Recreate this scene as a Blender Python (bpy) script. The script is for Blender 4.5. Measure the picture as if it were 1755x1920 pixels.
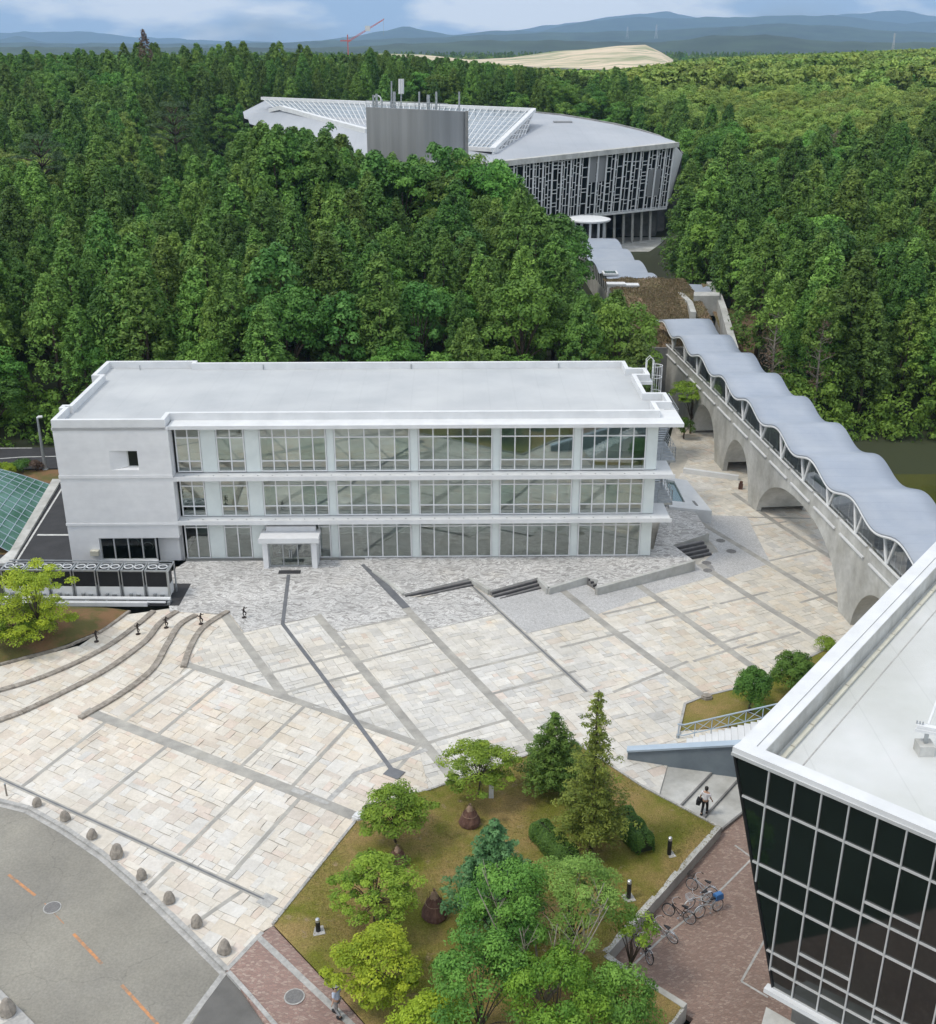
import bpy, bmesh, math, random
import numpy as np
from mathutils import Vector, Matrix
R = math.radians
for o in list(bpy.data.objects): bpy.data.objects.remove(o)
SC = bpy.context.scene
COL = SC.collection

# ---------------------------------------------------------------- camera
F, HOR, CAMH = 2100.0, 80.0, 38.0
PITCH = math.atan((960 - HOR) / F)
cd = bpy.data.cameras.new('camera')
cam = bpy.data.objects.new('camera', cd); COL.objects.link(cam)
cam.location = (0, 0, CAMH); cam.rotation_euler = (R(90) - PITCH, 0, 0)
cd.sensor_fit = 'VERTICAL'; cd.sensor_height = 24.0; cd.lens = 24.0 * F / 1920.0
cd.clip_start = 0.5; cd.clip_end = 60000
SC.camera = cam
SC.render.resolution_x, SC.render.resolution_y = 936, 1024

# ---------------------------------------------------------------- sky, sun, exposure
SUN_EL, SUN_AZ = R(58), R(-112)      # high veiled sun to the left, a little behind the camera (azimuth from +Y towards +X)
W = bpy.data.worlds.new('World'); SC.world = W; W.use_nodes = True
nt = W.node_tree; nt.nodes.clear()
def N(t, tree=None, **kw):
    n = (tree or nt).nodes.new(t)
    for k, v in kw.items(): setattr(n, k, v)
    return n
wo = N('ShaderNodeOutputWorld'); bg = N('ShaderNodeBackground'); bg.inputs['Strength'].default_value = 0.13
sky = N('ShaderNodeTexSky', sky_type='NISHITA'); sky.sun_disc = False
sky.sun_elevation = SUN_EL; sky.sun_rotation = SUN_AZ; sky.air_density = 1.0; sky.dust_density = 1.5; sky.ozone_density = 1.2
tc = N('ShaderNodeTexCoord')
no = N('ShaderNodeTexNoise'); no.inputs['Scale'].default_value = 3.0; no.inputs['Detail'].default_value = 7; no.inputs['Roughness'].default_value = 0.56
mp = N('ShaderNodeMapping'); mp.inputs['Location'].default_value = (1.7, 3.2, 0.4); mp.inputs['Scale'].default_value = (1.0, 1.0, 3.4)
nt.links.new(tc.outputs['Generated'], mp.inputs[0]); nt.links.new(mp.outputs[0], no.inputs['Vector'])
cr = N('ShaderNodeValToRGB'); cr.color_ramp.elements[0].position = 0.32; cr.color_ramp.elements[1].position = 0.50
nt.links.new(no.outputs['Fac'], cr.inputs[0])
no2 = N('ShaderNodeTexNoise'); no2.inputs['Scale'].default_value = 6.5; no2.inputs['Detail'].default_value = 6
nt.links.new(mp.outputs[0], no2.inputs['Vector'])
cc = N('ShaderNodeValToRGB'); cc.color_ramp.elements[0].position = 0.44; cc.color_ramp.elements[0].color = (3.9, 5.1, 6.8, 1)
cc.color_ramp.elements[1].position = 0.54; cc.color_ramp.elements[1].color = (10.4, 10.2, 9.9, 1)
nt.links.new(no2.outputs['Fac'], cc.inputs[0])
mixc = N('ShaderNodeMix', data_type='RGBA')
nt.links.new(cr.outputs[0], mixc.inputs['Factor']); nt.links.new(sky.outputs[0], mixc.inputs['A']); nt.links.new(cc.outputs[0], mixc.inputs['B'])
nt.links.new(mixc.outputs['Result'], bg.inputs['Color']); nt.links.new(bg.outputs[0], wo.inputs[0])
sl = bpy.data.lights.new('sun', 'SUN'); sl.energy = 1.5; sl.angle = R(10); sl.color = (1.0, 0.93, 0.82)
sun = bpy.data.objects.new('sun', sl); COL.objects.link(sun)
sd = Vector((math.sin(SUN_AZ) * math.cos(SUN_EL), math.cos(SUN_AZ) * math.cos(SUN_EL), math.sin(SUN_EL)))
sun.rotation_euler = sd.to_track_quat('Z', 'Y').to_euler()
SC.view_settings.view_transform = 'Standard'; SC.view_settings.look = 'None'
SC.view_settings.exposure = 0.25; SC.view_settings.gamma = 1.0; SC.view_settings.use_curve_mapping = False

# ---------------------------------------------------------------- pixel -> place helpers (the photograph is 1755 x 1920)
CP, SP = math.cos(PITCH), math.sin(PITCH)
def ray(x, y):
    u = (x - 877.5) / F; v = -(y - 960) / F
    return Vector((u, CP + v * SP, -SP + v * CP))
def G(x, y, z=0.0):                       # a photo pixel on the level plane z
    d = ray(x, y); t = (z - CAMH) / d.z
    return Vector((d.x * t, d.y * t, z))
def AY(x, y, Y):                          # a photo pixel on the upright plane at distance Y
    d = ray(x, y); t = Y / d.y
    return Vector((d.x * t, Y, CAMH + d.z * t))
def zp(X, Y): return -0.03 * max(0.0, X + 9.0)      # the plaza falls gently to the right
def GP(x, y, up=0.0):                     # a photo pixel on the plaza surface
    z = 0.0
    for _ in range(4):
        p = G(x, y, z); z = zp(p.x, p.y)
    return Vector((p.x, p.y, z + up))

# ---------------------------------------------------------------- mesh helpers
class MB:
    def __init__(s): s.v = []; s.f = []; s.c = []; s.col = None
    def addv(s, pts):
        i = len(s.v); s.v += [tuple(p) for p in pts]; return i
    def face(s, *idx):
        s.f.append(tuple(idx)); s.c.append(s.col)
    def poly(s, pts):
        i = s.addv(pts); s.face(*range(i, i + len(pts)))
    def box(s, x0, x1, y0, y1, z0, z1):
        i = s.addv([(x0,y0,z0),(x1,y0,z0),(x1,y1,z0),(x0,y1,z0),(x0,y0,z1),(x1,y0,z1),(x1,y1,z1),(x0,y1,z1)])
        for q in ((0,3,2,1),(4,5,6,7),(0,1,5,4),(1,2,6,5),(2,3,7,6),(3,0,4,7)): s.face(*[i + k for k in q])
        return s
    def prism(s, pts, z0, z1):           # pts: list of xy (or xyz: z0/z1 are then offsets)
        n = len(pts)
        a = sum(pts[k][0] * pts[(k+1) % n][1] - pts[(k+1) % n][0] * pts[k][1] for k in range(n))
        if a < 0: pts = pts[::-1]
        b = [(p[2] if len(p) > 2 else 0.0) for p in pts]
        i = s.addv([(p[0], p[1], b[k] + z0) for k, p in enumerate(pts)] + [(p[0], p[1], b[k] + z1) for k, p in enumerate(pts)])
        s.face(*[i + n + k for k in range(n)]); s.face(*[i + n - 1 - k for k in range(n)])
        for k in range(n):
            l = (k + 1) % n; s.face(i + k, i + l, i + n + l, i + n + k)
        return s
    def bar(s, a, b, w, h=None, up=(0,0,1)):   # square bar from a to b
        a, b = Vector(a), Vector(b); h = w if h is None else h
        d = (b - a)
        if d.length < 1e-6: return s
        d.normalize(); u = Vector(up)
        if abs(d.dot(u)) > 0.98: u = Vector((0,1,0))
        r = d.cross(u).normalized(); u = r.cross(d).normalized()
        i = s.addv([p + r * sx * w / 2 + u * sy * h / 2 for p in (a, b) for sx, sy in ((-1,-1),(1,-1),(1,1),(-1,1))])
        for q in ((0,1,5,4),(1,2,6,5),(2,3,7,6),(3,0,4,7),(3,2,1,0),(4,5,6,7)): s.face(*[i + k for k in q])
        return s
    def tube(s, pts, rad, n=8, caps=True):
        pts = [Vector(p) for p in pts]; m = len(pts)
        rad = [rad] * m if not hasattr(rad, '__len__') else rad
        rings = []
        for k in range(m):
            d = (pts[min(k+1, m-1)] - pts[max(k-1, 0)]).normalized()
            u = Vector((0,0,1)) if abs(d.z) < 0.95 else Vector((0,1,0))
            r = d.cross(u).normalized(); u = r.cross(d)
            rings.append(s.addv([pts[k] + (r * math.cos(t) + u * math.sin(t)) * rad[k] for t in [2 * math.pi * j / n for j in range(n)]]))
        for k in range(m - 1):
            for j in range(n):
                l = (j + 1) % n; s.face(rings[k] + j, rings[k] + l, rings[k+1] + l, rings[k+1] + j)
        if caps:
            s.face(*[rings[0] + n - 1 - j for j in range(n)]); s.face(*[rings[-1] + j for j in range(n)])
        return s
    def lathe(s, prof, n=16, c=(0,0,0)):      # prof: (r, z)
        rings = [s.addv([(c[0] + r * math.cos(2*math.pi*j/n), c[1] + r * math.sin(2*math.pi*j/n), c[2] + z) for j in range(n)]) for r, z in prof]
        for k in range(len(prof) - 1):
            for j in range(n):
                l = (j + 1) % n; s.face(rings[k] + j, rings[k] + l, rings[k+1] + l, rings[k+1] + j)
        s.face(*[rings[0] + n - 1 - j for j in range(n)]); s.face(*[rings[-1] + j for j in range(n)])
        return s
    def torus(s, c, ax, R1, r2, n=24, m=6):
        c = Vector(c); ax = Vector(ax).normalized(); u = ax.orthogonal().normalized(); w = ax.cross(u)
        i = len(s.v)
        for a in range(n):
            t = 2*math.pi*a/n; d = u*math.cos(t) + w*math.sin(t)
            s.addv([c + d*(R1 + r2*math.cos(q)) + ax*r2*math.sin(q) for q in [2*math.pi*b/m for b in range(m)]])
        for a in range(n):
            for b in range(m):
                s.face(i + a*m + b, i + ((a+1)%n)*m + b, i + ((a+1)%n)*m + (b+1)%m, i + a*m + (b+1)%m)
        return s
    def mesh(s, name, mat=None, smooth=False):
        me = bpy.data.meshes.new(name); me.from_pydata(s.v, [], s.f)
        if mat is not None: me.materials.append(mat)
        if smooth: me.shade_smooth()
        if any(c is not None for c in s.c):
            at = me.color_attributes.new('tint', 'FLOAT_COLOR', 'CORNER')
            arr = []
            for p, c in zip(me.polygons, s.c): arr += [*(c or (1, 1, 1)), 1.0] * p.loop_total
            at.data.foreach_set('color', arr)
        me.update(); return me
    def obj(s, name, mat=None, parent=None, smooth=False, off=None):
        if off is not None: s.v = [(v[0]-off[0], v[1]-off[1], v[2]-off[2]) for v in s.v]
        o = bpy.data.objects.new(name, s.mesh(name, mat, smooth)); COL.objects.link(o)
        if parent is not None: o.parent = parent
        return o
def tag(o, label=None, cat=None, group=None, kind=None):
    if label: o['label'] = label
    if cat: o['category'] = cat
    if group: o['group'] = group
    if kind: o['kind'] = kind
    return o
def thing(name, label, cat, loc=(0,0,0), rz=0.0, group=None):
    o = bpy.data.objects.new(name, None); COL.objects.link(o); o.empty_display_size = 0.3
    o.location = loc; o.rotation_euler = (0, 0, rz)
    return tag(o, label, cat, group)
def copy_tree(o, parent=None):
    c = o.copy(); COL.objects.link(c); c.parent = parent
    for ch in list(o.children): copy_tree(ch, c)
    return c
def link(name, me, parent=None, loc=None):
    o = bpy.data.objects.new(name, me); COL.objects.link(o)
    if parent is not None: o.parent = parent
    if loc is not None: o.location = loc
    return o
def struct(o): o['kind'] = 'structure'; return o
def inside(p, poly):
    x, y = p[0], p[1]; r = False; n = len(poly)
    for i in range(n):
        x1, y1 = poly[i][0], poly[i][1]; x2, y2 = poly[(i+1) % n][0], poly[(i+1) % n][1]
        if (y1 > y) != (y2 > y) and x < (x2-x1)*(y-y1)/(y2-y1) + x1: r = not r
    return r
# ---------------------------------------------------------------- materials (all procedural)
def pmat(name, c1, c2=None, rough=0.7, scale=3.0, bump=0.0, bscale=20.0, metal=0.0, spec=0.4, attr=False, detail=5, stretch=None, ramp=(0.35, 0.65), objrand=0.0):
    m = bpy.data.materials.new(name); m.use_nodes = True
    t = m.node_tree; b = t.nodes['Principled BSDF']
    b.inputs['Roughness'].default_value = rough; b.inputs['Metallic'].default_value = metal; b.inputs['Specular IOR Level'].default_value = spec
    tc = N('ShaderNodeTexCoord', t); vec = tc.outputs['Object']
    if stretch:
        mp = N('ShaderNodeMapping', t); mp.inputs['Scale'].default_value = stretch; t.links.new(vec, mp.inputs[0]); vec = mp.outputs[0]
    c2 = c2 or tuple(x * 0.85 for x in c1)
    no = N('ShaderNodeTexNoise', t); no.inputs['Scale'].default_value = scale; no.inputs['Detail'].default_value = detail; no.inputs['Roughness'].default_value = 0.6
    t.links.new(vec, no.inputs['Vector'])
    cr = N('ShaderNodeValToRGB', t); cr.color_ramp.elements[0].color = (*c2, 1); cr.color_ramp.elements[1].color = (*c1, 1)
    cr.color_ramp.elements[0].position, cr.color_ramp.elements[1].position = ramp
    t.links.new(no.outputs['Fac'], cr.inputs[0]); out = cr.outputs[0]
    if attr:
        at = N('ShaderNodeAttribute', t, attribute_name='tint')
        mu = N('ShaderNodeMix', t, data_type='RGBA', blend_type='MULTIPLY'); mu.inputs['Factor'].default_value = 1
        t.links.new(out, mu.inputs['A']); t.links.new(at.outputs['Color'], mu.inputs['B']); out = mu.outputs['Result']
    if objrand:
        oi = N('ShaderNodeObjectInfo', t); hs = N('ShaderNodeHueSaturation', t)
        mr = N('ShaderNodeMapRange', t); mr.inputs['To Min'].default_value = 1 - objrand; mr.inputs['To Max'].default_value = 1 + objrand
        t.links.new(oi.outputs['Random'], mr.inputs[0]); t.links.new(mr.outputs[0], hs.inputs['Value']); t.links.new(out, hs.inputs['Color']); out = hs.outputs[0]
    t.links.new(out, b.inputs['Base Color'])
    if bump:
        n2 = N('ShaderNodeTexNoise', t); n2.inputs['Scale'].default_value = bscale; n2.inputs['Detail'].default_value = 4
        t.links.new(tc.outputs['Object'], n2.inputs['Vector'])
        bp = N('ShaderNodeBump', t); bp.inputs['Strength'].default_value = bump; bp.inputs['Distance'].default_value = 0.05
        t.links.new(n2.outputs['Fac'], bp.inputs['Height']); t.links.new(bp.outputs[0], b.inputs['Normal'])
    return m
M = {}
M['white'] = pmat('white_paint', (0.69,0.70,0.705), (0.61,0.62,0.625), 0.65, 0.7, spec=0.25)
M['wall'] = pmat('pale_wall', (0.72,0.725,0.73), (0.65,0.655,0.665), 0.75, 0.35, bump=0.15, bscale=30, stretch=(0.6,0.6,2.2))
M['roofdeck'] = pmat('roof_membrane', (0.50,0.515,0.52), (0.44,0.455,0.465), 0.75, 0.25, spec=0.2)
M['concrete'] = pmat('concrete', (0.56,0.56,0.535), (0.42,0.42,0.40), 0.85, 0.5, bump=0.25, bscale=12, stretch=(1,1,0.35))
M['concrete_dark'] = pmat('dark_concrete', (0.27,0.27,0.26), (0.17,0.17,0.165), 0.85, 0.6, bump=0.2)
M['metalroof'] = pmat('blue_grey_roof', (0.36,0.395,0.45), (0.32,0.355,0.41), 0.62, 0.2, metal=0.0, spec=0.35)
M['hallroof'] = pmat('hall_roof', (0.42,0.44,0.47), (0.35,0.37,0.40), 0.7, 0.06, metal=0.0, stretch=(1,0.4,1))
M['steel'] = pmat('white_steel', (0.74,0.75,0.75), (0.66,0.67,0.67), 0.4, 2.0)
M['palepanel'] = pmat('pale_panel', (0.70,0.75,0.73), (0.63,0.68,0.665), 0.35, 0.6)
M['aluminium'] = pmat('aluminium_frame', (0.62,0.63,0.63), (0.55,0.56,0.56), 0.4, 1.0, metal=0.3)
M['galv'] = pmat('galvanised', (0.45,0.47,0.48), (0.33,0.35,0.36), 0.4, 3.0, metal=0.6)
M['screen'] = pmat('grey_screen', (0.30,0.305,0.31), (0.24,0.245,0.25), 0.6, 0.5, stretch=(1.2,1.2,0.06), metal=0.2)
M['interior'] = pmat('interior_wall', (0.78,0.78,0.74), (0.70,0.70,0.66), 0.8, 0.3)
M['intfloor'] = pmat('interior_floor', (0.58,0.57,0.53), (0.50,0.49,0.45), 0.5, 0.4)
M['paintshade'] = pmat('painted_interior_shade', (0.03,0.035,0.035), (0.02,0.022,0.022), 0.6, 1.0)  # near-black colour stands in for the shade of unlit depths
M['asphalt'] = pmat('asphalt', (0.305,0.29,0.255), (0.225,0.215,0.19), 0.9, 0.22, bump=0.6, bscale=40, detail=14, ramp=(0.3,0.7))
M['asphalt_mid'] = pmat('asphalt_side', (0.165,0.16,0.15), (0.12,0.117,0.11), 0.9, 0.6, bump=0.6, bscale=40, detail=12)
M['asphalt_new'] = pmat('new_asphalt', (0.05,0.05,0.053), (0.036,0.036,0.039), 0.85, 0.8, bump=0.3, bscale=60)
M['kerb'] = pmat('kerb_stone', (0.46,0.45,0.43), (0.33,0.325,0.31), 0.85, 1.6, bump=0.2)
M['band'] = pmat('paving_band', (0.42,0.405,0.37), (0.32,0.31,0.285), 0.8, 1.2, bump=0.25, bscale=9, detail=8)
M['banddark'] = pmat('dark_band', (0.17,0.175,0.185), (0.12,0.125,0.135), 0.7, 1.2, bump=0.2)
M['mortar'] = pmat('mortar', (0.56,0.52,0.45), (0.46,0.43,0.37), 0.9, 2.0)
M['stone'] = pmat('flagstone', (0.90,0.90,0.90), (0.78,0.77,0.75), 0.8, 1.7, bump=0.35, bscale=7, attr=True, detail=8, ramp=(0.3,0.72))
M['riser'] = pmat('brown_step_edge', (0.36,0.325,0.28), (0.20,0.175,0.145), 0.85, 3.0, bump=0.5, bscale=6)
M['darkstep'] = pmat('dark_step', (0.10,0.098,0.10), (0.065,0.063,0.066), 0.7, 3.0)
M['stepside'] = pmat('step_tread', (0.22,0.215,0.21), (0.16,0.155,0.15), 0.8, 3.0)
M['lawn'] = pmat('dry_lawn', (0.165,0.14,0.034), (0.22,0.15,0.062), 0.95, 0.42, bump=0.7, bscale=14, detail=10, ramp=(0.40,0.60))
M['soil'] = pmat('soil', (0.20,0.115,0.055), (0.11,0.10,0.03), 0.95, 0.6, bump=0.7, bscale=9, detail=9, ramp=(0.42,0.58))
M['mound'] = pmat('dry_turf', (0.23,0.155,0.10), (0.15,0.13,0.06), 0.95, 0.28, bump=0.8, bscale=5, detail=9, ramp=(0.4,0.6))
M['bark'] = pmat('bark', (0.10,0.075,0.055), (0.055,0.04,0.03), 0.9, 6.0, bump=0.5, bscale=12)
M['greybark'] = pmat('pale_dead_bark', (0.30,0.27,0.22), (0.2,0.18,0.15), 0.9, 6.0)
M['black'] = pmat('black_metal', (0.018,0.018,0.019), (0.012,0.012,0.013), 0.45, 3.0)
M['rubber'] = pmat('rubber', (0.02,0.02,0.02), (0.015,0.015,0.015), 0.7, 3.0)
M['bronze'] = pmat('bronze', (0.05,0.035,0.028), (0.03,0.022,0.018), 0.45, 8.0, metal=0.5)
M['rock'] = pmat('bollard_stone', (0.34,0.305,0.26), (0.22,0.195,0.165), 0.9, 4.0, bump=0.5, bscale=9)
M['manhole'] = pmat('manhole_iron', (0.19,0.185,0.18), (0.13,0.125,0.12), 0.6, 12.0)
M['linewhite'] = pmat('white_road_paint', (0.62,0.62,0.60), (0.40,0.40,0.38), 0.7, 3.0, detail=9, ramp=(0.3,0.6))
M['lineorange'] = pmat('orange_road_paint', (0.56,0.25,0.10), (0.25,0.19,0.14), 0.7, 3.5, detail=10, ramp=(0.36,0.62))
M['bluewall'] = pmat('blue_grey_wall', (0.19,0.23,0.26), (0.14,0.17,0.20), 0.7, 0.6)
M['bluetop'] = pmat('pale_blue_coping', (0.42,0.50,0.58), (0.36,0.44,0.52), 0.6, 0.8)
M['cream'] = pmat('cream_pipe', (0.60,0.58,0.48), (0.5,0.48,0.4), 0.6, 2.0)
M['roofslab'] = pmat('weathered_roof', (0.60,0.61,0.60), (0.52,0.525,0.51), 0.7, 0.18, bump=0.1, detail=8)
M['cloth'] = pmat('brown_straw', (0.155,0.085,0.062), (0.10,0.05,0.038), 0.9, 7.0, bump=0.7, bscale=14, stretch=(1,1,0.25))
M['straw_tip'] = pmat('pale_straw', (0.34,0.24,0.17), (0.22,0.15,0.1), 0.9, 7.0)
M['skin'] = pmat('skin', (0.52,0.33,0.24), (0.48,0.29,0.2), 0.6, 9.0)
M['hair'] = pmat('hair', (0.02,0.017,0.015), (0.013,0.011,0.01), 0.55, 20.0)
M['shirt'] = pmat('white_shirt', (0.78,0.77,0.80), (0.66,0.65,0.70), 0.85, 7.0)
M['blueshirt'] = pmat('pale_blue_shirt', (0.50,0.56,0.68), (0.42,0.48,0.60), 0.85, 7.0)
M['trouser'] = pmat('black_trousers', (0.016,0.016,0.018), (0.01,0.01,0.012), 0.85, 7.0)
M['bluebox'] = pmat('blue_cover', (0.05,0.17,0.40), (0.035,0.13,0.32), 0.5, 3.0)
M['silver'] = pmat('silver_paint', (0.60,0.61,0.63), (0.5,0.51,0.53), 0.3, 5.0, metal=0.7)
M['red'] = pmat('crane_red', (0.62,0.13,0.09), (0.5,0.1,0.07), 0.5, 0.2)
M['bareearth'] = pmat('bare_earth', (0.64,0.52,0.37), (0.20,0.24,0.11), 0.9, 0.02, detail=9, ramp=(0.36,0.56), stretch=(0.5,1.6,3))
M['pyl'] = pmat('pylon_steel', (0.6,0.61,0.62), None, 0.5, 1.0)

def leafmat(name, c1, c2, hue=0.03, val=0.25):
    m = bpy.data.materials.new(name); m.use_nodes = True; t = m.node_tree
    b = t.nodes['Principled BSDF']; b.inputs['Roughness'].default_value = 0.62; b.inputs['Specular IOR Level'].default_value = 0.28
    at = N('ShaderNodeAttribute', t, attribute_name='lv')
    cr = N('ShaderNodeMix', t, data_type='RGBA'); cr.inputs['A'].default_value = (*c1, 1); cr.inputs['B'].default_value = (*c2, 1)
    t.links.new(at.outputs['Fac'], cr.inputs['Factor'])
    oi = N('ShaderNodeObjectInfo', t); hs = N('ShaderNodeHueSaturation', t)
    a = N('ShaderNodeMapRange', t); a.inputs['To Min'].default_value = 0.5 - hue; a.inputs['To Max'].default_value = 0.5 + hue
    m2 = N('ShaderNodeMath', t, operation='MULTIPLY'); m2.inputs[1].default_value = 7.31
    fr = N('ShaderNodeMath', t, operation='FRACT'); t.links.new(oi.outputs['Random'], m2.inputs[0]); t.links.new(m2.outputs[0], fr.inputs[0])
    v = N('ShaderNodeMapRange', t); v.inputs['To Min'].default_value = 1 - val; v.inputs['To Max'].default_value = 1 + val
    t.links.new(oi.outputs['Random'], a.inputs[0]); t.links.new(fr.outputs[0], v.inputs[0])
    t.links.new(a.outputs[0], hs.inputs['Hue']); t.links.new(v.outputs[0], hs.inputs['Value']); t.links.new(cr.outputs['Result'], hs.inputs['Color'])
    t.links.new(hs.outputs[0], b.inputs['Base Color'])
    tr = N('ShaderNodeBsdfTranslucent', t); t.links.new(hs.outputs[0], tr.inputs['Color'])
    mixs = N('ShaderNodeMixShader', t); mixs.inputs[0].default_value = 0.16
    out = t.nodes['Material Output']
    t.links.new(b.outputs[0], mixs.inputs[1]); t.links.new(tr.outputs[0], mixs.inputs[2]); t.links.new(mixs.outputs[0], out.inputs[0])
    return m
M['l_cedar'] = leafmat('cedar_foliage', (0.034,0.090,0.014), (0.150,0.280,0.050), 0.018, 0.34)
M['l_cedar2'] = leafmat('cedar_foliage_light', (0.050,0.120,0.018), (0.205,0.345,0.062), 0.018, 0.32)
M['l_broad'] = leafmat('broadleaf_foliage', (0.045,0.125,0.015), (0.175,0.325,0.050), 0.022, 0.30)
M['l_broadl'] = leafmat('light_broadleaf', (0.13,0.215,0.030), (0.30,0.40,0.085), 0.02, 0.25)
M['l_vine'] = leafmat('vine_foliage', (0.05,0.13,0.02), (0.15,0.28,0.06), 0.02, 0.2)
M['l_yellow'] = leafmat('yellow_green_foliage', (0.14,0.235,0.014), (0.40,0.51,0.035), 0.012, 0.1)
M['l_maple'] = leafmat('maple_foliage', (0.075,0.17,0.016), (0.27,0.41,0.042), 0.015, 0.12)
M['l_fir'] = leafmat('fir_foliage', (0.055,0.13,0.022), (0.19,0.32,0.055), 0.015, 0.12)
M['l_olive'] = leafmat('olive_fir_foliage', (0.095,0.145,0.022), (0.28,0.33,0.055), 0.012, 0.1)
M['l_blue'] = leafmat('blue_green_foliage', (0.05,0.135,0.045), (0.18,0.34,0.13), 0.012, 0.1)
M['l_soft'] = leafmat('feathery_foliage', (0.09,0.20,0.026), (0.31,0.47,0.10), 0.012, 0.1)
M['l_green'] = leafmat('deep_green_foliage', (0.045,0.14,0.022), (0.20,0.38,0.06), 0.012, 0.1)
M['l_hedge'] = leafmat('hedge_foliage', (0.04,0.11,0.018), (0.12,0.235,0.036), 0.01, 0.1)
M['l_brown'] = leafmat('dead_foliage', (0.10,0.065,0.045), (0.20,0.14,0.10), 0.01, 0.1)
M['l_pine'] = leafmat('pine_foliage', (0.03,0.07,0.025), (0.085,0.14,0.05), 0.01, 0.1)

def glassmat(name, tint, refl, rough=0.02, gcol=(1,1,1)):
    m = bpy.data.materials.new(name); m.use_nodes = True; t = m.node_tree; t.nodes.remove(t.nodes['Principled BSDF'])
    gl = N('ShaderNodeBsdfGlossy', t); gl.inputs['Roughness'].default_value = rough; gl.inputs['Color'].default_value = (*gcol, 1)
    tr = N('ShaderNodeBsdfTransparent', t); tr.inputs['Color'].default_value = (*tint, 1)
    fr = N('ShaderNodeFresnel', t); fr.inputs['IOR'].default_value = 1.5
    ad = N('ShaderNodeMath', t, operation='ADD', use_clamp=True); ad.inputs[1].default_value = refl; t.links.new(fr.outputs[0], ad.inputs[0])
    ms = N('ShaderNodeMixShader', t); t.links.new(ad.outputs[0], ms.inputs[0]); t.links.new(tr.outputs[0], ms.inputs[1]); t.links.new(gl.outputs[0], ms.inputs[2])
    t.links.new(ms.outputs[0], t.nodes['Material Output'].inputs[0]); return m
M['glass'] = glassmat('window_glass', (0.86,0.93,0.90), 0.13)
M['glassclear'] = glassmat('bridge_glass', (0.85,0.88,0.88), 0.22)
M['greenglass'] = glassmat('green_glass', (0.25,0.42,0.36), 0.22, 0.12, (0.8,0.95,0.92))
M['blackglass'] = pmat('black_glass', (0.008,0.014,0.013), (0.005,0.009,0.009), 0.05, 0.5, spec=1.0)
M['hallglass'] = pmat('hall_dark_glass', (0.004,0.007,0.009), (0.003,0.005,0.006), 0.2, 0.3, spec=0.5)
M['greenpane'] = pmat('green_glazing', (0.16,0.30,0.26), (0.07,0.17,0.12), 0.15, 0.35, spec=0.8, ramp=(0.4,0.62))
M['skyglass'] = pmat('skylight_glass', (0.30,0.34,0.37), (0.22,0.26,0.29), 0.25, 0.12, spec=0.7)

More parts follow.
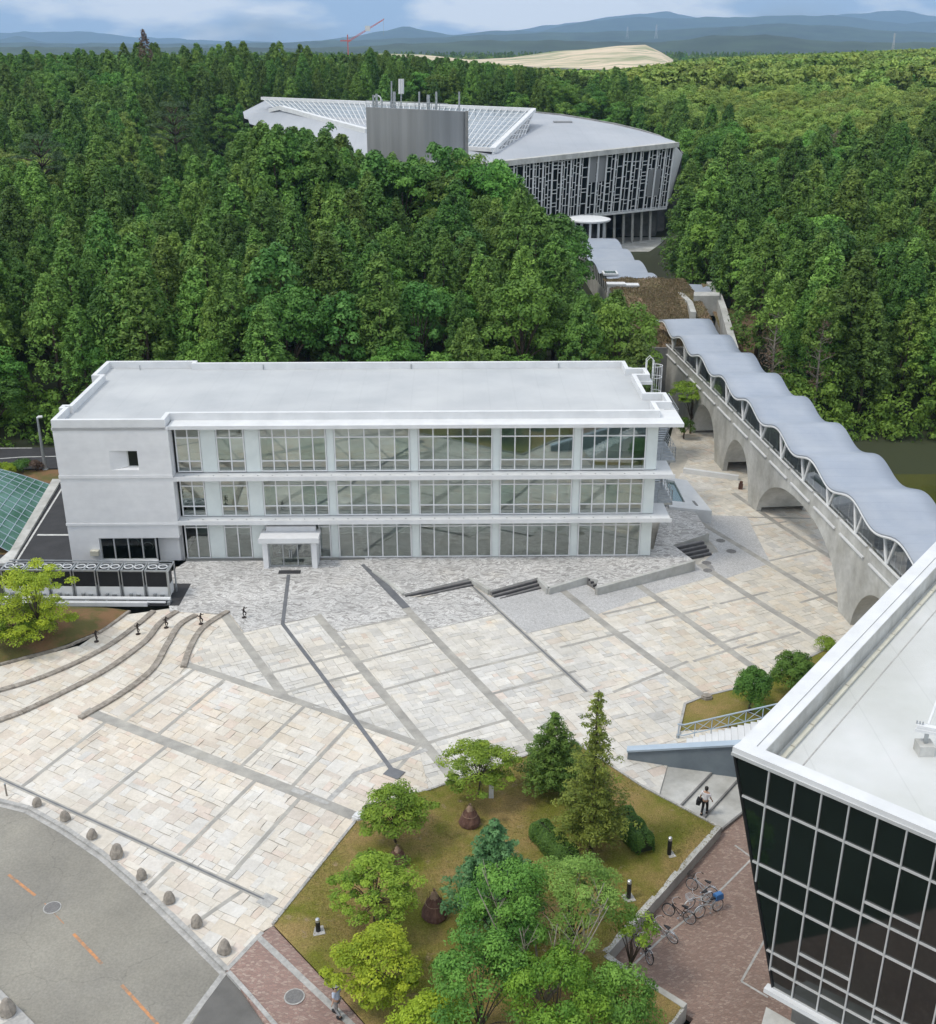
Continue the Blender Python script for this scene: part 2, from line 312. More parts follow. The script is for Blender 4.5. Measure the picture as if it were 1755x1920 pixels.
def setts_mat(name, c1, c2, c3, scale, waviness, rot, sx=1.0, sy=1.9, joint=0.05, jc=(0.3,0.29,0.27)):
    m = bpy.data.materials.new(name); m.use_nodes = True; t = m.node_tree; b = t.nodes['Principled BSDF']; b.inputs['Roughness'].default_value = 0.85
    tc = N('ShaderNodeTexCoord', t); wn = N('ShaderNodeTexNoise', t); wn.inputs['Scale'].default_value = 0.55; wn.inputs['Detail'].default_value = 2
    t.links.new(tc.outputs['Object'], wn.inputs['Vector'])
    sb = N('ShaderNodeVectorMath', t, operation='SUBTRACT'); sb.inputs[1].default_value = (0.5,0.5,0.5); t.links.new(wn.outputs['Color'], sb.inputs[0])
    sc = N('ShaderNodeVectorMath', t, operation='SCALE'); sc.inputs['Scale'].default_value = waviness; t.links.new(sb.outputs[0], sc.inputs[0])
    ad = N('ShaderNodeVectorMath', t, operation='ADD'); t.links.new(tc.outputs['Object'], ad.inputs[0]); t.links.new(sc.outputs[0], ad.inputs[1])
    mp = N('ShaderNodeMapping', t); mp.inputs['Rotation'].default_value = (0,0,rot); mp.inputs['Scale'].default_value = (sx, sy, 1); t.links.new(ad.outputs[0], mp.inputs[0])
    vo = N('ShaderNodeTexVoronoi', t, voronoi_dimensions='2D'); vo.inputs['Scale'].default_value = scale; vo.inputs['Randomness'].default_value = 0.75; t.links.new(mp.outputs[0], vo.inputs['Vector'])
    ve = N('ShaderNodeTexVoronoi', t, voronoi_dimensions='2D', feature='DISTANCE_TO_EDGE'); ve.inputs['Scale'].default_value = scale; ve.inputs['Randomness'].default_value = 0.75; t.links.new(mp.outputs[0], ve.inputs['Vector'])
    se = N('ShaderNodeSeparateColor', t); t.links.new(vo.outputs['Color'], se.inputs[0])
    cr = N('ShaderNodeValToRGB', t); e = cr.color_ramp.elements; e[0].color = (*c1,1); e[1].color = (*c3,1); e.new(0.5).color = (*c2,1); t.links.new(se.outputs[0], cr.inputs[0])
    jr = N('ShaderNodeValToRGB', t); jr.color_ramp.elements[0].position = joint*0.4; jr.color_ramp.elements[1].position = joint*2; t.links.new(ve.outputs['Distance'], jr.inputs[0])
    mx = N('ShaderNodeMix', t, data_type='RGBA'); mx.inputs['A'].default_value = (*jc,1); t.links.new(jr.outputs[0], mx.inputs['Factor']); t.links.new(cr.outputs[0], mx.inputs['B'])
    big = N('ShaderNodeTexNoise', t); big.inputs['Scale'].default_value = 0.3; big.inputs['Detail'].default_value = 6; t.links.new(tc.outputs['Object'], big.inputs['Vector'])
    br = N('ShaderNodeMapRange', t); br.inputs['To Min'].default_value = 0.78; br.inputs['To Max'].default_value = 1.2; t.links.new(big.outputs['Fac'], br.inputs[0])
    hs = N('ShaderNodeHueSaturation', t); t.links.new(mx.outputs['Result'], hs.inputs['Color']); t.links.new(br.outputs[0], hs.inputs['Value'])
    t.links.new(hs.outputs[0], b.inputs['Base Color'])
    bp = N('ShaderNodeBump', t); bp.inputs['Strength'].default_value = 0.5; bp.inputs['Distance'].default_value = 0.02; t.links.new(jr.outputs[0], bp.inputs['Height']); t.links.new(bp.outputs[0], b.inputs['Normal'])
    return m
M['setts'] = setts_mat('grey_setts', (0.68,0.675,0.66), (0.60,0.59,0.575), (0.30,0.29,0.28), 3.4, 1.8, R(20), 1.0, 2.6, 0.05, (0.29,0.28,0.265))
M['settsfine'] = setts_mat('fine_setts', (0.60,0.595,0.59), (0.53,0.525,0.52), (0.43,0.425,0.415), 9.0, 0.3, R(26), 1.0, 1.3, 0.05, (0.27,0.265,0.26))
M['brick'] = setts_mat('brick_pavers', (0.30,0.205,0.165), (0.235,0.16,0.13), (0.36,0.27,0.22), 5.5, 0.5, R(35), 1.0, 2.0, 0.04, (0.17,0.13,0.11))
M['brickl'] = setts_mat('brick_pavers_left', (0.33,0.215,0.18), (0.25,0.165,0.14), (0.40,0.30,0.25), 5.5, 0.25, R(-40), 1.0, 2.0, 0.04, (0.2,0.15,0.13))

def watermat():
    m = pmat('pond_water', (0.085,0.09,0.022), (0.06,0.065,0.017), 0.14, 0.2, bump=0.05, bscale=1.5, spec=0.5); return m
M['water'] = watermat()

def groundmat():
    m = bpy.data.materials.new('forest_floor'); m.use_nodes = True; t = m.node_tree; b = t.nodes['Principled BSDF']; b.inputs['Roughness'].default_value = 0.95
    tc = N('ShaderNodeTexCoord', t)
    n1 = N('ShaderNodeTexNoise', t); n1.inputs['Scale'].default_value = 0.02; n1.inputs['Detail'].default_value = 10; t.links.new(tc.outputs['Object'], n1.inputs['Vector'])
    cr = N('ShaderNodeValToRGB', t); e = cr.color_ramp.elements; e[0].position = 0.35; e[0].color = (0.020,0.024,0.010,1); e[1].position = 0.65; e[1].color = (0.045,0.055,0.02,1)
    t.links.new(n1.outputs['Fac'], cr.inputs[0]); t.links.new(cr.outputs[0], b.inputs['Base Color']); return m
M['ground'] = groundmat()
M['hill'] = pmat('wooded_hill', (0.045,0.075,0.035), (0.016,0.030,0.014), 0.95, 0.006, bump=1.0, bscale=0.02, detail=12)

def lawnmat():
    m = bpy.data.materials.new('patchy_lawn'); m.use_nodes = True; t = m.node_tree; b = t.nodes['Principled BSDF']; b.inputs['Roughness'].default_value = 0.95; b.inputs['Specular IOR Level'].default_value = 0.1
    tc = N('ShaderNodeTexCoord', t)
    def noise(sc, det):
        n = N('ShaderNodeTexNoise', t); n.inputs['Scale'].default_value = sc; n.inputs['Detail'].default_value = det; n.inputs['Roughness'].default_value = 0.65; t.links.new(tc.outputs['Object'], n.inputs['Vector']); return n
    def ramp(n, p0, c0, p1, c1):
        r = N('ShaderNodeValToRGB', t); r.color_ramp.elements[0].position = p0; r.color_ramp.elements[0].color = (*c0, 1); r.color_ramp.elements[1].position = p1; r.color_ramp.elements[1].color = (*c1, 1); t.links.new(n.outputs['Fac'], r.inputs[0]); return r
    a = ramp(noise(0.28, 7), 0.40, (0.165,0.175,0.03), 0.60, (0.31,0.225,0.092))
    d = ramp(noise(1.4, 8), 0.60, (0,0,0), 0.72, (1,1,1)); mx = N('ShaderNodeMix', t, data_type='RGBA'); mx.inputs['B'].default_value = (0.33,0.25,0.155,1); t.links.new(d.outputs[0], mx.inputs['Factor']); t.links.new(a.outputs[0], mx.inputs['A'])
    f = ramp(noise(16, 4), 0.3, (0.55,0.55,0.55), 0.7, (1.35,1.35,1.35)); mu = N('ShaderNodeMix', t, data_type='RGBA', blend_type='MULTIPLY'); mu.inputs['Factor'].default_value = 1; t.links.new(mx.outputs['Result'], mu.inputs['A']); t.links.new(f.outputs[0], mu.inputs['B'])
    t.links.new(mu.outputs['Result'], b.inputs['Base Color'])
    bp = N('ShaderNodeBump', t); bp.inputs['Strength'].default_value = 0.9; bp.inputs['Distance'].default_value = 0.06; n = noise(22, 5); t.links.new(n.outputs['Fac'], bp.inputs['Height']); t.links.new(bp.outputs[0], b.inputs['Normal']); return m
M['lawn'] = lawnmat()
M['l_grass'] = leafmat('grass_blades', (0.17,0.18,0.035), (0.34,0.26,0.11), 0.01, 0.1)
M['l_drygrass'] = leafmat('dry_grass_blades', (0.15,0.135,0.06), (0.30,0.225,0.15), 0.01, 0.1)

def stain(m, scale, lo, hi, warm):
    """large soft weathering patches multiplied over a material's colour"""
    t = m.node_tree; b = t.nodes['Principled BSDF']; src = b.inputs['Base Color'].links[0].from_socket
    tc = N('ShaderNodeTexCoord', t); n = N('ShaderNodeTexNoise', t); n.inputs['Scale'].default_value = scale; n.inputs['Detail'].default_value = 9; n.inputs['Roughness'].default_value = 0.62; t.links.new(tc.outputs['Object'], n.inputs['Vector'])
    r = N('ShaderNodeValToRGB', t); r.color_ramp.elements[0].position = 0.36; r.color_ramp.elements[0].color = (*lo, 1); r.color_ramp.elements[1].position = 0.60; r.color_ramp.elements[1].color = (*hi, 1); e = r.color_ramp.elements.new(0.72); e.color = (*warm, 1)
    t.links.new(n.outputs['Fac'], r.inputs[0])
    mu = N('ShaderNodeMix', t, data_type='RGBA', blend_type='MULTIPLY'); mu.inputs['Factor'].default_value = 1; t.links.new(src, mu.inputs['A']); t.links.new(r.outputs[0], mu.inputs['B']); t.links.new(mu.outputs['Result'], b.inputs['Base Color'])
stain(M['stone'], 0.22, (0.86,0.85,0.83), (1.0,1.0,1.0), (1.0,0.93,0.82))
stain(M['band'], 0.5, (0.8,0.8,0.8), (1.05,1.04,1.02), (1.1,1.08,1.02))
stain(M['asphalt'], 0.09, (0.86,0.86,0.87), (1.05,1.04,1.0), (1.12,1.1,1.05))
stain(M['roofdeck'], 0.12, (0.93,0.94,0.95), (1.0,1.0,1.0), (1.03,1.03,1.02))
stain(M['roofslab'], 0.2, (0.90,0.91,0.88), (1.0,1.0,1.0), (1.04,1.02,1.03))
stain(M['setts'], 0.2, (0.9,0.9,0.9), (1.04,1.03,1.02), (1.08,1.05,1.0))
stain(M['metalroof'], 0.35, (0.9,0.92,0.95), (1.0,1.0,1.0), (1.06,1.05,1.03))
stain(M['hallroof'], 0.05, (0.88,0.9,0.92), (1.0,1.0,1.0), (1.06,1.05,1.04))
stain(M['concrete'], 0.4, (0.78,0.77,0.74), (1.0,1.0,1.0), (1.06,1.05,1.02))

def cracks(m, scale, width, dark):
    t = m.node_tree; b = t.nodes['Principled BSDF']; src = b.inputs['Base Color'].links[0].from_socket
    tc = N('ShaderNodeTexCoord', t); n = N('ShaderNodeTexNoise', t); n.inputs['Scale'].default_value = 0.9; n.inputs['Detail'].default_value = 6; t.links.new(tc.outputs['Object'], n.inputs['Vector'])
    sc = N('ShaderNodeVectorMath', t, operation='SCALE'); sc.inputs['Scale'].default_value = 1.6; t.links.new(n.outputs['Color'], sc.inputs[0])
    ad = N('ShaderNodeVectorMath', t, operation='ADD'); t.links.new(tc.outputs['Object'], ad.inputs[0]); t.links.new(sc.outputs[0], ad.inputs[1])
    v = N('ShaderNodeTexVoronoi', t, feature='DISTANCE_TO_EDGE', voronoi_dimensions='2D'); v.inputs['Scale'].default_value = scale; t.links.new(ad.outputs[0], v.inputs['Vector'])
    r = N('ShaderNodeValToRGB', t); r.color_ramp.elements[0].position = 0.0; r.color_ramp.elements[0].color = (dark, dark, dark, 1); r.color_ramp.elements[1].position = width; r.color_ramp.elements[1].color = (1, 1, 1, 1); t.links.new(v.outputs['Distance'], r.inputs[0])
    mu = N('ShaderNodeMix', t, data_type='RGBA', blend_type='MULTIPLY'); mu.inputs['Factor'].default_value = 1; t.links.new(src, mu.inputs['A']); t.links.new(r.outputs[0], mu.inputs['B']); t.links.new(mu.outputs['Result'], b.inputs['Base Color'])
cracks(M['asphalt'], 0.16, 0.006, 0.8)
def speckle(m, scale, lo, hi):
    t = m.node_tree; b = t.nodes['Principled BSDF']; src = b.inputs['Base Color'].links[0].from_socket
    tc = N('ShaderNodeTexCoord', t); n = N('ShaderNodeTexNoise', t); n.inputs['Scale'].default_value = scale; n.inputs['Detail'].default_value = 3; t.links.new(tc.outputs['Object'], n.inputs['Vector'])
    r = N('ShaderNodeMapRange', t); r.inputs['From Min'].default_value = 0.3; r.inputs['From Max'].default_value = 0.7; r.inputs['To Min'].default_value = lo; r.inputs['To Max'].default_value = hi; t.links.new(n.outputs['Fac'], r.inputs[0])
    h = N('ShaderNodeHueSaturation', t); t.links.new(src, h.inputs['Color']); t.links.new(r.outputs[0], h.inputs['Value']); t.links.new(h.outputs[0], b.inputs['Base Color'])
speckle(M['asphalt'], 9.0, 0.88, 1.12); speckle(M['stone'], 6.0, 0.94, 1.05); speckle(M['kerb'], 7.0, 0.85, 1.1); speckle(M['concrete'], 3.0, 0.92, 1.06); speckle(M['wall'], 1.6, 0.96, 1.03)

def seams(m, period, width, dark, axis='X'):
    """thin joints every period metres"""
    t = m.node_tree; b = t.nodes['Principled BSDF']; src = b.inputs['Base Color'].links[0].from_socket
    tc = N('ShaderNodeTexCoord', t); sp = N('ShaderNodeSeparateXYZ', t); t.links.new(tc.outputs['Object'], sp.inputs[0])
    a = N('ShaderNodeMath', t, operation='PINGPONG'); a.inputs[1].default_value = period / 2; t.links.new(sp.outputs[axis], a.inputs[0])
    r = N('ShaderNodeMapRange', t); r.inputs['From Min'].default_value = 0; r.inputs['From Max'].default_value = width; r.inputs['To Min'].default_value = dark; r.inputs['To Max'].default_value = 1; t.links.new(a.outputs[0], r.inputs[0])
    h = N('ShaderNodeHueSaturation', t); t.links.new(src, h.inputs['Color']); t.links.new(r.outputs[0], h.inputs['Value']); t.links.new(h.outputs[0], b.inputs['Base Color'])
seams(M['roofdeck'], 2.1, 0.05, 0.93, 'X'); seams(M['metalroof'], 0.9, 0.05, 0.92, 'Y'); seams(M['hallroof'], 3.0, 0.12, 0.93, 'X'); seams(M['roofslab'], 3.1, 0.04, 0.9, 'X')
# ---------------------------------------------------------------- terrain
def lerp_tab(tab, y):
    if y <= tab[0][0]: return tab[0][1]
    for (a, b), (c, d) in zip(tab, tab[1:]):
        if y <= c:
            t = (y - a) / (c - a); t = t * t * (3 - 2 * t); return b + (d - b) * t
    return tab[-1][1]
def sm(a, b, x):
    t = min(1.0, max(0.0, (x - a) / (b - a))); return t * t * (3 - 2 * t)
TL = [(92,-1.6),(104,0.3),(125,3.0),(150,5.0),(190,8.0),(240,9.5),(280,13),(335,21.5),(400,20),(600,17),(1000,14),(3000,8),(40000,0)]
TR = [(60,-6),(106,-6),(113,-1.0),(130,2),(160,5),(200,8),(260,11),(350,14),(450,16),(700,20),(1000,17),(3000,8),(40000,0)]
TN = [(60,-1.8),(123,-1.8),(130,0.4),(150,2),(240,2)]
def T(x, y):
    if y < 60: return -2.2
    l = lerp_tab(TL, y); r = lerp_tab(TR, y)
    k = sm(28, 42, x) if y < 240 else sm(0, 60, x)
    z = l * (1 - k) + r * k
    if y > 1000: return z + 6 * math.sin(x * 0.004) * math.sin(y * 0.003)
    # low corridor of the walkway and the pad of the hall
    c = (1 - sm(7, 11, abs(x - 25))) * (1 - sm(190, 235, y)) * sm(78, 88, y) if y < 235 else 0
    z = z * (1 - c) + lerp_tab(TN, y) * c
    px = sm(-78, -62, x) * (1 - sm(40, 52, x)); py = sm(198, 212, y) * (1 - sm(300, 325, y))
    z = z * (1 - px * py) + 2.0 * px * py
    if x < -30 and y < 116: z = z * sm(109, 116, y) + (-0.6) * (1 - sm(109, 116, y)) if y > 80 else -0.6
    return z
xs = sorted(set([round(x, 1) for x in list(np.arange(-140, 141, 4)) + [s * v for s in (-1, 1) for v in (160,190,230,300,400,550,800,1200,2000,4000,8000,16000,30000)]]))
ys = [-400,-100,0,30] + list(np.arange(60, 340, 4)) + [345,360,380,410,450,520,600,700,850,1000,1300,1700,2300,3200,4500,7000,11000,18000,30000]
mb = MB()
for y in ys:
    for x in xs: mb.v.append((x, y, T(x, y)))
nx = len(xs)
for j in range(len(ys) - 1):
    for i in range(nx - 1): mb.face(j*nx+i, j*nx+i+1, (j+1)*nx+i+1, (j+1)*nx+i)
struct(mb.obj('ground', M['ground'], smooth=True))

# pond
mb = MB(); mb.poly([(33.5,56,-3.6),(90,56,-3.6),(90,112.5,-3.6),(33.5,112.5,-3.6)])
struct(mb.obj('pond_water', M['water']))

# far mountains, one ridge after another
def ridge(name, dist, pts, seed, label_depth=1500, mat='hill', base=-60, jag=1.0):
    rnd = random.Random(seed); mb = MB(); P = []
    n = 260; x0, x1 = pts[0][0], pts[-1][0]
    for i in range(n):
        px = x0 + (x1 - x0) * i / (n - 1)
        for (a, b), (c, d) in zip(pts, pts[1:]):
            if a <= px <= c: py = b + (d - b) * (px - a) / (c - a); break
        py += jag * (math.sin(px * 0.045 + seed) * 0.9 + math.sin(px * 0.11 + seed * 2) * 0.6 + rnd.uniform(-0.5, 0.5))
        P.append(AY(px, py, dist))
    rows = 9; 
    for r in range(rows + 1):
        t = r / rows
        for i, p in enumerate(P):
            f = (1 - t) ** 1.3
            k = math.sin(i * 0.37 + r * 1.3 + seed) * 0.5 + math.sin(i * 0.83 - r * 0.7) * 0.35 + rnd.uniform(-.3, .3)
            zz = base + (p.z - base) * f * (1 + 0.12 * k * (t > 0) * (1 - t))
            mb.v.append((p.x, p.y - t * label_depth + k * label_depth * 0.06 * (t > 0), zz))
    for r in range(rows):
        for i in range(n - 1): mb.face(r*n+i, r*n+i+1, (r+1)*n+i+1, (r+1)*n+i)
    b0 = len(mb.v)
    for p in P: mb.v.append((p.x, p.y + label_depth * 0.7, base))
    for i in range(n - 1): mb.face(b0+i, b0+i+1, i+1, i)
    return struct(mb.obj(name, M[mat], smooth=True))
ridge('mountains', 16000, [(-900,62),(-500,50),(0,62),(130,58),(300,72),(560,80),(760,70),(900,66),(1000,52),(1130,34),(1250,20),(1300,34),(1420,44),(1560,30),(1680,18),(1760,32),(2100,50),(2700,64)], 3, 3000, jag=1.2)
ridge('mountains', 11500, [(-900,76),(-100,80),(0,74),(35,66),(80,80),(300,82),(560,80),(640,72),(700,60),(765,50),(800,58),(860,66),(900,60),(960,56),(1010,60),(1060,48),(1110,38),(1200,32),(1280,34),(1350,32),(1450,30),(1560,28),(1620,36),(1700,44),(1760,40),(2200,58),(2700,70)], 8, 1800)
ridge('hills', 7000, [(-900,84),(0,80),(400,83),(700,74),(860,68),(1000,62),(1200,58),(1330,52),(1460,44),(1560,48),(1640,56),(1755,62),(2200,70),(2700,80)], 15, 1500, jag=0.8)
ridge('hills', 3600, [(-900,92),(0,88),(600,90),(720,84),(900,76),(1060,76),(1200,80),(1290,75),(1340,66),(1440,66),(1560,78),(1755,80),(2300,84),(2700,90)], 21, 700, base=-10, jag=1.0)

# bare earth of the construction site beyond the wood
def site(px, dist):
    return [AY(x, y, d) for (x, y), d in zip(px, dist)]
mb = MB()
site_top = [(700,100),(790,104),(880,110),(960,108),(1040,98),(1100,90),(1160,86),(1210,86),(1240,96),(1262,112)]
site_bot = [(700,130),(790,135),(880,140),(960,140),(1040,140),(1100,138),(1160,134),(1210,130),(1240,128),(1262,126)]
for k, (a, b) in enumerate(zip(site_top, site_bot)):
    for r in range(7):
        t = r / 6; D = 1500 - 520 * t
        q = AY(a[0] + (b[0]-a[0])*t, a[1] + (b[1]-a[1])*t, D); mb.v.append((q.x, q.y, q.z + 1.5 * math.sin(k * 2.1 + r * 1.7)))
for k in range(len(site_top) - 1):
    for r in range(6): mb.face(k*7+r, k*7+r+1, (k+1)*7+r+1, (k+1)*7+r)
for k in range(len(site_top) - 1):      # the back slope falls away behind the crest
    a, b = mb.v[k*7], mb.v[(k+1)*7]; mb.poly([a, b, (b[0], b[1]+400, -5), (a[0], a[1]+400, -5)])
struct(mb.obj('bare_earth_field', M['bareearth'], smooth=True))

# ---------------------------------------------------------------- plaza
rng = random.Random(5)
def pl(pts): return [GP(*p) for p in pts]
# outlines, read off the photograph and laid on the plaza surface
KERB = [(-330,1470),(-200,1478),(-60,1490),(0,1502),(52,1515),(120,1553),(191,1601),(259,1659),(359,1755),(423,1819)]
KERBW = pl(KERB)
LAWN_PX = [(512,1736),(665,1545),(690,1512),(805,1484),(985,1420),(1075,1392),(1200,1475),(1352,1556),(1140,1792),(1158,1806),(1288,1890),(1262,1925),(1225,1990),(1150,2080),(820,2080),(700,1940),(640,1872)]
LAWN = pl(LAWN_PX)
PLAZA_PX = KERB + [(490,1748),(512,1736),(665,1545),(690,1512),(805,1484),(985,1420),(1075,1392),(1200,1475),(1235,1494),(1252,1434),(1420,1440),(1800,1350),(1800,1060),(1690,1000),(1520,830),(1420,760),(1300,760),(1262,800),(1200,1040),(330,1062),(318,1140),(236,1152),(150,1210),(0,1249),(-250,1300),(-330,1330)]
PLAZA = pl(PLAZA_PX)
bm = bmesh.new(); bm.faces.new([bm.verts.new((p.x, p.y, 0)) for p in PLAZA]); bmesh.ops.triangulate(bm, faces=bm.faces[:])
bmesh.ops.bisect_plane(bm, geom=bm.verts[:] + bm.edges[:] + bm.faces[:], plane_co=(-8, 0, 0), plane_no=(1, 0, 0))
for v in bm.verts: v.co.z = zp(v.co.x, v.co.y) - 0.03
bmesh.ops.recalc_face_normals(bm, faces=bm.faces[:]); me = bpy.data.meshes.new('plaza'); bm.to_mesh(me); bm.free(); me.materials.append(M['mortar'])
plaza = struct(link('plaza', me))


B_ANG, D_ANG = R(26.4), R(-30.2)
def clip_half(poly, a, b):               # keep the part left of a->b
    out = []; n = len(poly)
    def sd(p): return (b[0]-a[0])*(p[1]-a[1]) - (b[1]-a[1])*(p[0]-a[0])
    for i in range(n):
        p, q = poly[i], poly[(i+1) % n]; s, t = sd(p), sd(q)
        if s >= 0: out.append(p)
        if (s >= 0) != (t >= 0):
            k = s / (s - t); out.append((p[0] + (q[0]-p[0])*k, p[1] + (q[1]-p[1])*k))
    return out
def segint(p, q, a, b):
    def o(u, v, w): return (v[0]-u[0])*(w[1]-u[1]) - (v[1]-u[1])*(w[0]-u[0])
    return o(p,q,a)*o(p,q,b) < 0 and o(a,b,p)*o(a,b,q) < 0
def area(poly): return sum(poly[i][0]*poly[(i+1)%len(poly)][1] - poly[(i+1)%len(poly)][0]*poly[i][1] for i in range(len(poly))) / 2
def flagstones(region, ang, cell, seed, jit=0.06, skew=0.0, joint=0.008):
    """random rectangular slabs of one to three cells, clipped to the region"""
    rn = random.Random(seed); c, s = math.cos(ang), math.sin(ang)
    c2, s2 = math.cos(ang + R(90) + skew), math.sin(ang + R(90) + skew)
    reg = [(p[0], p[1]) for p in region]
    if area(reg) < 0: reg = reg[::-1]
    ox, oy = sum(p[0] for p in reg) / len(reg), sum(p[1] for p in reg) / len(reg)
    det = c * s2 - s * c2
    def uv(p): dx, dy = p[0]-ox, p[1]-oy; return ((dx*s2 - dy*c2)/det, (c*dy - s*dx)/det)
    U = [uv(p) for p in reg]; u0 = min(a for a, _ in U); u1 = max(a for a, _ in U); v0 = min(b for _, b in U); v1 = max(b for _, b in U)
    nu, nv = int((u1-u0)/cell) + 2, int((v1-v0)/cell) + 2
    used = [[False]*nv for _ in range(nu)]; J = {}
    def node(i, j):
        if (i, j) not in J: J[(i, j)] = (rn.uniform(-jit, jit), rn.uniform(-jit, jit))
        u, v = u0 + (i + J[(i, j)][0]) * cell, v0 + (j + J[(i, j)][1]) * cell
        return (ox + u*c + v*c2, oy + u*s + v*s2)
    out = []; n = len(reg)
    for i in range(nu):
        for j in range(nv):
            if used[i][j]: continue
            w, h = rn.choice([(1,1),(2,1),(1,2),(2,1),(2,2),(2,2),(3,1),(3,2),(2,3),(1,2)])
            w = min(w, nu - i); h = min(h, nv - j)
            while w > 1 and any(used[i+a][j] for a in range(w)): w -= 1
            while h > 1 and any(used[i+a][j+b] for a in range(w) for b in range(h)): h -= 1
            for a in range(w):
                for b in range(h): used[i+a][j+b] = True
            q = [node(i, j), node(i+w, j), node(i+w, j+h), node(i, j+h)]
            ins = [inside(p, reg) for p in q]
            if not any(ins):
                continue
            if not all(ins):
                for e in range(n):
                    a, b = reg[e], reg[(e+1) % n]
                    if any(segint(q[k], q[(k+1) % len(q)], a, b) for k in range(len(q))): q = clip_half(q, a, b)
                    if len(q) < 3: break
                if len(q) < 3: continue
            if abs(area(q)) < 0.03: continue
            mx_, my_ = sum(p[0] for p in q)/len(q), sum(p[1] for p in q)/len(q)
            sh = []
            for p in q:
                d = math.hypot(p[0]-mx_, p[1]-my_); f = max(0.5, 1 - joint * 1.4 / max(d, 0.05)); sh.append((mx_ + (p[0]-mx_)*f, my_ + (p[1]-my_)*f))
            out.append(sh)
    return out
PAL_W0 = [(0.86,0.82,0.74),(0.80,0.77,0.71),(0.90,0.87,0.80),(0.74,0.71,0.66),(0.84,0.78,0.67),(0.70,0.68,0.65),(0.86,0.80,0.70)]
PAL_T0 = [(0.84,0.76,0.63),(0.80,0.70,0.56),(0.86,0.81,0.72),(0.78,0.66,0.54),(0.88,0.84,0.78),(0.80,0.71,0.60),(0.74,0.63,0.53),(0.84,0.73,0.58),(0.86,0.79,0.67)]
PAL_G0 = [(0.72,0.70,0.66),(0.66,0.65,0.62),(0.78,0.75,0.70),(0.60,0.59,0.57),(0.74,0.71,0.64),(0.80,0.77,0.72)]
def soften(pal, k, mean): return [tuple(x*(1-k) + y*k for x, y in zip(c, mean)) for c in pal]
PAL_W = soften(PAL_W0, .45, (0.755,0.735,0.695)); PAL_T = soften(PAL_T0, .35, (0.755,0.70,0.625)); PAL_G = soften(PAL_G0, .3, (0.70,0.685,0.65))
def tint(pal, rn, warm=0.0):
    c = rn.choice(pal); k = rn.uniform(0.95, 1.04)
    if rn.random() < 0.03 + warm*.6: c = (0.80, 0.66, 0.56)
    c = tuple(x*.84 + y*.16 for x, y in zip(c, (0.75,0.72,0.67))); g_ = sum(c)/3; c = tuple(g_ + (x - g_)*.78 for x in c)
    return tuple(min(1, x * k) for x in c)
# regions
setts_low = [(318,1143),(432,1150),(458,1184),(594,1153),(634,1182),(771,1155)]
RU = pl([(430,1155),(458,1185),(594,1154),(634,1183),(771,1156),(808,1179),(934,1150),(990,1186),(1100,1161),(1190,1100),(1290,1075),(1345,1020),(1240,960),(1290,860),(1262,800),(1300,760),(1420,770),(1520,840),(1690,1010),(1800,1080),(1800,1350),(1500,1420),(1400,1412),(1290,1400),(1178,1425),(1240,1442),(1200,1475),(1075,1392),(985,1420),(805,1484),(690,1512),(668,1535),(560,1495),(350,1246),(400,1190)])
RU = pl([(430,1155),(458,1185),(594,1154),(634,1183),(771,1156),(808,1179),(934,1150),(990,1186),(1100,1161),(1190,1100),(1290,1075),(1345,1020),(1240,960),(1290,860),(1262,800),(1300,760),(1420,770),(1520,840),(1690,1010),(1800,1080),(1800,1350),(1500,1420),(1420,1440),(1252,1434),(1235,1494),(1200,1475),(1075,1392),(985,1420),(805,1484),(783,1395),(350,1246),(392,1192)])
RL = pl(KERB + [(490,1748),(512,1736),(665,1545),(690,1512),(805,1484),(783,1395),(350,1246),(392,1192),(430,1155),(318,1143),(236,1152),(150,1210),(0,1249),(-250,1300),(-330,1330)])
stones = []
BLOT = [GP(720,1430), GP(330,1480), GP(640,1420), GP(1410,1110), GP(1290,1150), GP(1390,1010)]
for q in flagstones(RU, B_ANG, 0.37, 11, 0.09):
    m_ = (sum(p[0] for p in q)/len(q), sum(p[1] for p in q)/len(q))
    g = max(0.0, min(1.0, (m_[0] + 6) / 26.0)); pal = PAL_T if rng.random() < 0.22 + 0.1 * g and m_[0] > 4 else (PAL_G if rng.random() < 0.35 else PAL_W)
    stones.append((q, tint(pal, rng, 0.0)))
for q in flagstones(RL, D_ANG, 0.40, 23, 0.11, skew=R(6)):
    m_ = (sum(p[0] for p in q)/len(q), sum(p[1] for p in q)/len(q))
    stones.append((q, tint(PAL_T if rng.random() < 0.66 else PAL_W, rng, 0.05)))
def panel_tint(x, y, c):                  # the slabs were laid panel by panel from different batches
    upper = inside((x, y), RU); a = B_ANG if upper else D_ANG
    u, v = x*math.cos(a) + y*math.sin(a), -x*math.sin(a) + y*math.cos(a)
    h = random.Random(int(math.floor(u/6.1))*97 + int(math.floor(v/(6.5 if upper else 7.2)))*13 + (5 if upper else 0)).random()
    if upper and x > 13: k = (1.0,.955,.86) if h < .6 else (.99,.97,.93)
    elif upper: k = (.955,.96,.96) if h < .45 else ((1.0,.99,.965) if h < .8 else (1.0,.965,.90))
    else: k = (1.0,.965,.90) if h < .5 else ((1.0,.95,.88) if h < .75 else (.985,.98,.97))
    return tuple(a_*(.4 + .6*b_) for a_, b_ in zip(c, k))
def stone_mesh(mb, q, c, dz):
    n = len(q); mb.col = c
    if area(q) < 0: q = q[::-1]
    i = mb.addv([(p[0], p[1], zp(*p) - 0.025) for p in q] + [(p[0], p[1], zp(*p) + dz) for p in q])
    mb.face(*[i + n + k for k in range(n)])
    for k in range(n): mb.face(i+k, i+(k+1) % n, i+n+(k+1) % n, i+n+k)
COVER = [LAWN]
keep = []
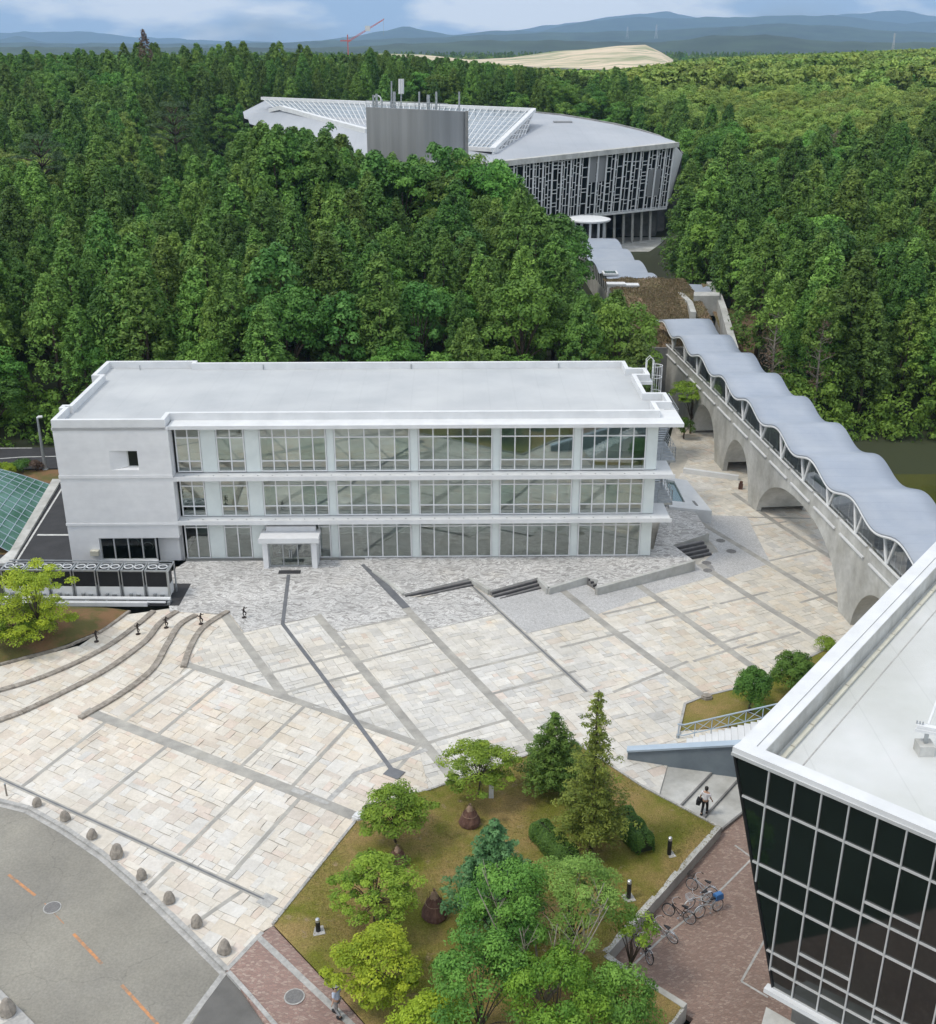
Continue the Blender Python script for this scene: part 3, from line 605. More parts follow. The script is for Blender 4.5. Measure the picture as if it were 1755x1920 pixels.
for q, c in stones:
    m_ = (sum(p[0] for p in q)/len(q), sum(p[1] for p in q)/len(q))
    d2 = m_[0]**2 + m_[1]**2; keep.append((abs(area(q)) / d2, q, panel_tint(m_[0], m_[1], c)))
keep.sort(key=lambda t: -t[0])
big = MB()
for k, (_, q, c) in enumerate(keep):
    dz = rng.uniform(-0.004, 0.004)
    if k < 300:
        m1 = MB(); stone_mesh(m1, q, c, dz); o = m1.obj('flagstone', M['stone'], plaza)
    else: stone_mesh(big, q, c, dz)
tag(big.obj('flagstone_field', M['stone'], plaza), kind='stuff')

# grey bands between the flagstone fields
def strip(name, px, w, mat, up=0.010, parent=plaza, sub=6):
    P = [GP(*p) for p in px]; mb = MB(); Q = []
    for a, b in zip(P, P[1:]):
        for k in range(sub): Q.append(a.lerp(b, k / sub))
    Q.append(P[-1]); n = len(Q)
    L = []; Rr = []
    for k in range(n):
        d = (Q[min(k+1, n-1)] - Q[max(k-1, 0)]); d.z = 0; d.normalize(); r = Vector((d.y, -d.x, 0)) * w / 2
        for lst, s in ((L, -1), (Rr, 1)):
            p = Q[k] + r * s; lst.append((p.x, p.y, zp(p.x, p.y) + up))
    i = mb.addv(L + Rr)
    for k in range(n - 1): mb.face(i+n+k, i+n+k+1, i+k+1, i+k)
    j = mb.addv([(p[0], p[1], p[2] - 0.03) for p in L + Rr])
    for k in range(n - 1):
        mb.face(i+k, i+k+1, j+k+1, j+k); mb.face(j+n+k, j+n+k+1, i+n+k+1, i+n+k)
    mb.face(i, j, j+n, i+n); mb.face(j+n-1, i+n-1, i+2*n-1, j+2*n-1)
    return mb.obj(name, M[mat], parent)
U1 = 0.010
for px, w in [([(420,1152),(533,1306)],0.62),([(595,1154),(815,1417),(850,1460)],0.62),([(760,1140),(1000,1388)],0.62),([(1046,1100),(1150,1183),(1322,1308)],0.60),
              ([(1180,1085),(1415,1253)],0.60),([(1312,1058),(1440,1140),(1545,1203)],0.60),([(1300,972),(1446,1060),(1590,1146)],0.55),([(1375,925),(1467,988),(1560,1046)],0.5)]:
    strip('paving_band', px, w, 'band', U1)
def cross(rows):
    for a, b in rows: strip('paving_band', [a, b], 0.24, 'band', U1 - 0.005)
cross([((448,1187),(602,1152)),((626,1185),(776,1154)),((795,1182),(942,1148)),((985,1187),(1105,1159)),((1130,1152),(1235,1128)),((490,1266),(662,1225)),((670,1242),(826,1201)),((870,1257),(1025,1219)),((1050,1214),(1180,1183)),
       ((1210,1168),(1330,1138)),((1350,1132),(1440,1110)),((530,1300),(690,1258)),((710,1296),(872,1251)),((915,1303),(1080,1258)),((1150,1298),(1290,1240)),((1300,1240),(1400,1208)),((1330,1212),(1420,1186)),
       ((655,1342),(740,1316)),((790,1396),(965,1345)),((1400,1215),(1500,1185)),((1440,1052),(1530,1032)),((1380,990),(1475,978)),((1310,968),(1520,972)),((1500,1130),(1570,1110))])
strip('paving_band', [(345,1244),(783,1395)], 0.55, 'band', U1 + 0.006)
strip('paving_band', [(160,1332),(664,1530)], 0.72, 'band', U1 + 0.003)
for a, b in [((40,1476),(203,1350)),((156,1525),(316,1396)),((335,1604),(482,1460)),((423,1651),(565,1493)),((233,1353),(365,1254)),((293,1380),(425,1271)),((448,1441),(571,1324)),((544,1479),(662,1352)),((740,1447),(790,1392)),((268,1674),(326,1616)),((352,1740),(455,1670))]:
    strip('paving_band', [a, b], 0.24, 'band', U1 - 0.003)
strip('border_paving_strip', [(548,1480),(612,1505),(668,1450),(800,1405)], 0.35, 'kerb', U1 + 0.002)
strip('drain_channel', [(-330,1310),(0,1460),(250,1573),(495,1686)], 0.28, 'band', U1 + 0.004)
strip('drain_grate', [(-330,1310),(0,1460),(250,1573),(495,1686)], 0.09, 'banddark', U1 + 0.009)
mb = MB(); c = GP(501,1688); d = Vector((math.cos(D_ANG), math.sin(D_ANG), 0)); e = Vector((-d.y, d.x, 0))
mb.prism([c + d*a*.38 + e*b*.38 for a, b in ((-1,-1),(1,-1),(1,1),(-1,1))], 0.0, 0.016); mb.obj('drain_cover', M['kerb'], plaza)
strip('guide_strip', [(541,1078),(530,1170),(739,1449)], 0.27, 'banddark', U1 + 0.012)
strip('paving_band', [(683,1058),(762,1140)], 0.62, 'banddark', U1 + 0.012)
strip('drain_channel', [(884,1098),(1100,1297)], 0.36, 'band', U1 + 0.003); strip('drain_grate', [(884,1098),(1100,1297)], 0.13, 'banddark', U1 + 0.008)
mb = MB(); c = GP(739,1450); mb.prism([c + d*a*.5 + e*b*.4 for a, b in ((-1,-1),(1,-1),(1,1),(-1,1))], 0.0, 0.03); mb.obj('drain_cover', M['banddark'], plaza)

# fine setts near the building and on the right
def sheet(name, px, mat, up, sub=True, z=None, parent=None):
    P = [GP(*p) if z is None else G(p[0], p[1], z) for p in px]
    bm = bmesh.new(); vs = [bm.verts.new((p.x, p.y, p.z + up)) for p in P]; f = bm.faces.new(vs)
    if f.normal.z < 0 or (f.normal_update() or f.normal.z < 0): f.normal_flip()
    bmesh.ops.triangulate(bm, faces=bm.faces[:])
    me = bpy.data.meshes.new(name); bm.to_mesh(me); bm.free(); me.materials.append(M[mat])
    o = link(name, me, parent); return o
struct(sheet('sett_paving', [(312,1078),(350,1052),(684,1050),(760,1117),(790,1122),(882,1094),(935,1150),(808,1180),(771,1156),(634,1184),(594,1154),(458,1186),(432,1152),(318,1147)], 'setts', 0.006))
struct(sheet('fine_sett_paving', [(884,1098),(920,1120),(1015,1094),(1030,1110),(1100,1096),(1118,1110),(1302,1058),(1336,1060),(1345,1078),(1200,1122),(1100,1160),(990,1187),(935,1150)], 'settsfine', 0.006))
strip('paving_band', [(1268,962),(1300,995),(1338,1036)], 0.9, 'band', 0.03)
struct(sheet('fine_sett_paving', [(1285,965),(1400,968),(1445,1056),(1352,1088),(1312,1060),(1345,1030)], 'settsfine', 0.006))

# ---------------------------------------------------------------- terrace in front of the white building, its walls and flights of steps
TERR = [(684,1040),(684,1059),(757,1114),(880,1085),(918,1108),(1008,1083),(1028,1104),(1100,1082),(1122,1088),(1117,1103),(1302,1052),(1262,1022),(1330,1000),(1300,955),(1245,950),(1225,1030)]
TW = [G(p[0], p[1], 0.004) for p in TERR]
mb = MB(); mb.prism([(p.x, p.y) for p in TW], -1.4, 0.004)
terr = struct(mb.obj('terrace', M['concrete']))
o = sheet('sett_paving', [(p[0], p[1]) for p in TERR], 'setts', 0.009, z=0.0); struct(o)
def coping(px, w=0.28):
    mb = MB(); P = [G(*p, 0.0) for p in px]
    for a, b in zip(P, P[1:]): mb.bar((a.x, a.y, -0.62), (b.x, b.y, -0.62), w, 1.38)
    return mb.obj('retaining_wall', M['concrete'], terr)
coping([(700,1071),(757,1113)]); coping([(882,1085),(918,1107)]); coping([(1010,1086),(1028,1104),(1099,1082)]); coping([(1118,1103),(1302,1052)])
def steps(px_a, px_b, n, run, label, drop):
    a, b = G(*px_a, 0), G(*px_b, 0); d = (b - a); L = d.length; ang = math.atan2(d.y, d.x)
    t = thing('steps', label, 'steps', (a.x, a.y, 0.0), ang)
    for k in range(n):
        z1 = -drop * (k + 0.5) / n; 
        mb = MB(); mb.box(0, L, -run*(k+1), -run*k - 0.02*(k > 0), z1 - 0.6, z1); tr = mb.obj('tread', M['stepside'], t)
        mb = MB(); mb.box(0, L, -run*(k+1) - 0.012, -run*(k+1) + 0.13, z1 + 0.002, z1 + 0.014); mb.obj('nosing', M['darkstep'], tr)
        mb = MB(); mb.box(0, L, -run*(k+1) - 0.016, -run*(k+1) - 0.004, z1 - drop/n, z1 + 0.014); mb.obj('riser', M['darkstep'], tr)
steps((757,1113),(880,1086), 2, 0.34, 'long flight of two dark steps below the glazed front of the white building', 0.26)
steps((918,1107),(1008,1083), 3, 0.34, 'flight of three dark steps beside the slanting plaza wall', 0.42)
steps((1099,1082),(1120,1076), 4, 0.3, 'short narrow dark steps cut into the terrace wall', 0.55)
steps((1264,1022),(1316,1011), 4, 0.36, 'dark steps at the right end of the terrace near the manhole covers', 0.8)

# manhole covers
def manhole(px, r, label, cat='manhole cover', z=None, mat='manhole', group=None):
    c = GP(*px) if z is None else G(*px, z)
    t = thing('manhole_cover', label, cat, c, 0, group)
    mb = MB(); mb.lathe([(r,0.0),(r,0.022),(r*0.97,0.024)], 28); mb.obj('rim', M['kerb'], t)
    mb = MB(); mb.lathe([(r*.88,0.0),(r*.88,0.028),(r*.86,0.03)], 28); mb.obj('lid', M[mat], t)
manhole((1351,1014), 0.42, 'manhole cover on fine paving, first below the dark right-hand steps')
manhole((1371,1034), 0.46, 'manhole cover on fine paving closest to the bridge')
manhole((1325,1056), 0.42, 'manhole cover just beyond the corner of the terrace wall')
manhole((1327,1070), 0.42, 'manhole cover at the edge of the tan flagstones below the terrace corner')
manhole((552,1869), 0.45, 'grey manhole cover set in the brick pavement')
# ---------------------------------------------------------------- curved stone step edges on the left
arcs = [([(-260,1298),(-120,1275),(0,1247),(114,1217),(150,1203),(185,1188),(215,1168),(243,1147)],0.22,'outermost'),
        ([(-260,1360),(0,1296),(114,1257),(200,1214),(256,1174),(288,1147)],0.40,'second'),
        ([(-260,1440),(0,1352),(60,1328),(114,1302),(200,1257),(271,1205),(300,1170),(332,1147)],0.42,'third'),
        ([(150,1348),(228,1302),(285,1257),(313,1211),(336,1174),(368,1154)],0.42,'fourth'),
        ([(344,1252),(359,1211),(382,1177),(428,1147)],0.40,'innermost')]
for px, w, nm in arcs:
    P = [G(*p, 0.0) for p in px]; Q = []
    for k in range(len(P) - 1):              # smooth through the points
        p0, p1, p2, p3 = P[max(k-1,0)], P[k], P[k+1], P[min(k+2,len(P)-1)]
        for s in range(6):
            u = s / 6; Q.append(0.5*((2*p1) + (p2-p0)*u + (2*p0-5*p1+4*p2-p3)*u*u + (3*p1-p0-3*p2+p3)*u**3))
    Q.append(P[-1])
    mid = Q[len(Q)//2]; t = thing('curved_step_edge', f'{nm} of the curved brown stone step edges sweeping across the plaza', 'stone step', (mid.x, mid.y, 0), 0, 'curved stone step edges')
    rl = 0
    for k in range(len(Q) - 1):
        a, b = Q[k], Q[k+1]; d_ = (b - a); d_.z = 0; r_ = Vector((d_.y, -d_.x, 0)).normalized() * w / 2
        g = d_.normalized() * 0.008; zt = 0.13 + rng.uniform(-0.008, 0.008)
        mb = MB(); mb.prism([(p.x - mid.x, p.y - mid.y) for p in (a + r_ + g, b + r_ - g, b - r_ - g, a - r_ + g)], 0.0, zt); mb.obj('stone', M['riser'], t)
# ---------------------------------------------------------------- planter with soil on the left
mb = MB(); P = [G(*p) for p in [(-260,1296),(-120,1273),(0,1245),(114,1215),(185,1186),(215,1166),(240,1147),(200,1142),(140,1140),(0,1137),(-260,1140)]]
cx_ = sum(p.x for p in P)/len(P); cy_ = sum(p.y for p in P)/len(P)
ring = [(p.x, p.y, 0.12) for p in P]; i = mb.addv(ring); r2 = mb.addv([(cx_+(p.x-cx_)*.6, cy_+(p.y-cy_)*.6, 0.5) for p in P]); cc_ = mb.addv([(cx_, cy_, 0.62)]); n = len(P)
for k in range(n):
    l = (k+1) % n; mb.face(i+k, r2+k, r2+l, i+l); mb.face(r2+k, cc_, r2+l)
for q in range(len(mb.f)): mb.f[q] = mb.f[q][::-1]
struct(mb.obj('soil_bed', M['soil'], smooth=True))

# ---------------------------------------------------------------- lawn, its kerb, brick pavements, road
def offset_strip(px, w, h, z0, mat, parent, name, inset=0.0):
    P = [GP(*p) for p in px]
    for a, b in zip(P, P[1:]):
        d_ = (b - a); L = d_.length; nseg = max(1, int(L / 1.2)); u = d_.normalized(); r_ = Vector((u.y, -u.x, 0)) * w / 2
        for k in range(nseg):
            s, e_ = a + u * (L * k / nseg + 0.004), a + u * (L * (k+1) / nseg - 0.004)
            mb = MB(); mb.prism([(q.x, q.y, zp(q.x, q.y)) for q in (s + r_, e_ + r_, e_ - r_, s - r_)], z0, h + rng.uniform(-.004, .004)); mb.obj(name, M[mat], parent)
bm = bmesh.new(); vs = [bm.verts.new((p.x, p.y, p.z + 0.09)) for p in LAWN]; f = bm.faces.new(vs); f.normal_update()
if f.normal.z < 0: f.normal_flip()
bmesh.ops.triangulate(bm, faces=bm.faces[:]); me = bpy.data.meshes.new('lawn'); 
for _ in range(4): bmesh.ops.subdivide_edges(bm, edges=bm.edges[:], cuts=1, use_grid_fill=True)
for v in bm.verts: v.co.z += 0.05 * math.sin(v.co.x * 0.9) * math.sin(v.co.y * 0.7 + 1)* (0 if v.is_boundary else 1) + (0 if v.is_boundary else 0.06)
bm.to_mesh(me); bm.free(); me.materials.append(M['lawn']); lawn = struct(link('lawn', me)); me.shade_smooth()
offset_strip(LAWN_PX[:8], 0.14, 0.16, -0.3, 'kerb', lawn, 'kerb_stone')
BRZ = -1.10                               # brick yard by the black building lies lower
P = [GP(*p) for p in LAWN_PX[7:13]]
for a, b in zip(P, P[1:]):
    d_ = b - a; L = d_.length; u = d_.normalized(); r_ = Vector((u.y, -u.x, 0)); nseg = max(1, int(L/2.0))
    for k in range(nseg):
        s, e_ = a + u*(L*k/nseg + .004), a + u*(L*(k+1)/nseg - .004)
        mb = MB(); mb.prism([(q.x, q.y) for q in (s + r_*.0, e_ + r_*.0, e_ + r_*.3, s + r_*.3)], BRZ - 0.2, zp(s.x, s.y) + 0.17 + rng.uniform(-.004,.004)); mb.obj('yard_wall_block', M['concrete'], lawn)
mb = MB(); mb.prism([(p.x, p.y) for p in [G(q[0], q[1], BRZ) for q in [(1352,1556),(1128,1810),(1158,1822),(1300,1910),(1240,2000),(1150,2120),(1100,4200),(2600,4200),(2100,1900),(1900,1480),(1500,1420)]]], BRZ - 0.3, BRZ)
yard = struct(mb.obj('brick_yard', M['brick']))
for px, w in [([(1160,1835),(1240,1760),(1330,1690),(1420,1600)],0.10),([(1455,1725),(1390,1840),(1440,1870)],0.10),([(1378,1585),(1440,1630)],0.10)]:
    mb = MB(); P = [G(*p, BRZ) for p in px]
    for a, b in zip(P, P[1:]): mb.bar((a.x,a.y,BRZ+.001), (b.x,b.y,BRZ+.001), w, 0.02)
    mb.obj('paving_line', M['kerb'], yard)
# broad steps down to the yard
STP = [((1252,1432),(1235,1493)),((1334,1449),(1274,1512)),((1385,1460),(1317,1535)),((1420,1500),(1351,1556))]
top = [GP(*p) for p in ((1178,1425),(1200,1476))]
for k in range(3):
    a0, b0 = STP[k]; a1, b1 = STP[k+1]; z = -0.68 - 0.12 * k
    A0, B0, A1, B1 = G(*a0, z), G(*b0, z), G(*a1, z), G(*b1, z)
    e0 = (B0 - A0).normalized(); e1 = (B1 - A1).normalized()
    mb = MB(); mb.prism([(p.x, p.y) for p in (A0 - e0*.6, B0, B1, A1 - e1*.6)], z - 0.6, z); tr = mb.obj('step_tread', M['concrete'], yard)
    mb = MB(); mb.bar((A1.x, A1.y, z + .004), (B1.x, B1.y, z + .004), 0.10, 0.02); mb.obj('step_nosing', M['stepside'], tr)

# left brick pavement + road
road_px = [(-700,1440),(-330,1462)] + KERB[1:] + [(360,1920),(300,2000),(100,2300),(-700,2300)]
RZ = -0.14
def RG(p): return G(p[0], p[1], RZ)
P = [RG(p) for p in road_px]
mb = MB(); mb.poly([(p.x, p.y, RZ) for p in P[::1]])
if sum(P[k].x*P[(k+1)%len(P)].y - P[(k+1)%len(P)].x*P[k].y for k in range(len(P))) < 0: mb.f[0] = mb.f[0][::-1]
road = struct(mb.obj('road', M['asphalt']))
mb = MB(); mb.poly([RG(p) for p in [(423,1819),(360,1920),(300,2000),(560,2000),(440,1838)]][::1]); mb.v = [(v[0], v[1], RZ - 0.003) for v in mb.v]
side = struct(mb.obj('side_road', M['asphalt_mid']))
if side.data.polygons[0].normal.z < 0: side.data.flip_normals()
mb = MB(); a, b = RG((425,1818)), RG((330,1945)); mb.bar((a.x,a.y,RZ-.003), (b.x,b.y,RZ-.003), 0.28, 0.02); mb.obj('edge_stone', M['kerb'], road)
# kerb along the curve
for a, b in zip(KERBW, KERBW[1:]):
    d_ = b - a; L = d_.length; u = d_.normalized(); r_ = Vector((u.y, -u.x, 0)); ns = max(1, round(L / 1.0))
    for k in range(ns):
        s, e_ = a + u*(L*k/ns + .005), a + u*(L*(k+1)/ns - .005)
        mb = MB(); mb.prism([(q.x, q.y) for q in (s + r_*.02, e_ + r_*.02, e_ - r_*.20, s - r_*.20)], -0.3, 0.014 + rng.uniform(-.004,.004)); mb.obj('kerb_stone', M['kerb'], plaza)
        mb = MB(); mb.prism([(q.x, q.y) for q in (s + r_*.024, e_ + r_*.024, e_ + r_*.26, s + r_*.26)], -0.3, RZ + 0.010); mb.obj('gutter_slab', M['kerb'], road)
for a, b in [((16,1640),(66,1679)),((138,1751),(191,1807)),((228,1847),(296,1921)),((-60,1578),(-20,1610)),((84,1694),(120,1732))]:
    mb = MB(); p, q = RG(a), RG(b); w = 0.14 if a[0] != 84 else 0.05
    mb.bar((p.x,p.y,RZ-.004), (q.x,q.y,RZ-.004), w, 0.016); mb.obj('orange_dash', M['lineorange'], road)
manhole((98,1702), 0.42, 'round manhole cover in the grey road beside the orange dashes', z=RZ)
# pavement in the lower left corner
mb = MB(); mb.prism([(p.x, p.y) for p in [RG(p) for p in [(-400,1700),(-20,1838),(62,1920),(160,2040),(100,2300),(-400,2300)]]], -0.3, 0.0); pv = struct(mb.obj('pavement', M['kerb']))
for k, q in enumerate(flagstones([RG(p) for p in [(-400,1716),(-24,1852),(46,1928),(140,2050),(80,2280),(-400,2280)]], R(-40), 0.45, 31, 0.1)):
    mb = MB(); mb.col = tint(PAL_W, rng); mb.prism(q, -0.02, 0.012); mb.obj('flagstone', M['stone'], pv) if k < 140 else None
# brick pavement
BP = [(440,1838),(425,1820),(492,1750),(512,1736),(640,1872),(700,1940),(760,2010),(560,2010)]
P = [GP(*p) for p in BP]; mb = MB(); mb.prism([(p.x, p.y, p.z) for p in P], -0.3, 0.006); bpv = struct(mb.obj('brick_pavement', M['brickl']))
offset_strip([(484,1757),(570,1838),(668,1930),(720,1985)], 0.30, 0.016, -0.05, 'kerb', bpv, 'strip_slab')
offset_strip([(428,1822),(470,1868),(540,1950),(570,1990)], 0.20, 0.03, -0.3, 'kerb', bpv, 'kerb_stone')
offset_strip([(425,1819),(492,1748)], 0.20, 0.02, -0.3, 'kerb', bpv, 'kerb_stone')
# small lawn at right with the shrubs
mb = MB(); mb.prism([(p.x, p.y) for p in [G(q[0], q[1], -0.7) for q in [(1272,1372),(1285,1322),(1322,1308),(1420,1285),(1560,1215),(1640,1235),(1500,1390),(1400,1360)]]], -1.2, -0.62)
struct(mb.obj('grass_bed', M['lawn']))
offset_strip([(1270,1384),(1284,1322),(1322,1307),(1420,1284),(1560,1213)], 0.16, 0.14, -0.3, 'kerb', plaza, 'kerb_stone')
# ================================================================ white three-storey building (local frame: x along the front, y into depth)
wb = thing('white_building', 'three-storey white building with long glazed front and flat pale roof', 'building', (-31.75,79.7,0), R(0.9))
# --- solid left block, its front built round the openings
mb = MB()
X0, X1, YB = 0.6, 9.2, 16.2
ops = [(5.82,6.72,8.1,9.5),(2.9,7.3,0.35,2.3),(7.3,9.2,0.0,2.3)]
def wall_with_openings(mb, x0, x1, z0, z1, y0, y1, ops):
    xs_ = sorted({x0, x1, *[o[0] for o in ops], *[o[1] for o in ops]}); zs_ = sorted({z0, z1, *[o[2] for o in ops], *[o[3] for o in ops]})
    for a, b in zip(xs_, xs_[1:]):
        run = None
        for c, d in zip(zs_, zs_[1:]):
            hole = any(o[0] - 1e-6 <= a and b <= o[1] + 1e-6 and o[2] - 1e-6 <= c and d <= o[3] + 1e-6 for o in ops)
            if hole:
                if run: mb.box(a, b, y0, y1, run[0], run[1]); run = None
            else: run = (run[0], d) if run else (c, d)
        if run: mb.box(a, b, y0, y1, run[0], run[1])
mb2 = MB(); wall_with_openings(mb2, X0, X1, 0, 3.46, 0.14, 0.44, ops[1:]); mb2.obj('wall', M['wall'], wb)
mb2 = MB(); mb2.box(X0, X1, 0.09, 0.44, 3.56, 7.36); mb2.obj('wall', M['wall'], wb)
mb2 = MB(); wall_with_openings(mb2, X0, X1, 7.56, 11.25, 0.05, 0.44, [(4.6,6.72,8.0,9.55)]); 
# splayed niche to the left of the small window
i = mb2.addv([(4.6,0.05,8.0),(5.82,0.42,8.15),(5.82,0.42,9.5),(4.6,0.05,9.55)]); mb2.face(i,i+1,i+2,i+3)
mb2.box(5.82,6.72,0.30,0.44,8.0,8.12); mb2.box(5.82,6.72,0.25,0.44,9.5,9.55)
mb2.poly([(4.6,0.05,8.0),(6.72,0.05,8.0),(6.72,0.42,8.12),(5.82,0.42,8.12)]); mb2.poly([(4.6,0.05,9.55),(5.82,0.42,9.5),(6.72,0.42,9.5),(6.72,0.05,9.55)])
mb2.obj('wall', M['wall'], wb)
for z0, z1, y in ((3.40,3.58,0.06),(7.34,7.58,0.02),(11.20,11.42,0.0)):
    mb2 = MB(); mb2.box(X0 - .05, X1 + .02, y, 0.40, z0, z1); mb2.obj('string_course', M['wall'], wb)
mb2 = MB(); mb2.box(X0, X0 + .3, 0.44, YB, 0, 11.3); mb2.box(X1 - .25, X1 - 0.003, 0.44, 1.3, 2.3, 11.2); mb2.box(X1 - .25, X1 - .003, 0.9, 1.3, 0, 2.3); mb2.obj('side_wall', M['wall'], wb)
mb2 = MB(); mb2.box(X0 + .3, 46.4, YB - .3, YB, 0, 11.3); mb2.obj('rear_wall', M['wall'], wb)
mb2 = MB(); mb2.box(46.15, 46.45, 2.2, YB - .3, 0, 11.3); mb2.obj('side_wall', M['wall'], wb)
mb2 = MB(); mb2.box(7.3, 9.2, 0.9, 1.2, 0, 2.3); mb2.obj('recess_wall', M['wall'], wb)
# windows of the block
def pane_mesh(w, h):
    k = (round(w, 3), round(h, 3))
    if k not in PANES:
        m_ = MB(); m_.box(0, k[0], -0.012, 0.012, 0, k[1]); PANES[k] = m_.mesh('pane', M['glass'])
    return PANES[k]
PANES = {}
def window(x0, x1, z0, z1, y, nx_, zs_, parent=wb, fw=0.095, fd=0.12, rot=0, name='window', matf='steel', extra=None):
    """frame mesh with its panes as children"""
    m_ = MB(); fx = [x0 + (x1-x0)*k/nx_ for k in range(nx_+1)]
    zz = [z0] + list(zs_) + [z1]
    m_.box(x0, x1, y - fd/2, y + fd/2, z0, z0 + fw); m_.box(x0, x1, y - fd/2, y + fd/2, z1 - fw, z1)
    for k, x in enumerate(fx):
        a = x if k == 0 else (x - fw if k == nx_ else x - fw/2)
        m_.box(a, a + fw, y - fd/2 - .003, y + fd/2 + .003, z0, z1)
    for z in zs_: m_.box(x0 + fw, x1 - fw, y - fd/2 + .004, y + fd/2 - .004, z - fw/2, z + fw/2)
    w_ = m_.obj(name, M[matf], parent)
    for k in range(nx_):
        for c, d in zip(zz, zz[1:]):
            p = link('pane', pane_mesh(fx[k+1]-fx[k]-0.02, d-c-0.02), w_, (fx[k]+.01, y, c+.01))
    return w_
window(2.9, 7.3, 0.35, 2.3, 0.34, 4, [], matf='aluminium')
w_ = window(5.82, 6.72, 8.12, 9.5, 0.46, 1, [], matf='aluminium')
for c_ in w_.children: c_.data = c_.data.copy(); c_.data.materials[0] = M['hallglass']
mb2 = MB(); mb2.box(2.6, 7.6, 1.2, 1.25, 0, 3.3); mb2.box(5.2,7.4,0.9,0.95,7.6,10.2); mb2.obj('painted_interior_shade', M['paintshade'], wb)  # thin black sheets paint the unlit room behind the two block windows
# desks glimpsed through the ground floor window
mb2 = MB()
for cx_, cz_ in ((5.3,1.5),(6.4,1.15)): mb2.torus((cx_, 1.15, cz_), (0,1,0.25), 0.38, 0.03, 24, 5)
mb2.obj('chair_hoop', M['galv'], wb)
# --- floors and interior of the glazed wing
for z in (0.02, 3.55, 7.2):
    mb2 = MB(); mb2.box(9.2, 46.15, 1.25, 15.9, z - 0.28 if z > 1 else -0.3, z); mb2.obj('floor', M['intfloor'], wb)
mb2 = MB(); mb2.box(9.2, 46.15, 1.0, 15.9, 10.95, 11.16); mb2.obj('ceiling', M['interior'], wb)
for z0, z1 in ((0.02,3.27),(3.55,6.92),(7.2,10.95)):
    mb2 = MB(); mb2.box(9.2, 46.15, 6.0, 6.2, z0, z1); 
    for x in (15.4, 27.6, 40.1): mb2.box(x, x + .15, 3.6, 6.0, z0, z1)
    mb2.obj('partition', M['interior'], wb)
cols = [11.9, 15.2, 21.18, 27.62, 33.95, 40.2, 45.75]
for z0, z1 in ((0.02,3.27),(3.55,6.92),(7.2,10.95)):
    for x in cols:
        mb2 = MB(); w_ = 1.05 if x in (11.9,) else (0.9 if x == 15.2 else 0.62)
        mb2.box(x - w_/2, x + w_/2, 1.26, 1.8, z0, z1); mb2.obj('column', M['white'], wb)
# furniture glimpses: dark beams under the ceilings
for z in (3.05, 6.7, 10.7):
    mb2 = MB()
    for y in (3.2, 5.6, 7.8): mb2.box(9.4, 46, y, y + .12, z, z + .1)
    mb2.obj('ceiling_rail', M['galv'], wb)
# --- window bays
BAYS = [(9.4,11.3,2),(12.5,14.65,2),(15.8,20.9,5),(21.5,27.3,5),(27.95,33.65,5),(34.25,39.9,5),(40.5,45.5,5)]
FL = [(0.06,3.3,[2.75]),(3.72,6.95,[6.25,4.55]),(7.42,11.02,[10.2,8.3])]
for fi, (z0, z1, zs_) in enumerate(FL):
    for bi, (x0, x1, n_) in enumerate(BAYS):
        if fi == 0 and bi == 2:       # beside the entrance
            window(19.95, 20.9, z0, z1, 1.15, 1, zs_); window(15.8, 16.2, z0, z1, 1.15, 1, zs_); continue
        window(x0, x1, z0, z1, 1.15, n_, zs_)
    for k, (a, b) in enumerate([(11.3,12.5),(14.65,15.8),(20.9,21.5),(27.3,27.95),(33.65,34.25),(39.9,40.5),(45.5,46.4)]):
        m_ = MB(); m_.box(a + .03, b - .03, 1.11 if k < 2 else 1.13, 1.24, z0, z1); m_.obj('facade_panel', M['palepanel'], wb)
    # glazed return at the right end
    m_ = MB(); m_.box(46.34, 46.4, 1.2, 2.2, z0, z0+.07); m_.box(46.34, 46.4, 1.2, 2.2, z1-.07, z1); w_ = m_.obj('window', M['steel'], wb)
    m_ = MB(); m_.box(46.36, 46.38, 1.2, 2.2, z0+.07, z1-.07); m_.obj('pane', M['glass'], w_)
# --- slabs, eave, roof and parapets
for z in (3.40, 7.06):
    mb2 = MB(); mb2.box(X1, 47.6, 0.12, 1.32, z, z + .26); mb2.box(46.46, 47.6, 1.32, 3.4, z, z + .26); sl_ = mb2.obj('floor_slab', M['white'], wb)
    mb2 = MB(); mb2.box(X1, 47.7, 0.06, 0.13, z - .02, z + .32); mb2.obj('slab_edge', M['white'], sl_)
    mb2 = MB()
    for k in range(33): mb2.box(9.9 + k*1.13, 10.0 + k*1.13, 0.45, 0.55, z + .26, z + .285)
    mb2.obj('slab_fixing', M['galv'], sl_)
mb2 = MB(); mb2.box(X1, 48.1, 0.15, 1.7, 11.17, 11.45); mb2.box(46.46, 48.1, 1.7, 6.3, 11.17, 11.45); mb2.box(46.46,47.6,11.6,14,11.17,11.45); mb2.obj('eave', M['white'], wb)
mb2 = MB(); mb2.prism([(0.6,0.05),(9.1,0.05),(9.1,1.65),(46.5,1.65),(46.5,YB),(0.6,YB)], 11.3, 11.46); mb2.obj('roof', M['roofdeck'], wb)
outline = [(0.6,0.0),(9.05,0.0),(9.05,1.6),(46.5,1.6),(46.5,3.85),(47.8,3.85),(47.8,6.5),(46.2,6.5),(46.2,11.7),(47.4,11.7),(47.4,13.9),(45.9,13.9),(45.9,16.25),(8.05,16.25),(8.05,16.9),(0.05,16.9),(0.05,12.2),(0.8,12.2),(0.8,3.9),(0.25,3.9),(0.25,3.0),(0.6,3.0)]
no_ = len(outline)
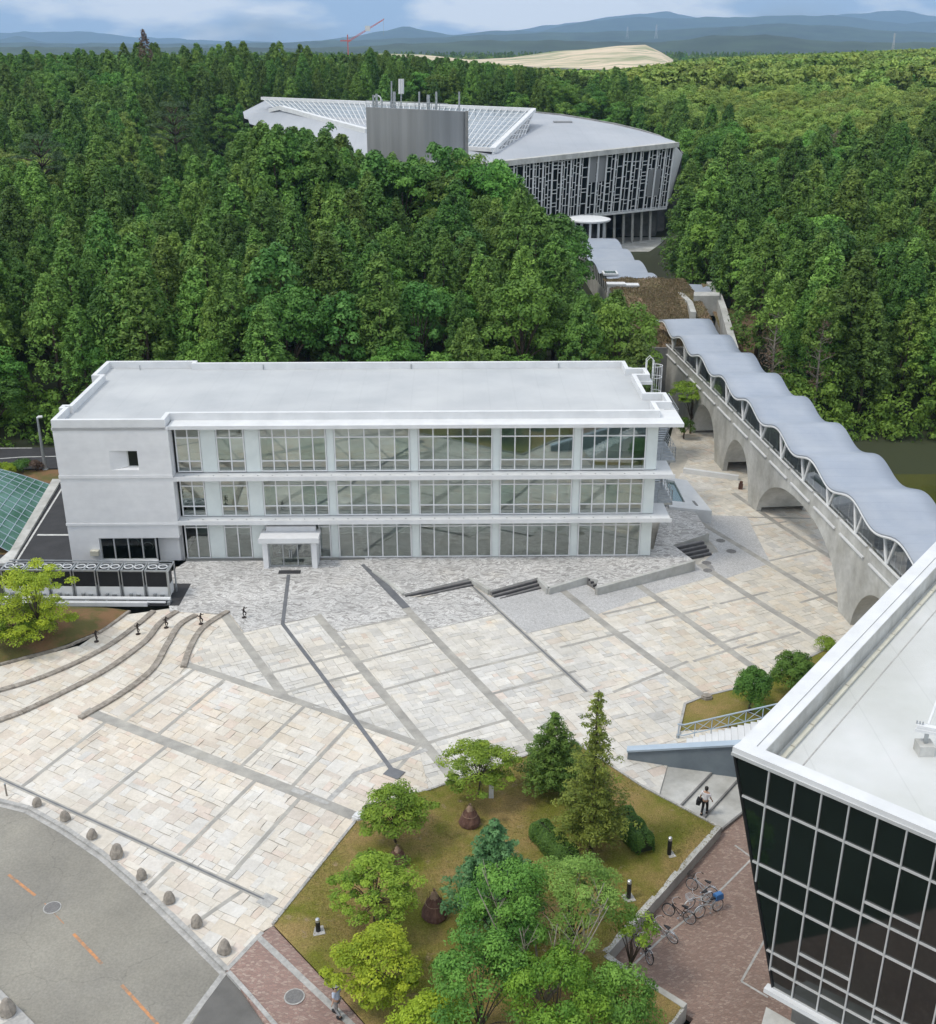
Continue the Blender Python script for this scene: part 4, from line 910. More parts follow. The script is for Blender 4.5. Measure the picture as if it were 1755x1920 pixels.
def inset(pts, d):
    out = []; n = len(pts)
    for k in range(n):
        p, a, b = Vector(pts[k]), Vector(pts[k-1]), Vector(pts[(k+1) % n])
        e1 = (p - a).normalized(); e2 = (b - p).normalized(); n1 = Vector((-e1.y, e1.x)); n2 = Vector((-e2.y, e2.x))
        out.append(p + (n1 + n2) * d / (1 + n1.dot(n2)))
    return out
ins_ = inset(outline, 0.34); mb2 = MB()
i0 = mb2.addv([(*p, 11.2) for p in outline]); i1 = mb2.addv([(*p, 12.02) for p in outline]); i2 = mb2.addv([(*p, 12.02) for p in ins_]); i3 = mb2.addv([(*p, 11.4) for p in ins_])
for k in range(no_):
    l = (k+1) % no_; mb2.face(i0+k, i0+l, i1+l, i1+k); mb2.face(i1+k, i1+l, i2+l, i2+k); mb2.face(i2+k, i2+l, i3+l, i3+k)
par = mb2.obj('parapet', M['white'], wb)
mb2 = MB(); mb2.prism([(0.1,12.3),(0.9,12.3),(0.9,16.3),(8,16.3),(8,16.8),(0.1,16.8)], 11.25, 11.455)
for a, b, c, d in ((46.3,47.7,3.95,6.4),(45.9,47.3,11.8,13.8)): mb2.box(a, b, c, d, 11.25, 11.452)
mb2.obj('roof', M['roofdeck'], wb)
for x, y in ((3.2,15.4),(14,15.7),(27,15.7),(40,15.7)):
    mb2 = MB(); mb2.tube([(x, 15.85, 11.9),(x, 15.85, 11.46)], 0.05, 6); mb2.obj('roof_drain', M['galv'], wb)
# --- entrance porch
pc = MB(); pc.box(15.55, 20.15, -0.95, 1.0, 2.30, 2.62); porch = pc.obj('porch', M['wall'], wb)
m_ = MB(); m_.box(15.5, 20.2, -1.0, -0.9, 2.26, 2.66); m_.obj('porch_fascia', M['white'], porch)
m_ = MB(); m_.box(15.9, 19.8, 0.6, 1.0, 2.62, 3.0); m_.obj('porch_upstand', M['wall'], porch)
for x in (15.75, 19.55):
    m_ = MB(); m_.box(x, x + .4, -0.75, 1.0, 0.0, 2.30); m_.obj('porch_pier', M['wall'], porch)
dr = window(16.15, 19.55, 0.02, 2.28, -0.35, 3, [1.95], porch, matf='galv', name='door')
m_ = MB(); m_.box(16.9, 17.1, -0.05, 0.05, 1.0, 1.06); m_.box(17.75, 17.82, -0.5, -0.44, 0.7, 1.4); m_.box(17.9, 17.97, -0.5, -0.44, 0.7, 1.4); m_.obj('door_handle', M['galv'], dr)
m_ = MB(); m_.box(16.15, 19.55, 1.3, 1.4, 0, 2.28); m_.obj('painted_door_shade', M['paintshade'], porch)  # near-black sheet paints the dimness behind the glass door
m_ = MB(); m_.box(17.0, 18.7, -1.7, -1.15, 0.0, 0.03); o = m_.obj('door_mat', M['asphalt_new']); o.location = wb.location; o.rotation_euler = wb.rotation_euler
tag(o, 'dark doormat in front of the porch of the white building', 'doormat'); o.location.z = 0.012
# --- small junction box on the block wall
m_ = MB(); m_.box(2.2, 2.85, -0.25, 0.12, 0.95, 1.35); m_.obj('wall_box', M['cream'], wb)
# --- ladder cage and stairs at the right end
m_ = MB()
for y in (13.0, 13.5): m_.tube([(47.9,y,6),(47.9,y,12.9),(47.6,y,13.2),(47.3,y,12.9),(47.3,y,12.0)], 0.035, 6)
for k in range(22): m_.tube([(47.9,13.0,6.2+k*.3),(47.9,13.5,6.2+k*.3)], 0.018, 5)
m_.obj('ladder', M['steel'], wb)
m_ = MB()
for z in (7.5, 8.8, 10.1, 11.4, 12.4):
    m_.tube([(47.95 + .75*math.sin(t), 13.25 - .55*math.cos(t), z) for t in [math.pi*k/10 for k in range(11)]], 0.025, 5)
for k in range(5):
    t = math.pi*(k+.5)/5; m_.tube([(47.95 + .75*math.sin(t), 13.25 - .55*math.cos(t), 7.5),(47.95 + .75*math.sin(t), 13.25 - .55*math.cos(t), 12.4)], 0.02, 5)
m_.obj('ladder_cage', M['steel'], wb)
def railing(parent, P, h=1.05, rails=4, posts=1.0, mat='galv', r=0.025):
    m_ = MB()
    for k in range(rails): m_.tube([(p[0], p[1], p[2] + h*(k+1)/rails) for p in P], r, 5)
    for a, b in zip(P, P[1:]):
        a, b = Vector(a), Vector(b); n_ = max(1, int((b-a).length/posts))
        for k in range(n_+1):
            q = a.lerp(b, k/n_); m_.tube([q, q + Vector((0,0,h))], r*1.2, 5)
    return m_.obj('railing', M[mat], parent)
for z in (3.40, 7.06, 10.2):
    m_ = MB(); m_.box(46.6, 48.4, 3.6, 8.2, z, z + .2); st_ = m_.obj('stair_landing', M['galv'], wb)
    railing(st_, [(48.35,8.1,z+.2),(48.35,3.7,z+.2),(47.2,3.7,z+.2)])
for z in (0, 3.6, 7.26):
    m_ = MB()
    for k in range(12): m_.box(47.5, 48.3, 8.3 - k*.32, 8.6 - k*.32, z + k*.3, z + k*.3 + .05)
    m_.bar((47.5,8.6,z),(47.5,4.7,z+3.5),0.05,0.25); m_.bar((48.32,8.6,z),(48.32,4.7,z+3.5),0.05,0.25); m_.obj('stair_flight', M['galv'], wb)

# ================================================================ low water basin, sign and wall beside the building's right end
A = G(1262,955); t = thing('planter_basin', 'pale concrete basin with green water at the right end of the white building', 'basin', (A.x, A.y, 0))
pz = [G(*p, 0.25) for p in ((1255,950),(1335,958),(1288,900),(1240,893))]
m_ = MB(); q = [Vector((p.x - A.x, p.y - A.y)) for p in pz]
def lerp2(a, b, t_): return a + (b - a) * t_
i = [lerp2(lerp2(q[0], q[1], u), lerp2(q[3], q[2], u), v) for u, v in ((0.12,0.2),(0.45,0.2),(0.45,0.9),(0.12,0.9))]
for a, b, c, d in ((q[0],q[1],i[1],i[0]),(q[1],q[2],i[2],i[1]),(q[2],q[3],i[3],i[2]),(q[3],q[0],i[0],i[3])): m_.prism([a,b,c,d], -0.9, 0.25)
m_.obj('basin_wall', M['white'], t)
m_ = MB(); m_.prism(i, -0.3, 0.05); m_.obj('water', M['greenglass'], t)
m_ = MB(); m_.prism([lerp2(lerp2(q[0],q[1],u), lerp2(q[3],q[2],u), v) for u, v in ((.68,.12),(.74,.12),(.72,.26),(.66,.26))], 0.25, 0.30); m_.obj('drain_slot', M['concrete_dark'], t)
a, b = GP(1281,886), GP(1384,900)
m_ = MB(); m_.bar((a.x,a.y,zp(a.x,a.y)+.1),(b.x,b.y,zp(b.x,b.y)+.1),0.4,0.75); o = m_.obj('low_wall', M['white'], off=(a.x,a.y,0)); o.location = (a.x,a.y,0); tag(o, 'low white wall running from the building end towards the bridge', 'wall')
c = GP(1388,917); m_ = MB(); m_.prism([(-.2,-.12),(.2,-.12),(.17,.12),(-.17,.12)], 0, 0.55); m_.prism([(-.14,-.1),(.16,-.1),(.12,.1),(-.1,.1)], 0.55, 0.8); o = m_.obj('marker_stone', M['cloth']); o.location = c; tag(o, 'small brown marker stone beside the bridge pier', 'stone')

# ================================================================ arched bridge with wavy roof
A0, B0 = Vector((22.9,130.4,0)), Vector((28.75,61.0,0))
BD = (B0 - A0); BL = BD.length; BD.normalize(); BR = Vector((-BD.y, BD.x, 0))       # BR points right (+x)
if BR.x < 0: BR = -BR
br = thing('arched_bridge', 'concrete arched footbridge with wavy blue-grey roof beside the plaza', 'bridge', (A0.x, A0.y, 0))
def bp(s, w, z): p = A0 + BD * s + BR * w; return (p.x - A0.x, p.y - A0.y, z)
BW = 4.8
def deck(s): return 5.55              # top of the solid wall
def ground_b(s): p = A0 + BD*s; return zp(p.x, p.y) - 0.3
# arches: (centre s, half width, rise height)
ARCH = [(20.8,3.6,2.9),(30.6,3.1,3.0),(48.2,9.6,3.6),(65.0,4.2,2.4)]
ARCH = [(19.6,4.4,3.3),(30.8,4.0,3.3),(46.7,9.6,3.7),(62.9,4.4,2.9)]
def intrados(s):
    for c_, h_, r_ in ARCH:
        u = abs(s - c_) / h_
        if u < 1: return ground_b(s) + 0.02 + (r_ - ground_b(c_)) * (1 - u ** 2.4) ** 0.62
    return None
for side in (0, 1):
    w0, w1 = (0.0, 0.45) if side == 0 else (BW - 0.45, BW)
    m_ = MB(); ss = [k * 0.25 for k in range(int(BL / 0.25) + 1)]
    for a, b in zip(ss, ss[1:]):
        za, zb = intrados(a), intrados(b); za = ground_b(a) if za is None else za; zb = ground_b(b) if zb is None else zb
        ta, tb = deck(a), deck(b)
        i = m_.addv([bp(a,w0,za),bp(b,w0,zb),bp(b,w1,zb),bp(a,w1,za),bp(a,w0,ta),bp(b,w0,tb),bp(b,w1,tb),bp(a,w1,ta)])
        for q in ((0,1,5,4),(3,7,6,2),(4,5,6,7),(0,3,2,1)): m_.face(*[i+k for k in q])
    m_.obj('arch_wall', M['concrete'], br)
for c_, h_, r_ in ARCH:                     # a vault between the two walls at each arch
    m_ = MB()
    for a, b in zip(ss, ss[1:]):
        if abs(a - c_) < h_ and abs(b - c_) < h_:
            za, zb = intrados(a), intrados(b)
            i = m_.addv([bp(a,.45,za+.02),bp(b,.45,zb+.02),bp(b,BW-.45,zb+.02),bp(a,BW-.45,za+.02)]); m_.face(i,i+3,i+2,i+1)
    m_.obj('vault', M['concrete'], br)
m_ = MB()
for a, b in zip(ss[::8], ss[8::8]):
    i = m_.addv([bp(a,.45,deck(a)-.5),bp(b,.45,deck(b)-.5),bp(b,BW-.45,deck(b)-.5),bp(a,BW-.45,deck(a)-.5)]); m_.face(i,i+1,i+2,i+3)
m_.obj('deck', M['white'], br)
# rails on the wall, truss of white struts, glazing, wavy roof
PER = 7.8; S0 = 2.2
def roofz(s, w=0): return 7.93 + 0.40 * math.cos(2*math.pi*(s - S0)/PER)
npan = int(BL / PER) + 1
m_ = MB(); ns_ = 280; rw0, rw1 = -0.45, BW + 0.3
for k in range(ns_ + 1):
    s = -1.5 + (BL + 1.0) * k / ns_
    for j in range(5):
        w = rw0 + (rw1 - rw0) * j / 4; crown = 0.06 * math.sin(math.pi * j / 4)
        m_.v.append(bp(s, w, roofz(s) + crown))
for k in range(ns_):
    for j in range(4):
        a = k*5 + j; m_.face(a, a+1, a+6, a+5)
nb = len(m_.v)
m_.v += [(x, y, z - 0.12) for x, y, z in m_.v]
for k in range(ns_):
    for j in range(4):
        a = nb + k*5 + j; m_.face(a+5, a+6, a+1, a)
    for j in (0, 4):
        a = k*5 + j; b = nb + k*5 + j; m_.face(a, a+5, b+5, b) if j == 0 else m_.face(a+5, a, b, b+5)
m_.obj('wavy_roof', M['metalroof'], br, smooth=True)
for w in (0.1, BW - 0.1):
    wb_ = -0.38 if w < 1 else BW + .25
    m_ = MB(); m_.tube([bp(k*BL/200, wb_, roofz(k*BL/200) - .22) for k in range(201)], 0.11, 6); m_.obj('roof_edge_beam', M['white'], br)
    side = 0 if w < 1 else 1; wf = -0.06 if side == 0 else BW + 0.06
    seg = 5.2
    for k in range(int(BL / seg)):
        s0, s1 = k*seg + 2.5, (k+1)*seg + 2.5; c_ = (s0 + s1) / 2
        if s1 > BL: break
        m_ = MB()
        for e_ in (-1, 1):
            s_ = c_ + e_ * 0.95; m_.tube([bp(c_, w, deck(c_) - .15), bp(s_, w, roofz(s_) - .2)], 0.10, 6)
        m_.obj('truss_strut', M['steel'], br)
        m_ = MB(); i = m_.addv([bp(s0,w+.03,deck(s0)+.05),bp(s1,w+.03,deck(s1)+.05),bp(s1,w+.03,roofz(s1)-.35),bp(c_,w+.03,roofz(c_)-.35),bp(s0,w+.03,roofz(s0)-.35)]); m_.face(i,i+1,i+2,i+3,i+4); m_.obj('glazing', M['glassclear'], br)
        m_ = MB(); m_.bar(bp(s0+.25,wf,deck(s0)+.04), bp(s1-.25,wf,deck(s1)+.04), 0.14, 0.10); m_.obj('wall_rail', M['steel'], br)
        m_ = MB(); m_.bar(bp(s0+.5,wf-.04*(1-2*side),deck(s0)-.95), bp(s1-.5,wf-.04*(1-2*side),deck(s1)-.95), 0.16, 0.12); m_.obj('wall_ledge', M['white'], br)
        m_ = MB()
        for q in range(1, 6):
            s_ = s0 + (s1-s0)*q/6; m_.tube([bp(s_, w+.1*(1-2*side), deck(s_)), bp(s_, w+.1*(1-2*side), roofz(s_)-.4)], 0.03, 4)
        m_.obj('glazing_bar', M['steel'], br)

# ================================================================ earth-covered mound where the bridge meets the walkway
md = thing('earth_mound_building', 'earth-covered concrete building with dry brown turf roof behind the bridge', 'building', (24,140,0))
m_ = MB(); cols_ = [(1130,1175),(1160,1205),(1190,1232),(1225,1262),(1262,1290)]
def mz(u, v): return 5.4 + 2.75 * (1 - (1 - v) ** 1.5) - 0.4 * abs(u - 0.5)
NU, NV = 20, 14
def mpos(u, v):
    x = 18.5 + 11.0 * u + (0.6 * math.sin(v*3)); y = 127.5 + 27 * v - 0.0 * u
    return (x - 24, y - 140, mz(u, v) + 0.12*math.sin(u*17)*math.sin(v*11))
for j in range(NV + 1):
    for i in range(NU + 1): m_.v.append(mpos(i/NU, j/NV))
for j in range(NV):
    for i in range(NU): a = j*(NU+1)+i; m_.face(a, a+1, a+NU+2, a+NU+1)
m_.obj('turf_roof', M['mound'], md, smooth=True)
m_ = MB(); m_.box(-5.5,5.5,-12.9,-12.3,-2.5,5.35); m_.obj('front_wall', M['concrete_dark'], md)
m_ = MB(); m_.box(-5.4,5.3,-12.3,14,-2.5,4.6); m_.obj('core', M['concrete_dark'], md)
for k, (px0, py0) in enumerate(((1155,533),(1180,535))):
    p = AY(px0, py0, 150); m_ = MB(); m_.box(-1.1,1.1,-.6,.6,-1.6,0.0); m_.box(-1.25,1.25,-.75,.75,0.0,.18)
    o = m_.obj('vent_box', M['white'], md); o.location = (p.x - 24, p.y - 140, p.z)
# concrete trough walls and slab roof to the right
def wallstrip(pts, h, w, mat, name):
    m_ = MB()
    for a, b in zip(pts, pts[1:]): 
        a, b = Vector(a), Vector(b); d_ = (b-a); d_.z = 0; d_.normalize(); r_ = Vector((d_.y,-d_.x,0))*w/2
        i = m_.addv([a-r_-Vector((0,0,h)), a+r_-Vector((0,0,h)), b+r_-Vector((0,0,h)), b-r_-Vector((0,0,h)), a-r_, a+r_, b+r_, b-r_])
        for q in ((0,3,2,1),(4,5,6,7),(0,1,5,4),(1,2,6,5),(2,3,7,6),(3,0,4,7)): m_.face(*[i+k for k in q])
    return m_.obj(name, M[mat], md)
def ml(px, py, Y): p = AY(px, py, Y); return (p.x - 24, p.y - 140, p.z)
wallstrip([ml(1262,530,153), ml(1276,548,147), ml(1294,566,142), ml(1300,585,136)], 6, 0.7, 'concrete', 'trough_wall')
wallstrip([ml(1330,528,153), ml(1345,545,147), ml(1356,575,141), ml(1372,632,127), ml(1378,652,124)], 7, 0.8, 'concrete', 'trough_wall')
m_ = MB(); m_.poly([ml(1288,560,145), ml(1348,562,144), ml(1332,534,152), ml(1272,532,153)]); m_.obj('slab_roof', M['metalroof'], md)
m_ = MB(); m_.prism([ml(1300,566,143.5)[:2], ml(1348,568,143.5)[:2], ml(1348,562,146)[:2], ml(1300,562,146)[:2]], 5.4, 8.0); m_.obj('lintel', M['concrete'], md)
m_ = MB(); m_.box(4.5,10.5,6,8,0,7); m_.obj('painted_opening_shade', M['paintshade'], md)  # solid near-black block painted as the shade inside the opening
# bank of soil right of it
m_ = MB()
for j in range(7):
    for i in range(7):
        u, v = i/6, j/6; m_.v.append((31.6 + 9*u, 122 + 30*v, max(0.2, 8.0*(v**0.8) - 3.0*u) + 0.15*math.sin(i*2.3+j)))
for j in range(6):
    for i in range(6): a = j*7+i; m_.face(a, a+1, a+8, a+7)
struct(m_.obj('soil_bank', M['mound'], smooth=True))

# ================================================================ rear walkway with wavy roof, and the drum
C0, C1 = G(1108,446,7.5), G(1183,524,7.5)
rw = thing('rear_walkway', 'farther stretch of wavy blue-grey walkway roof in front of the hall', 'walkway', (C1.x, C1.y, 0))
dd = (C1 - C0); dd.z = 0; LL = dd.length; dd.normalize(); rr = Vector((-dd.y, dd.x, 0)); rr = rr if rr.x > 0 else -rr
m_ = MB(); nn = 120
def rwp(s, w, z): p = C0 + dd*s + rr*w; return (p.x - C1.x, p.y - C1.y, z)
def rz_(s): return 6.95 + 0.75*abs(math.sin(math.pi*(s + 1.5)/10.2))**0.8
for k in range(nn + 1):
    s = LL * k / nn
    for j in range(4): m_.v.append(rwp(s, -3.3 + 2.4*j, rz_(s) + 0.1*math.sin(math.pi*j/3)))
for k in range(nn):
    for j in range(3): a = k*4+j; m_.face(a, a+1, a+5, a+4)
m_.obj('wavy_roof', M['metalroof'], rw, smooth=True)
for w in (-2.9, 3.5):
    m_ = MB(); 
    for a in range(0, nn, 6): 
        s0, s1 = LL*a/nn, LL*(a+6)/nn; i = m_.addv([rwp(s0,w,1.5),rwp(s1,w,1.5),rwp(s1,w,5.2),rwp(s0,w,5.2)]); m_.face(i,i+1,i+2,i+3)
    m_.obj('side_wall', M['concrete'], rw)
    for a in range(0, nn, 5): s0 = LL*a/nn; m_ = MB(); m_.tube([rwp(s0,w,5.2),rwp(s0,w,rz_(s0)-.1)], 0.08, 5); m_.obj('post', M['steel'], rw)
m_ = MB(); m_.box(-1,1.1,-1.2,1.2,-.25,0); o = m_.obj('skylight_hatch', M['white'], rw); q = G(1143,513,7.9); o.location = (q.x-C1.x, q.y-C1.y, 8.1)
m_ = MB(); m_.box(-.75,.85,-.9,.9,0.004,.03); m_.obj('hatch_glass', M['greenglass'], o)
q = G(1104,414,10.0); dm = thing('drum_pavilion', 'small round pavilion with flat white disc roof below the hall facade', 'pavilion', (q.x, q.y, 2.0))
m_ = MB(); m_.lathe([(3.5,8.0),(3.7,8.15),(3.7,8.35),(3.2,8.48),(0.1,8.6)], 40); m_.obj('disc_roof', M['steel'], dm, smooth=False)
m_ = MB(); m_.lathe([(2.9,0),(2.9,5.4)], 36); m_.obj('drum_wall', M['white'], dm)
m_ = MB(); m_.lathe([(2.75,5.4),(2.75,8.0)], 36); m_.obj('drum_glass', M['hallglass'], dm)
for k in range(12):
    t_ = 2*math.pi*k/12; m_ = MB(); m_.box(-.18,.18,-.12,.12,5.4,8.0); o = m_.obj('drum_post', M['white'], dm); o.location = (2.85*math.cos(t_), 2.85*math.sin(t_), 0); o.rotation_euler = (0,0,t_+R(90))

# ================================================================ lens-shaped hall with lattice facade
hall = thing('lens_shaped_hall', 'large lens-shaped hall with pale roof, glazed ridge and dark lattice facade', 'building', (20,230,2))
HO = Vector((20,230,2))
def hl(p): return tuple(Vector(p) - HO)
FT0, FT1 = AY(905,313,196), AY(1262,274.5,226)       # facade top corners
FB0, FB1 = AY(905,424,196), AY(1247,389,226)
def fq(u, v, out=0.0):
    a = FT0.lerp(FT1, u); b = FB0.lerp(FB1, u); p = b.lerp(a, v); n_ = Vector((FT1.y-FT0.y, -(FT1.x-FT0.x), 0)).normalized()
    n_ = n_ if n_.y < 0 else -n_
    return p + n_ * out
NB = 21
gaps = {(10,1),(11,1),(18,2),(19,2)}
prn = random.Random(77)
for k in range(NB + 1):
    m_ = MB(); u = k / NB; m_.bar(hl(fq(u,-0.015,.25)), hl(fq(u,1.0,.25)), 0.30, 0.5, up=(0,1,0)); m_.obj('facade_fin', M['steel'], hall)
for k in range(NB):
    u0, u1 = k/NB, (k+1)/NB
    m_ = MB(); m_.poly([hl(fq(u0,0)),hl(fq(u1,0)),hl(fq(u1,1)),hl(fq(u0,1))]); m_.obj('facade_glass', M['hallglass'], hall)
    m_ = MB()
    split = [prn.choice([0.35,0.5,0.65])] if prn.random() < 0.75 else [0.33, 0.66]
    for s in split:
        m_.bar(hl(fq(u0+(u1-u0)*s,0,.12)), hl(fq(u0+(u1-u0)*s,1,.12)), 0.14, 0.12, up=(0,1,0))
    edges = [0] + split + [1]
    for a, b in zip(edges, edges[1:]):
        v = 0.02
        while v < 0.99:
            m_.bar(hl(fq(u0+(u1-u0)*a, v, .12)), hl(fq(u0+(u1-u0)*b, v, .12)), 0.16, 0.12)
            v += prn.choice([0.06,0.12,0.16,0.19])
    m_.obj('facade_lattice', M['steel'], hall)
for (u0, u1, v0, v1) in ((11/NB+.004,12/NB-.006,0.55,1.0),(12/NB+.006,13/NB-.004,0.55,1.0),(18/NB+.01,19/NB-.006,0.22,0.66),(19/NB+.006,20/NB-.01,0.22,0.66)):
    m_ = MB(); m_.poly([hl(fq(u0,v0,.22)),hl(fq(u1,v0,.22)),hl(fq(u1,v1,.22)),hl(fq(u0,v1,.22))]); m_.obj('facade_panel', M['screen'], hall)
m_ = MB(); m_.bar(hl(fq(0,-0.01,.2)), hl(fq(1,-0.01,.2)), 0.5, 0.35); m_.obj('facade_sill', M['steel'], hall)
m_ = MB(); m_.bar(hl(fq(-.02,1.03,.4)), hl(fq(1.01,1.03,.4)), 1.4, 0.9); m_.obj('roof_edge', M['concrete'], hall)
# end wall at the right tip
E0, E1 = AY(1280,289,231), AY(1253,386,231)
m_ = MB(); m_.poly([hl(fq(1,0)),hl(E1),hl(E0),hl(fq(1,1.05))]); m_.obj('end_wall', M['wall'], hall)
# roof: from the straight front edge to the curved back edge
back = [AY(1279,289,233), AY(1262,271,236), AY(1235,256,244), AY(1200,245,252), AY(1150,233,262), AY(1100,224,270), AY(1050,216,278), AY(1000,211,286), AY(900,203,296), AY(780,196,306), AY(640,190,312), AY(500,187,316), AY(455,210,300)]
front = [fq(1.0,1.06,.4), fq(1.0,1.06,.4), fq(.95,1.06,.4), fq(.9,1.06,.4), fq(.8,1.06,.4), fq(.65,1.06,.4), fq(.5,1.06,.4), fq(.3,1.06,.4), fq(0.1,1.06,.4), AY(800,305,200), AY(690,285,222), AY(560,250,262), AY(458,222,292)]
m_ = MB(); nr = 6
for a, b in zip(front, back):
    for k in range(nr + 1):
        t_ = k/nr; p = a.lerp(b, t_); p.z += 0.5*math.sin(math.pi*t_); m_.v.append(hl(p))
for k in range(len(front)-1):
    for j in range(nr): a = k*(nr+1)+j; m_.face(a, a+1, a+nr+2, a+nr+1)
m_.obj('roof', M['hallroof'], hall)
m_ = MB()
for a, b in zip(back, back[1:]): m_.poly([hl(a), hl(b), hl((b.x,b.y,2)), hl((a.x,a.y,2))])
m_.obj('rear_wall', M['screen'], hall)
m_ = MB()
for a, b in zip(back[:12], back[1:12]): m_.bar(hl(a + Vector((0,0,.1))), hl(b + Vector((0,0,.1))), 0.5, 0.4)
m_.obj('rear_roof_edge', M['concrete_dark'], hall)
# roof lights flush in the roof
for (x, y, Y, w, d) in ((1055,232,258,4,2.4),(985,246,240,1.6,1.2)):
    p = AY(x, y, Y); m_ = MB(); m_.box(-w/2,w/2,-d/2,d/2,-.1,.25); o = m_.obj('roof_light', M['screen'], hall); o.location = hl(p + Vector((0,0,.3)))
# the glazed ridge
r0, r1 = AY(492,186,300), AY(1001,208,252); f0, f1 = AY(592,262,262), AY(924,283,207)
m_ = MB(); m_.poly([hl(f0),hl(f1),hl(r1),hl(r0)]); ridge_ = m_.obj('ridge_glazing', M['skyglass'], hall)
m_ = MB()
for k in range(49):
    u = k/48; a, b = f0.lerp(f1, u), r0.lerp(r1, u); m_.bar(hl(a+Vector((0,0,.12))), hl(b+Vector((0,0,.12))), 0.13, 0.14)
m_.obj('glazing_bars', M['steel'], ridge_)
m_ = MB()
for k in range(1, 9):
    v = k/9; m_.bar(hl(f0.lerp(r0, v)+Vector((0,0,.1))), hl(f1.lerp(r1, v)+Vector((0,0,.1))), 0.07, 0.07)
m_.obj('glazing_purlins', M['steel'], ridge_)
for a, b, w in ((r0,r1,1.1),(f1,r1,0.9),(f0,f1,0.7)):
    m_ = MB(); m_.bar(hl(a+Vector((0,0,.2))), hl(b+Vector((0,0,.2))), w, 0.7); m_.obj('ridge_trim', M['white'], hall)
g1 = AY(974,280,225); e0 = f1 + Vector((0,0,-.2))
m_ = MB(); m_.poly([hl(e0),hl(g1),hl(r1)]); gg = m_.obj('gable_glazing', M['hallglass'], hall)
m_ = MB()
for k in range(1, 8):
    u = k/8; a = e0.lerp(g1, u); b = e0.lerp(r1, u); m_.bar(hl(a), hl(b), 0.18, 0.18)
    c_ = g1.lerp(r1, u); m_.bar(hl(e0.lerp(r1, u)), hl(c_ if u < 1 else r1), 0.14, 0.14)
m_.bar(hl(e0),hl(g1),0.3,0.9); m_.bar(hl(g1),hl(r1),0.2,0.2); m_.obj('gable_bars', M['steel'], gg)
# white raking beam and lower roof on the left
m_ = MB(); pts = [AY(508,207,285), AY(528,202,280), AY(600,222,258), AY(690,246,232)]
for a, b in zip(pts, pts[1:]): m_.bar(hl(a), hl(b), 1.2, 0.9)
m_.obj('raking_beam', M['white'], hall)
m_ = MB(); m_.poly([hl(AY(462,213,292)), hl(AY(520,206,283)), hl(AY(600,226,257)), hl(AY(690,250,231)), hl(AY(690,300,215)), hl(AY(560,262,250)), hl(AY(468,232,285))]); m_.obj('lower_roof', M['hallroof'], hall)
# grey screen wall (slightly curved)
S = [AY(686 + (870-686)*k/12, 201 + 8*k/12, 210 - 5*k/12 - 5*math.sin(math.pi*k/12)) for k in range(13)]
m_ = MB()
for a, b in zip(S, S[1:]): 
    i = m_.addv([hl((a.x,a.y,12)),hl((b.x,b.y,12)),hl(b),hl(a),hl((a.x,a.y+1.2,12)),hl((b.x,b.y+1.2,12)),hl((b.x,b.y+1.2,b.z)),hl((a.x,a.y+1.2,a.z))])
    for q in ((0,1,2,3),(5,4,7,6),(3,2,6,7)): m_.face(*[i+k for k in q])
a = S[-1]; m_.poly([hl((a.x,a.y,12)),hl((a.x+.6,a.y+1.2,12)),hl((a.x+.6,a.y+1.2,a.z)),hl(a)])
m_.obj('plant_screen', M['screen'], hall, smooth=False)
a = S[-1]; m_ = MB(); m_.bar(hl((a.x+.5,a.y,12)), hl((a.x+.5,a.y,a.z+.1)), 0.5, 0.5, up=(0,1,0)); m_.obj('screen_edge', M['concrete_dark'], hall)
for (px_, top, bot, w) in ((700,178,204,.18),(706,176,204,.22),(716,186,204,.12),(734,152,204,.14),(739,172,204,.3),(786,172,207,.16),(803,178,207,.3),(818,172,207,.2),(861,172,209,.16)):
    p, q = AY(px_, top, 209), AY(px_, bot+3, 209); m_ = MB(); m_.tube([hl(q), hl(p)], w, 6); m_.obj('antenna_mast', M['galv'], hall)
for px_ in (750, 754.5):
    p, q = AY(px_, 148, 209), AY(px_, 176, 209); m_ = MB(); m_.tube([hl(q), hl(p)], 0.28, 8); m_.obj('panel_antenna', M['white'], hall)
p, q = AY(752,150,209.3), AY(752,210,209.3); m_ = MB(); m_.tube([hl(q), hl(p)], 0.13, 6); m_.obj('antenna_mast', M['galv'], hall)
m_ = MB()
for a, b in zip(S[:11], S[1:11]):
    for dz in (.6, 1.1): m_.tube([hl(a+Vector((0,.6,dz))), hl(b+Vector((0,.6,dz)))], 0.04, 4)
    m_.tube([hl(a+Vector((0,.6,0))), hl(a+Vector((0,.6,1.1)))], 0.05, 4)
m_.obj('screen_railing', M['galv'], hall)
m_ = MB(); p = AY(707,187,210); m_.torus(hl(p), (0,-1,.3), 0.7, 0.12, 16, 5); m_.obj('dish_antenna', M['white'], hall)
